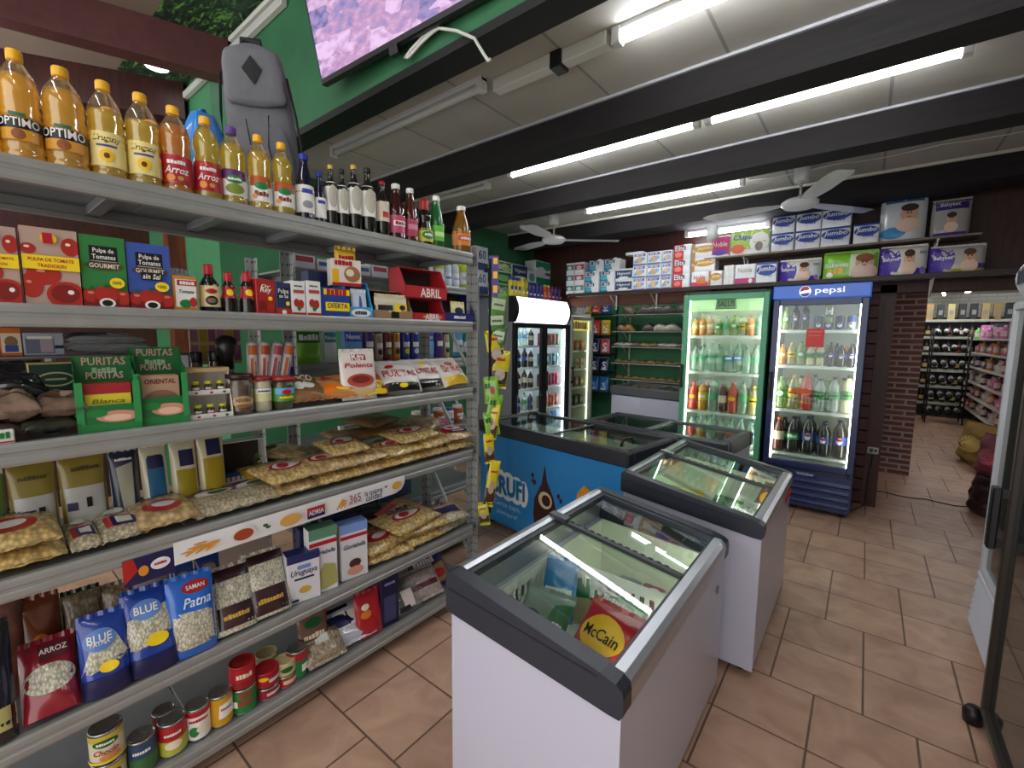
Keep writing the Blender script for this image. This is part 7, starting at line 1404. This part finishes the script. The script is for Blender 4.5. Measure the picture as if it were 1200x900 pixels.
wall_pack(963, 1030, 299, 330, zl, '#7fc02a', [('r', .5, .08, 1, 1, M('#d8e4c0', .4)), ('t', .26, .5, .44, 'Babysec', WH, .22), ('t', .25, .30, .3, 'eco', YC), ('e', .14, .16, .07, .1, WH)]+[(q[0], q[1], q[2], q[3]*1.5, q[4]*1.2)+tuple(q[5:]) if q[0] == 'e' else q for q in baby('#8a5a34', .76)], 'bright green diaper pack with a baby face', 'diaper pack', soft=1, d=.14, grp='diaper packs')
wall_pack(1030, 1088, 292, 326, zl, DP, purd+baby(), 'purple and white diaper pack, middle one on the lower shelf', 'diaper pack', soft=1, d=.14, grp='diaper packs')
wall_pack(1089, 1158, 288, 319, zl, '#b9b4b0', purd[:4]+[('r', .4, 0, 1, .12, M('#b8a82a', .4)), ('r', .7, .12, 1, .3, PUR)]+baby('#5a4030', .7), 'purple diaper pack in clear wrap at the right end of the lower shelf', 'diaper pack', soft=1, d=.14, grp='diaper packs')
zu = 2.357; UG = 'paper packs on the upper wall shelf'
wall_pack(833, 855, 276, 300, zu, PW, [('r', 0, .1, 1, .95, M('#c82a6a', .4)), ('t', .5, .6, .8, 'Noble', WH, .3), ('e', .5, .2, .4, .14, M('#5a3a9a', .4))], 'bright pink Noble pack on the upper shelf', grp=UG)
wall_pack(856, 902, 271, 298, zu, PW, [('r', 0, .2, 1, 1, M('#a8c83a', .4)), ('e', .75, .5, .25, .4, WH), ('t', .32, .72, .5, 'Chapu', M('#2a5ab0', .4), .3, .2), ('e', .2, .25, .18, .2, M('#d8603a', .4)), ('e', .75, .3, .1, .2, M('#8a7a6a', .4))], 'green and white paper towel pack on the upper shelf', cols=4, grp=UG)
for j, (x0, x1, n) in enumerate(((904, 930, 2), (932, 961, 2), (962, 996, 2), (1000, 1030, 1))):
    for k in range(n): wall_pack(x0, x1, 268-j*1.5, 293-j*1.5, zu, PW, jumbo, 'blue Jumbo Plus pack, %s column from the left%s' % (ORD[j], (', bottom one', ', top one')[k] if n > 1 else ', alone'), lift=.163*k, grp=UG, key=('jb', j), h=.16)
wall_pack(1031, 1088, 226, 282, zu, '#cfd4d8', [('r', 0, .78, 1, 1, M('#2a6a9a', .4)), ('r', .25, .82, .8, .94, M('#1c2c5c', .4)), ('t', .52, .88, .5, 'Babysec', WH), ('e', .3, .15, .28, .12, M('#2a8ac8', .4))]+[(q[0], q[1]+.02, q[2]*.7+.14, q[3]*1.7, q[4]*.6)+tuple(q[5:]) for q in baby('#33221a', .6)], 'tall light blue diaper pack on the upper shelf', 'diaper pack', soft=1, d=.13, grp='diaper packs')
wall_pack(1091, 1140, 236, 278, zu, '#a9a4a0', [('r', 0, .72, 1, 1, M('#3a2c7a', .4)), ('t', .45, .86, .5, 'Babysec', WH), ('r', 0, 0, 1, .08, PUR)]+[(q[0], q[1]-.1, q[2]*.65+.08, q[3]*1.1, q[4]*.6)+tuple(q[5:]) for q in baby('#33221a', .6)], 'purple-topped diaper pack in crinkled wrap at the right end of the upper shelf', 'diaper pack', soft=1, d=.13, grp='diaper packs')

# ---- goods above and beside the black fridge on the left wall
ls = empty('side_shelf', (-3.5, 4.6, 2.0)); g = G(); g.box(-.26, .0, -1.15, .75, .0, .014, M('#8a8a86', .5)); kid(g.build('board'), ls); g = G(); g.box(-.26, -.24, -1.0, -.98, -.22, .0, M('#8a8a86', .5)); g.box(-.26, -.24, .6, .62, -.22, .0, M('#8a8a86', .5)); kid(g.build('bracket'), ls); tag(ls, 'board behind the black fridge top carrying paper packs', 'shelf')
def left_pack(x0, x1, yt, yb, z, c, dec, label, cols=2, rows=1, X=-3.5, lift=0.0, d=.18):
    A = atx(x0, yb, X); B = atx(x1, yb, X); w = (B[1]-A[1])*.96; hh = atx((x0+x1)/2, yt, X)[2]-atx((x0+x1)/2, yb, X)[2]
    o = pack('toilet_paper_pack', w, d, hh, c, dec, cols, rows); o.location = (X, (A[1]+B[1])/2, z+lift); o.rotation_euler = (0, 0, R90); tag(o, label, 'paper pack', 'paper packs above the black fridge'); return hh
zz = 2.016
grnp = [('r', 0, .1, 1, .9, M('#3a9a3a', .4)), ('t', .5, .5, .7, 'Papel', WH), ('e', .7, .3, .3, .2, M('#a8d86a', .4))]
h0 = left_pack(579, 599.5, 322, 337, zz, PW, grnp, 'green paper pack, bottom of the stack at the left of the black fridge')
h1 = left_pack(579, 599.5, 309, 322, zz, '#2a6a3a', [('e', .5, .5, .4, .3, M('#8ac86a', .4))], 'dark green paper pack, middle of the stack left of the black fridge', lift=h0+.002)
left_pack(579, 599, 295, 308, zz, PW, grnp, 'green paper pack, top of the stack left of the black fridge', lift=h0+h1+.004)
nav = [('r', 0, .2, 1, .95, NVY), ('t', .5, .6, .7, 'Higienol', WH, .3), ('e', .5, .2, .4, .1, WH)]
h0 = left_pack(600, 618, 318, 338, zz, PW, nav, 'navy paper pack, lower one behind the yellow spray cans'); left_pack(600, 618, 299, 318, zz, PW, nav, 'navy paper pack, upper one behind the yellow spray cans', lift=h0+.002)
h0 = left_pack(618.5, 627, 320, 338, zz, PW, [('e', .5, .5, .4, .3, M('#6a9a9a', .4))], 'grey-green narrow paper pack, lower one', cols=1); left_pack(618.5, 627, 304, 320, zz, PW, [('e', .5, .5, .4, .3, M('#6a9a9a', .4))], 'grey-green narrow paper pack, upper one', cols=1, lift=h0+.002)
tealp = [('p', [(0, .5), (.3, .7), (.6, .4), (1, .6), (1, .95), (0, .95)], M('#1f8a6a', .4)), ('e', .7, .2, .2, .1, M('#1f8a6a', .4))]
h0 = left_pack(627.5, 648, 312, 340, zz, PW, tealp, 'white and teal large paper pack, lower one', cols=3, rows=2); left_pack(627.5, 648, 293, 311, zz, PW, tealp, 'white and teal large paper pack, upper one', cols=3, lift=h0+.002)
h0 = left_pack(649, 658, 318, 342, zz, '#c9ccb8', [('r', .2, .5, .8, .7, GN)], 'pale narrow paper pack near the corner, lower one', cols=2, rows=2)
left_pack(649, 658, 298, 317, zz, '#bfc2c0', [], 'pale narrow paper pack near the corner, upper one', cols=2, rows=2, lift=h0+.002)
# tall towel packs further left behind the end post
for k in range(2):
    h = .25; o = pack('paper_towel_pack', .20, .16, h, '#c8d0d8', [('r', 0, 0, 1, .3, M('#2a3c6a', .4)), ('t', .5, .65, .6, '60', M('#3a4a6a', .4), .4)], 1, 1) if k == 0 else dup(bpy.data.objects['paper_towel_pack'], (0, 0, 0))
    o.location = (-3.45, 3.80, 2.016+(h+.010)*k); o.rotation_euler = (0, 0, R90); tag(o, '%s paper towel pack marked 60, left of the black fridge' % ('lower', 'upper')[k], 'paper pack', 'paper towel packs')
# spray cans on top of the black fridge
sp = [('#e0c81c', '#1c3c9a')]*3+[('#e0c81c', '#d8b81c')]*1+[('#b8b82a', '#8a8a1c')]+[('#3a2c8a', '#1c2a6a')]*4+[('#c8402a', '#c8a82a')]*2+[('#6a2a7a', '#2a1c4a')]*3+[('#c8b8a8', '#2a8a4a')]+[('#2a4ab0', '#2a3a9a')]*2+[('#a82a2a', '#a82a2a')]
n = len(sp)
for i, (c1, c2) in enumerate(sp):
    Y = atx(606+i*(680-606)/(n-1), 340, -3.13)[1]; 
    if Y > 5.12: break
    hh = .23 if i < 5 else .20; o = place(('spc', c1, c2, hh), lambda: bottle('spray_can', 'spray', .032, hh, M(c1, .3, coat=.4), M(c2, .4), (.1, .7, M(c1, .35)), [('r', .1, .4, .9, .7, M(c2, .4)), ('e', .5, .25, .3, .1, WH)], n=14), (0, 0, 0))
    o.location = (-3.24, Y+.02, 1.991); o.rotation_euler = (0, 0, R90); tag(o, '%s spray can from the left on top of the black fridge' % ORD[i], 'spray can', 'spray cans on top of the black fridge')
for i in range(6):
    o = place('wsc', lambda: bottle('spray_can', 'spray', .03, .22, M('#d8d4d8', .3, coat=.4), M('#b0a8b0', .4), (.1, .7, M('#d0ccd0', .35)), [('r', .1, .4, .9, .7, M('#6a5a8a', .4))], n=14), (0, 0, 0))
    o.location = (-3.2, 5.27+.08*i, 1.862); o.rotation_euler = (0, 0, R90); tag(o, '%s white spray can from the left on top of the narrow pale fridge' % ORD[i], 'spray can', 'white spray cans')
# toothbrush packs hanging beside the black fridge
g = G(); g.box(0, .12, 0, .004, .22, .38, M('#c0241f', .4)); paint(g, flat(0, .22, .06), .12, .16, [('t', .5, .6, .8, 'Colgate', WH), ('e', .5, .3, .3, .08, WH), ('e', .5, .34, .26, .07, M('#c0241f', .4))]); hb = g.build('hanging_display', loc=(-3.36, 3.952, 1.56)); tag(hb, 'red hanging sign board on the side of the black fridge', 'sign board')
for k in range(4):
    g = G(); g.tube([(0, 0, 0), (0, 0, .22)], .014, M(('#b84a52', '#c8b0b0', '#b0303a', '#c89aa0')[k], .3, coat=.5), 10); g.box(-.016, .016, -.002, .012, .18, .25, M('#c8c8cc', .4)); o = g.build('toothbrush_pack', loc=(-3.36+.035*k, 3.925, 1.53)); tag(o, '%s red and white tube pack from the left beside the black fridge' % ORD[k], 'tube pack', 'tube packs beside the black fridge')

# ---- alcove: bread shelves and snack rack
AY = 6.44
rk = empty('bracket_rack', (-2.3, AY, 0)); sh = M('#9aa49a', .5); zs = [1.86, 1.62, 1.40, 1.16, .92]
for x in (-.52, .32):
    g = G(); g.box(x-.012, x+.012, -.012, .0, .7, 2.0, M('#c9cdc8', .4, .2)); kid(g.build('upright'), rk)
for z in zs:
    g = G(); g.box(-.66, .80, -.34, -.02, z-.014, z, sh, .002); kid(g.build('shelf_board'), rk)
    for x in (-.52, .32): bracket(-2.3+x, AY-.24, z-.014, rk, .23)
tag(rk, 'white bracket shelving on the green alcove wall', 'shelves')
def loaf(k):
    g = G(); c = ('#a8825a', '#6a6460', '#d0c8b8', '#c4965e', '#86705a')[k % 5]; m = M(c, .35, coat=.6, var=.2, vs=30); n = 14
    L_ = .13+.03*(k % 3); r = .05
    def fn(u, v): a = 2*PI*u; s = (math.sin(PI*min(.99, max(.01, v))))**.45; return (L_*(v-.5), r*s*math.cos(a)*1.2, r*s*(.9+.9*math.sin(a))*.9+.002*math.sin(9*v+5*a))
    g.grid(fn, n, 10, m); g.add([(L_/2-.01, 0, .04), (L_/2+.03, -.02, .06), (L_/2+.03, .02, .05)], [(0, 1, 2)], FILM); return g.build('bread_bag')
def pat(z): return {1.86: [(-.46, 4), (-.22, 1), (-.10, 1), (.0, 1), (.12, 1), (.32, 1), (.46, 1)], 1.62: [(-.56, 0), (-.44, 3), (-.15, 1), (.02, 2), (.18, 2), (.44, 2), (.6, 2)], 1.40: [(-.58+.13*i, (2, 2, 4, 3, 0)[i % 5]) for i in range(10)], 1.16: [(-.6+.125*i, (3, 0)[i % 2]) for i in range(11)], .92: [(-.58+.13*i, 3) for i in range(8)]}[z]
for zi, z in enumerate(zs):
    for i, (x, k) in enumerate(pat(z)):
        s = 1.45 if z == 1.86 else (1.0 if z < 1.3 else 1.3); o = place(('loaf', k), lambda: loaf(k), (0, 0, 0)); o.location = (-2.3+x, AY-.2, z+.001+.0); o.rotation_euler = (0, 0, .2*((i*7) % 5-2)); o.scale = (s, s, s*(1.1 if z > 1.5 else .6))
        tag(o, '%s bag of bread from the left on the %s alcove shelf' % (ORD[i], ('top', 'second', 'third', 'fourth', 'lowest')[zi]), 'bread bag', 'bread bags on the %s alcove shelf' % ('top', 'second', 'third', 'fourth', 'lowest')[zi])
sr = empty('snack_rack', (-3.28, 6.30, 0)); 
for z in (1.88, 1.56, 1.28, 1.0, .70):
    g = G(); g.box(-.25, .25, -.16, .12, z-.012, z, M('#1c2420', .5), .002); kid(g.build('rack_shelf'), sr)
for x in (-.25, .25): g = G(); g.box(x-.01, x+.01, .11, .13, 0, 2.0, M('#1c2420', .5)); kid(g.build('upright'), sr)
tag(sr, 'dark snack rack standing at the left of the alcove', 'rack')
sn = [[('#c8b82a', 'S'), ('#c84a2a', 'P'), ('#2a5ab0', 'O')], [('#c87a5a', 'D'), ('#c82a3a', 'S'), ('#d8b81c', 'N')], [('#6a9a2a', 'S'), ('#1c2c5c', 'S'), ('#c85a6a', 'S')], [('#1c2a5c', 'S'), ('#1c2a5c', 'S'), ('#1c2a5c', 'S')], [('#d0d01c', 'L'), ('#2a7ac8', 'X'), ('#2a7ac8', 'X')]]
for r_, zt in enumerate((1.885, 1.565, 1.285, 1.005, .705)):
    for k, (c, t) in enumerate(sn[r_] if r_ < 5 else sn[0]):
        o = place(('snk', c, t), lambda: bag('snack_bag', .15, .21, .06, c, [('t', .5, .5, .4, t, WH, .5), ('e', .5, .2, .3, .08, WH)], 'stand', seed=k), (0, 0, 0)); o.location = (-3.44+.165*k, 6.20, zt); o.rotation_euler = (0, 0, .12); tag(o, '%s snack bag from the left, alcove rack shelf %s from the top' % (ORD[k], ('one', 'two', 'three', 'four', 'five')[r_]), 'snack bag', 'snack bags in the alcove')

# ---- the far room beyond the doorway
lr = empty('liquor_shelving', (1.75, 12.35, 0)); LZ = [.30, .63, .95, 1.28, 1.60, 1.93]; g = G(); g.box(-1.1, 1.2, .22, .26, 0, 1.98, BLACK); kid(g.build('back_panel'), lr)
for z in LZ: g = G(); g.box(-1.1, 1.2, -.2, .22, z-.05, z, M('#b9b8ac', .5), .004); kid(g.build('shelf_board'), lr)
for x in (-1.1, .05, 1.2): g = G(); g.box(x-.02, x+.02, -.19, .22, 0, 1.98, M('#1c1c1e', .5)); kid(g.build('upright'), lr)
tag(lr, 'black shelving of bottles at the far end of the back room', 'shelving unit')
for zi, z in enumerate(LZ):
    for i in range(11):
        x = .78+.155*i
        if zi == 5:
            c = ('#b09a5a', '#a8884a', '#1c1c1e', '#b8a86a', '#15151a', '#1a1a20')[i % 6]; o = place(('lb', c), lambda: carton('bottle_box', .10, .1, .30, c, [('r', .2, .3, .8, .6, M('#8a8a84', .4))]), (0, 0, 0))
        else:
            c, l = (('#3a1c10', '#d8d4c8'), ('#15150f', '#c8a86a'), ('#2a120c', '#e0ddd4'), ('#a84a1c', '#1c1c1c'))[(i+zi) % 4 if zi > 2 else (i % 3)]; o = place(('lq', c), lambda: bottle('spirit_bottle', 'wine' if c != '#a84a1c' else 'sauce', .04, .24, M(c, .15, coat=.6), M('#2a2420', .4), (.2, .5, M(l, .4)), [], n=12), (0, 0, 0))
        o.location = (x, 12.22, z+.001); o.rotation_euler = (0, 0, 0); tag(o, '%s %s from the left, %s shelf, far black shelving' % (ORD[i], 'box' if zi == 5 else 'spirit bottle', ('the lowest', 'the second lowest', 'the third lowest', 'the third highest', 'the second highest', 'the top')[zi]), 'box' if zi == 5 else 'bottle', 'bottles on the far black shelving')
# black wire bottle rack standing in front
wr = empty('wire_rack', (1.20, 11.5, 0)); 
for x in (-.25, .25):
    for y in (-.2, .2): g = G(); g.tube([(x, y, 0), (x, y, 1.75)], .012, BLACK, 8); kid(g.build('leg'), wr)
for k in range(6):
    g = G(); z = .15+.29*k
    for dx in (-.25, 0, .25): g.tube([(dx, -.24, z), (dx, .2, z+.14)], .007, BLACK, 6)
    g.tube([(-.25, -.24, z), (.25, -.24, z)], .007, BLACK, 6); g.tube([(-.25, .2, z+.14), (.25, .2, z+.14)], .007, BLACK, 6); kid(g.build('bottle_tray'), wr)
tag(wr, 'black wire rack of tilted bottles in the far room', 'rack')
for k in range(6):
    for j in range(4):
        o = place(('wb', j % 2), lambda: bottle('wine_bottle', 'wine', .036, .30, M('#101210', .12, coat=.7), M('#3a3438', .4), (.25, .6, M('#c8c8cc', .4)), [], n=12), (0, 0, 0)); o.location = (1.01+.125*j, 11.34, .20+.29*k); o.rotation_euler = (math.radians(-72), 0, 0)
        tag(o, '%s tilted bottle on tier %s of the black wire rack' % (ORD[j], ('one', 'two', 'three', 'four', 'five', 'six')[k]), 'bottle', 'tilted bottles on the black wire rack')
# shelving along the right of the far room
rs = empty('goods_shelving', (1.75, 9.2, 0)); SZ = [.28, .53, .78, 1.05, 1.31, 1.56]
for i, z in enumerate(SZ): g = G(); g.box(-.22+.0*i, .30, -1.6, 2.9, z-.03, z, M('#c9c8c0', .45), .003); kid(g.build('shelf_board'), rs)
for y in (-1.6, .6, 2.9): g = G(); g.box(.27, .30, y-.02, y+.02, 0, 1.9, M('#9a9a98', .5)); kid(g.build('upright'), rs)
g = G(); g.box(.30, .32, -1.6, 2.9, 0, 1.57, M('#4a3c3a', .6)); kid(g.build('back_panel'), rs)
tag(rs, 'long pale shelving of mixed goods on the right of the far room', 'shelving unit')
random.seed(11)
for zi, z in enumerate(SZ):
    for i in range(13):
        y = 7.75+.345*i; c = random.choice(['#d86ab0', '#c83a5a', '#8a5a3a', '#c8b8b0', '#3a2c5a', '#5a3028', '#d8882a', '#c8c0b8', '#3a3c48', '#b04a6a'] if zi < 5 else ['#e08ac8', '#b48ad8', '#e0a8c8', '#d86ab0', '#6ac83a', '#3a3a44', '#d890c0'])
        kk = (zi*13+i) % 3
        if kk == 0: o = place(('rb', c), lambda: bag('goods_bag', .30, .17, .1, c, [('r', .2, .3, .8, .7, M('#d8ccc8', .4))], 'stand', seed=i, wr=.2), (0, 0, 0))
        elif kk == 1: o = place(('rc', c), lambda: carton('goods_box', .28, .16, .12 if zi < 5 else .24, c, [('r', .1, .3, .9, .8, M('#d8d0c8', .4)), ('e', .5, .5, .2, .2, M('#c86a9a', .4))]), (0, 0, 0))
        else: o = place(('rd', c), lambda: bottle('goods_bottle', 'soda', .045, .2, M(c, .3, coat=.5), M('#d8d8d8', .4), (.2, .6, M('#d8c8c8', .4)), [], n=12), (0, 0, 0))
        o.location = (1.60, y, z+.001); o.rotation_euler = (0, 0, -R90); tag(o, '%s item from the near end, %s shelf, right side of the far room' % (ORD[i], ('lowest', 'second lowest', 'third', 'fourth', 'second highest', 'top')[zi]), 'shop goods', 'goods on the right-hand shelving of the far room')
for i, (x, y, c, s, lb) in enumerate(((1.22, 7.9, '#8a6a1c', 1.0, 'mustard yellow sack on the far room floor'), (1.28, 7.3, '#6a2440', .9, 'dark pink sack on the floor beside the yellow sack'), (.98, 5.9, '#2a1c20', .55, 'dark round bag just beyond the doorway'), (.93, 5.6, '#33181c', .5, 'dark red bag just beyond the doorway'))):
    o = bag('sack', .55*s, .5*s, .36*s, M(c, .5, coat=.2, var=.3, vs=9), [('e', .5, .5, .3, .2, M('#c8b060' if i == 0 else '#a04a5a', .5))] if i < 2 else [], 'stand', seed=i, wr=.18); o.location = (x, y, 0); o.rotation_euler = (0, 0, -R90*.7); tag(o, lb, 'sack')
batten(.45, 1.65, 11.7, 2.458, 1, 'lit tube light on the ceiling of the far room, left one', rz=1.45); batten(.80, 2.0, 11.2, 2.458, 1, 'lit tube light on the ceiling of the far room, right one', rz=1.62)
g = G(); g.box(-.25, .25, 0, .02, 0, .55, M('#b08a5a', .6), .004); o = g.build('cardboard_sheet', loc=(1.85, 10.3, 1.58), rot=(0, .35, -R90)); tag(o, 'piece of brown cardboard leaning on top of the far right shelving', 'cardboard')
g = G(); pts = [(.15+.1*i, 5.75+.03*math.sin(i*1.9), .006) for i in range(12)]; g.tube(pts, .005, BLACK, 6); tag(g.build('floor_cable'), 'thin dark cable on the floor in the doorway', 'cable')
g = G(); g.box(-.04, .04, -.01, 0, 0, .06, M('#b9b6ac', .4), .002); paint(g, flat(-.01), .08, .06, [('r', .15, .2, .5, .8, M('#2a2a2c', .4)), ('r', .6, .3, .85, .7, M('#2a2a2c', .4))]); o = g.build('power_socket', loc=(.115, 5.20, .50)); tag(o, 'small pale power socket on the dark door post', 'socket')
g = G(); g.tube([(.115, 5.15, .5), (.10, 5.12, .3), (.09, 5.05, .05), (.0, 4.95, .008), (-.05, 4.85, .008)], .006, BLACK, 6); tag(g.build('power_cable'), 'black power cable running from the socket to the floor', 'cable')
batten(.9, 2.3, 8.2, 2.458, 1, 'added unseen tube light in the near part of the far room')  # extra lamp above the lintel's sight line, added to brighten the far room
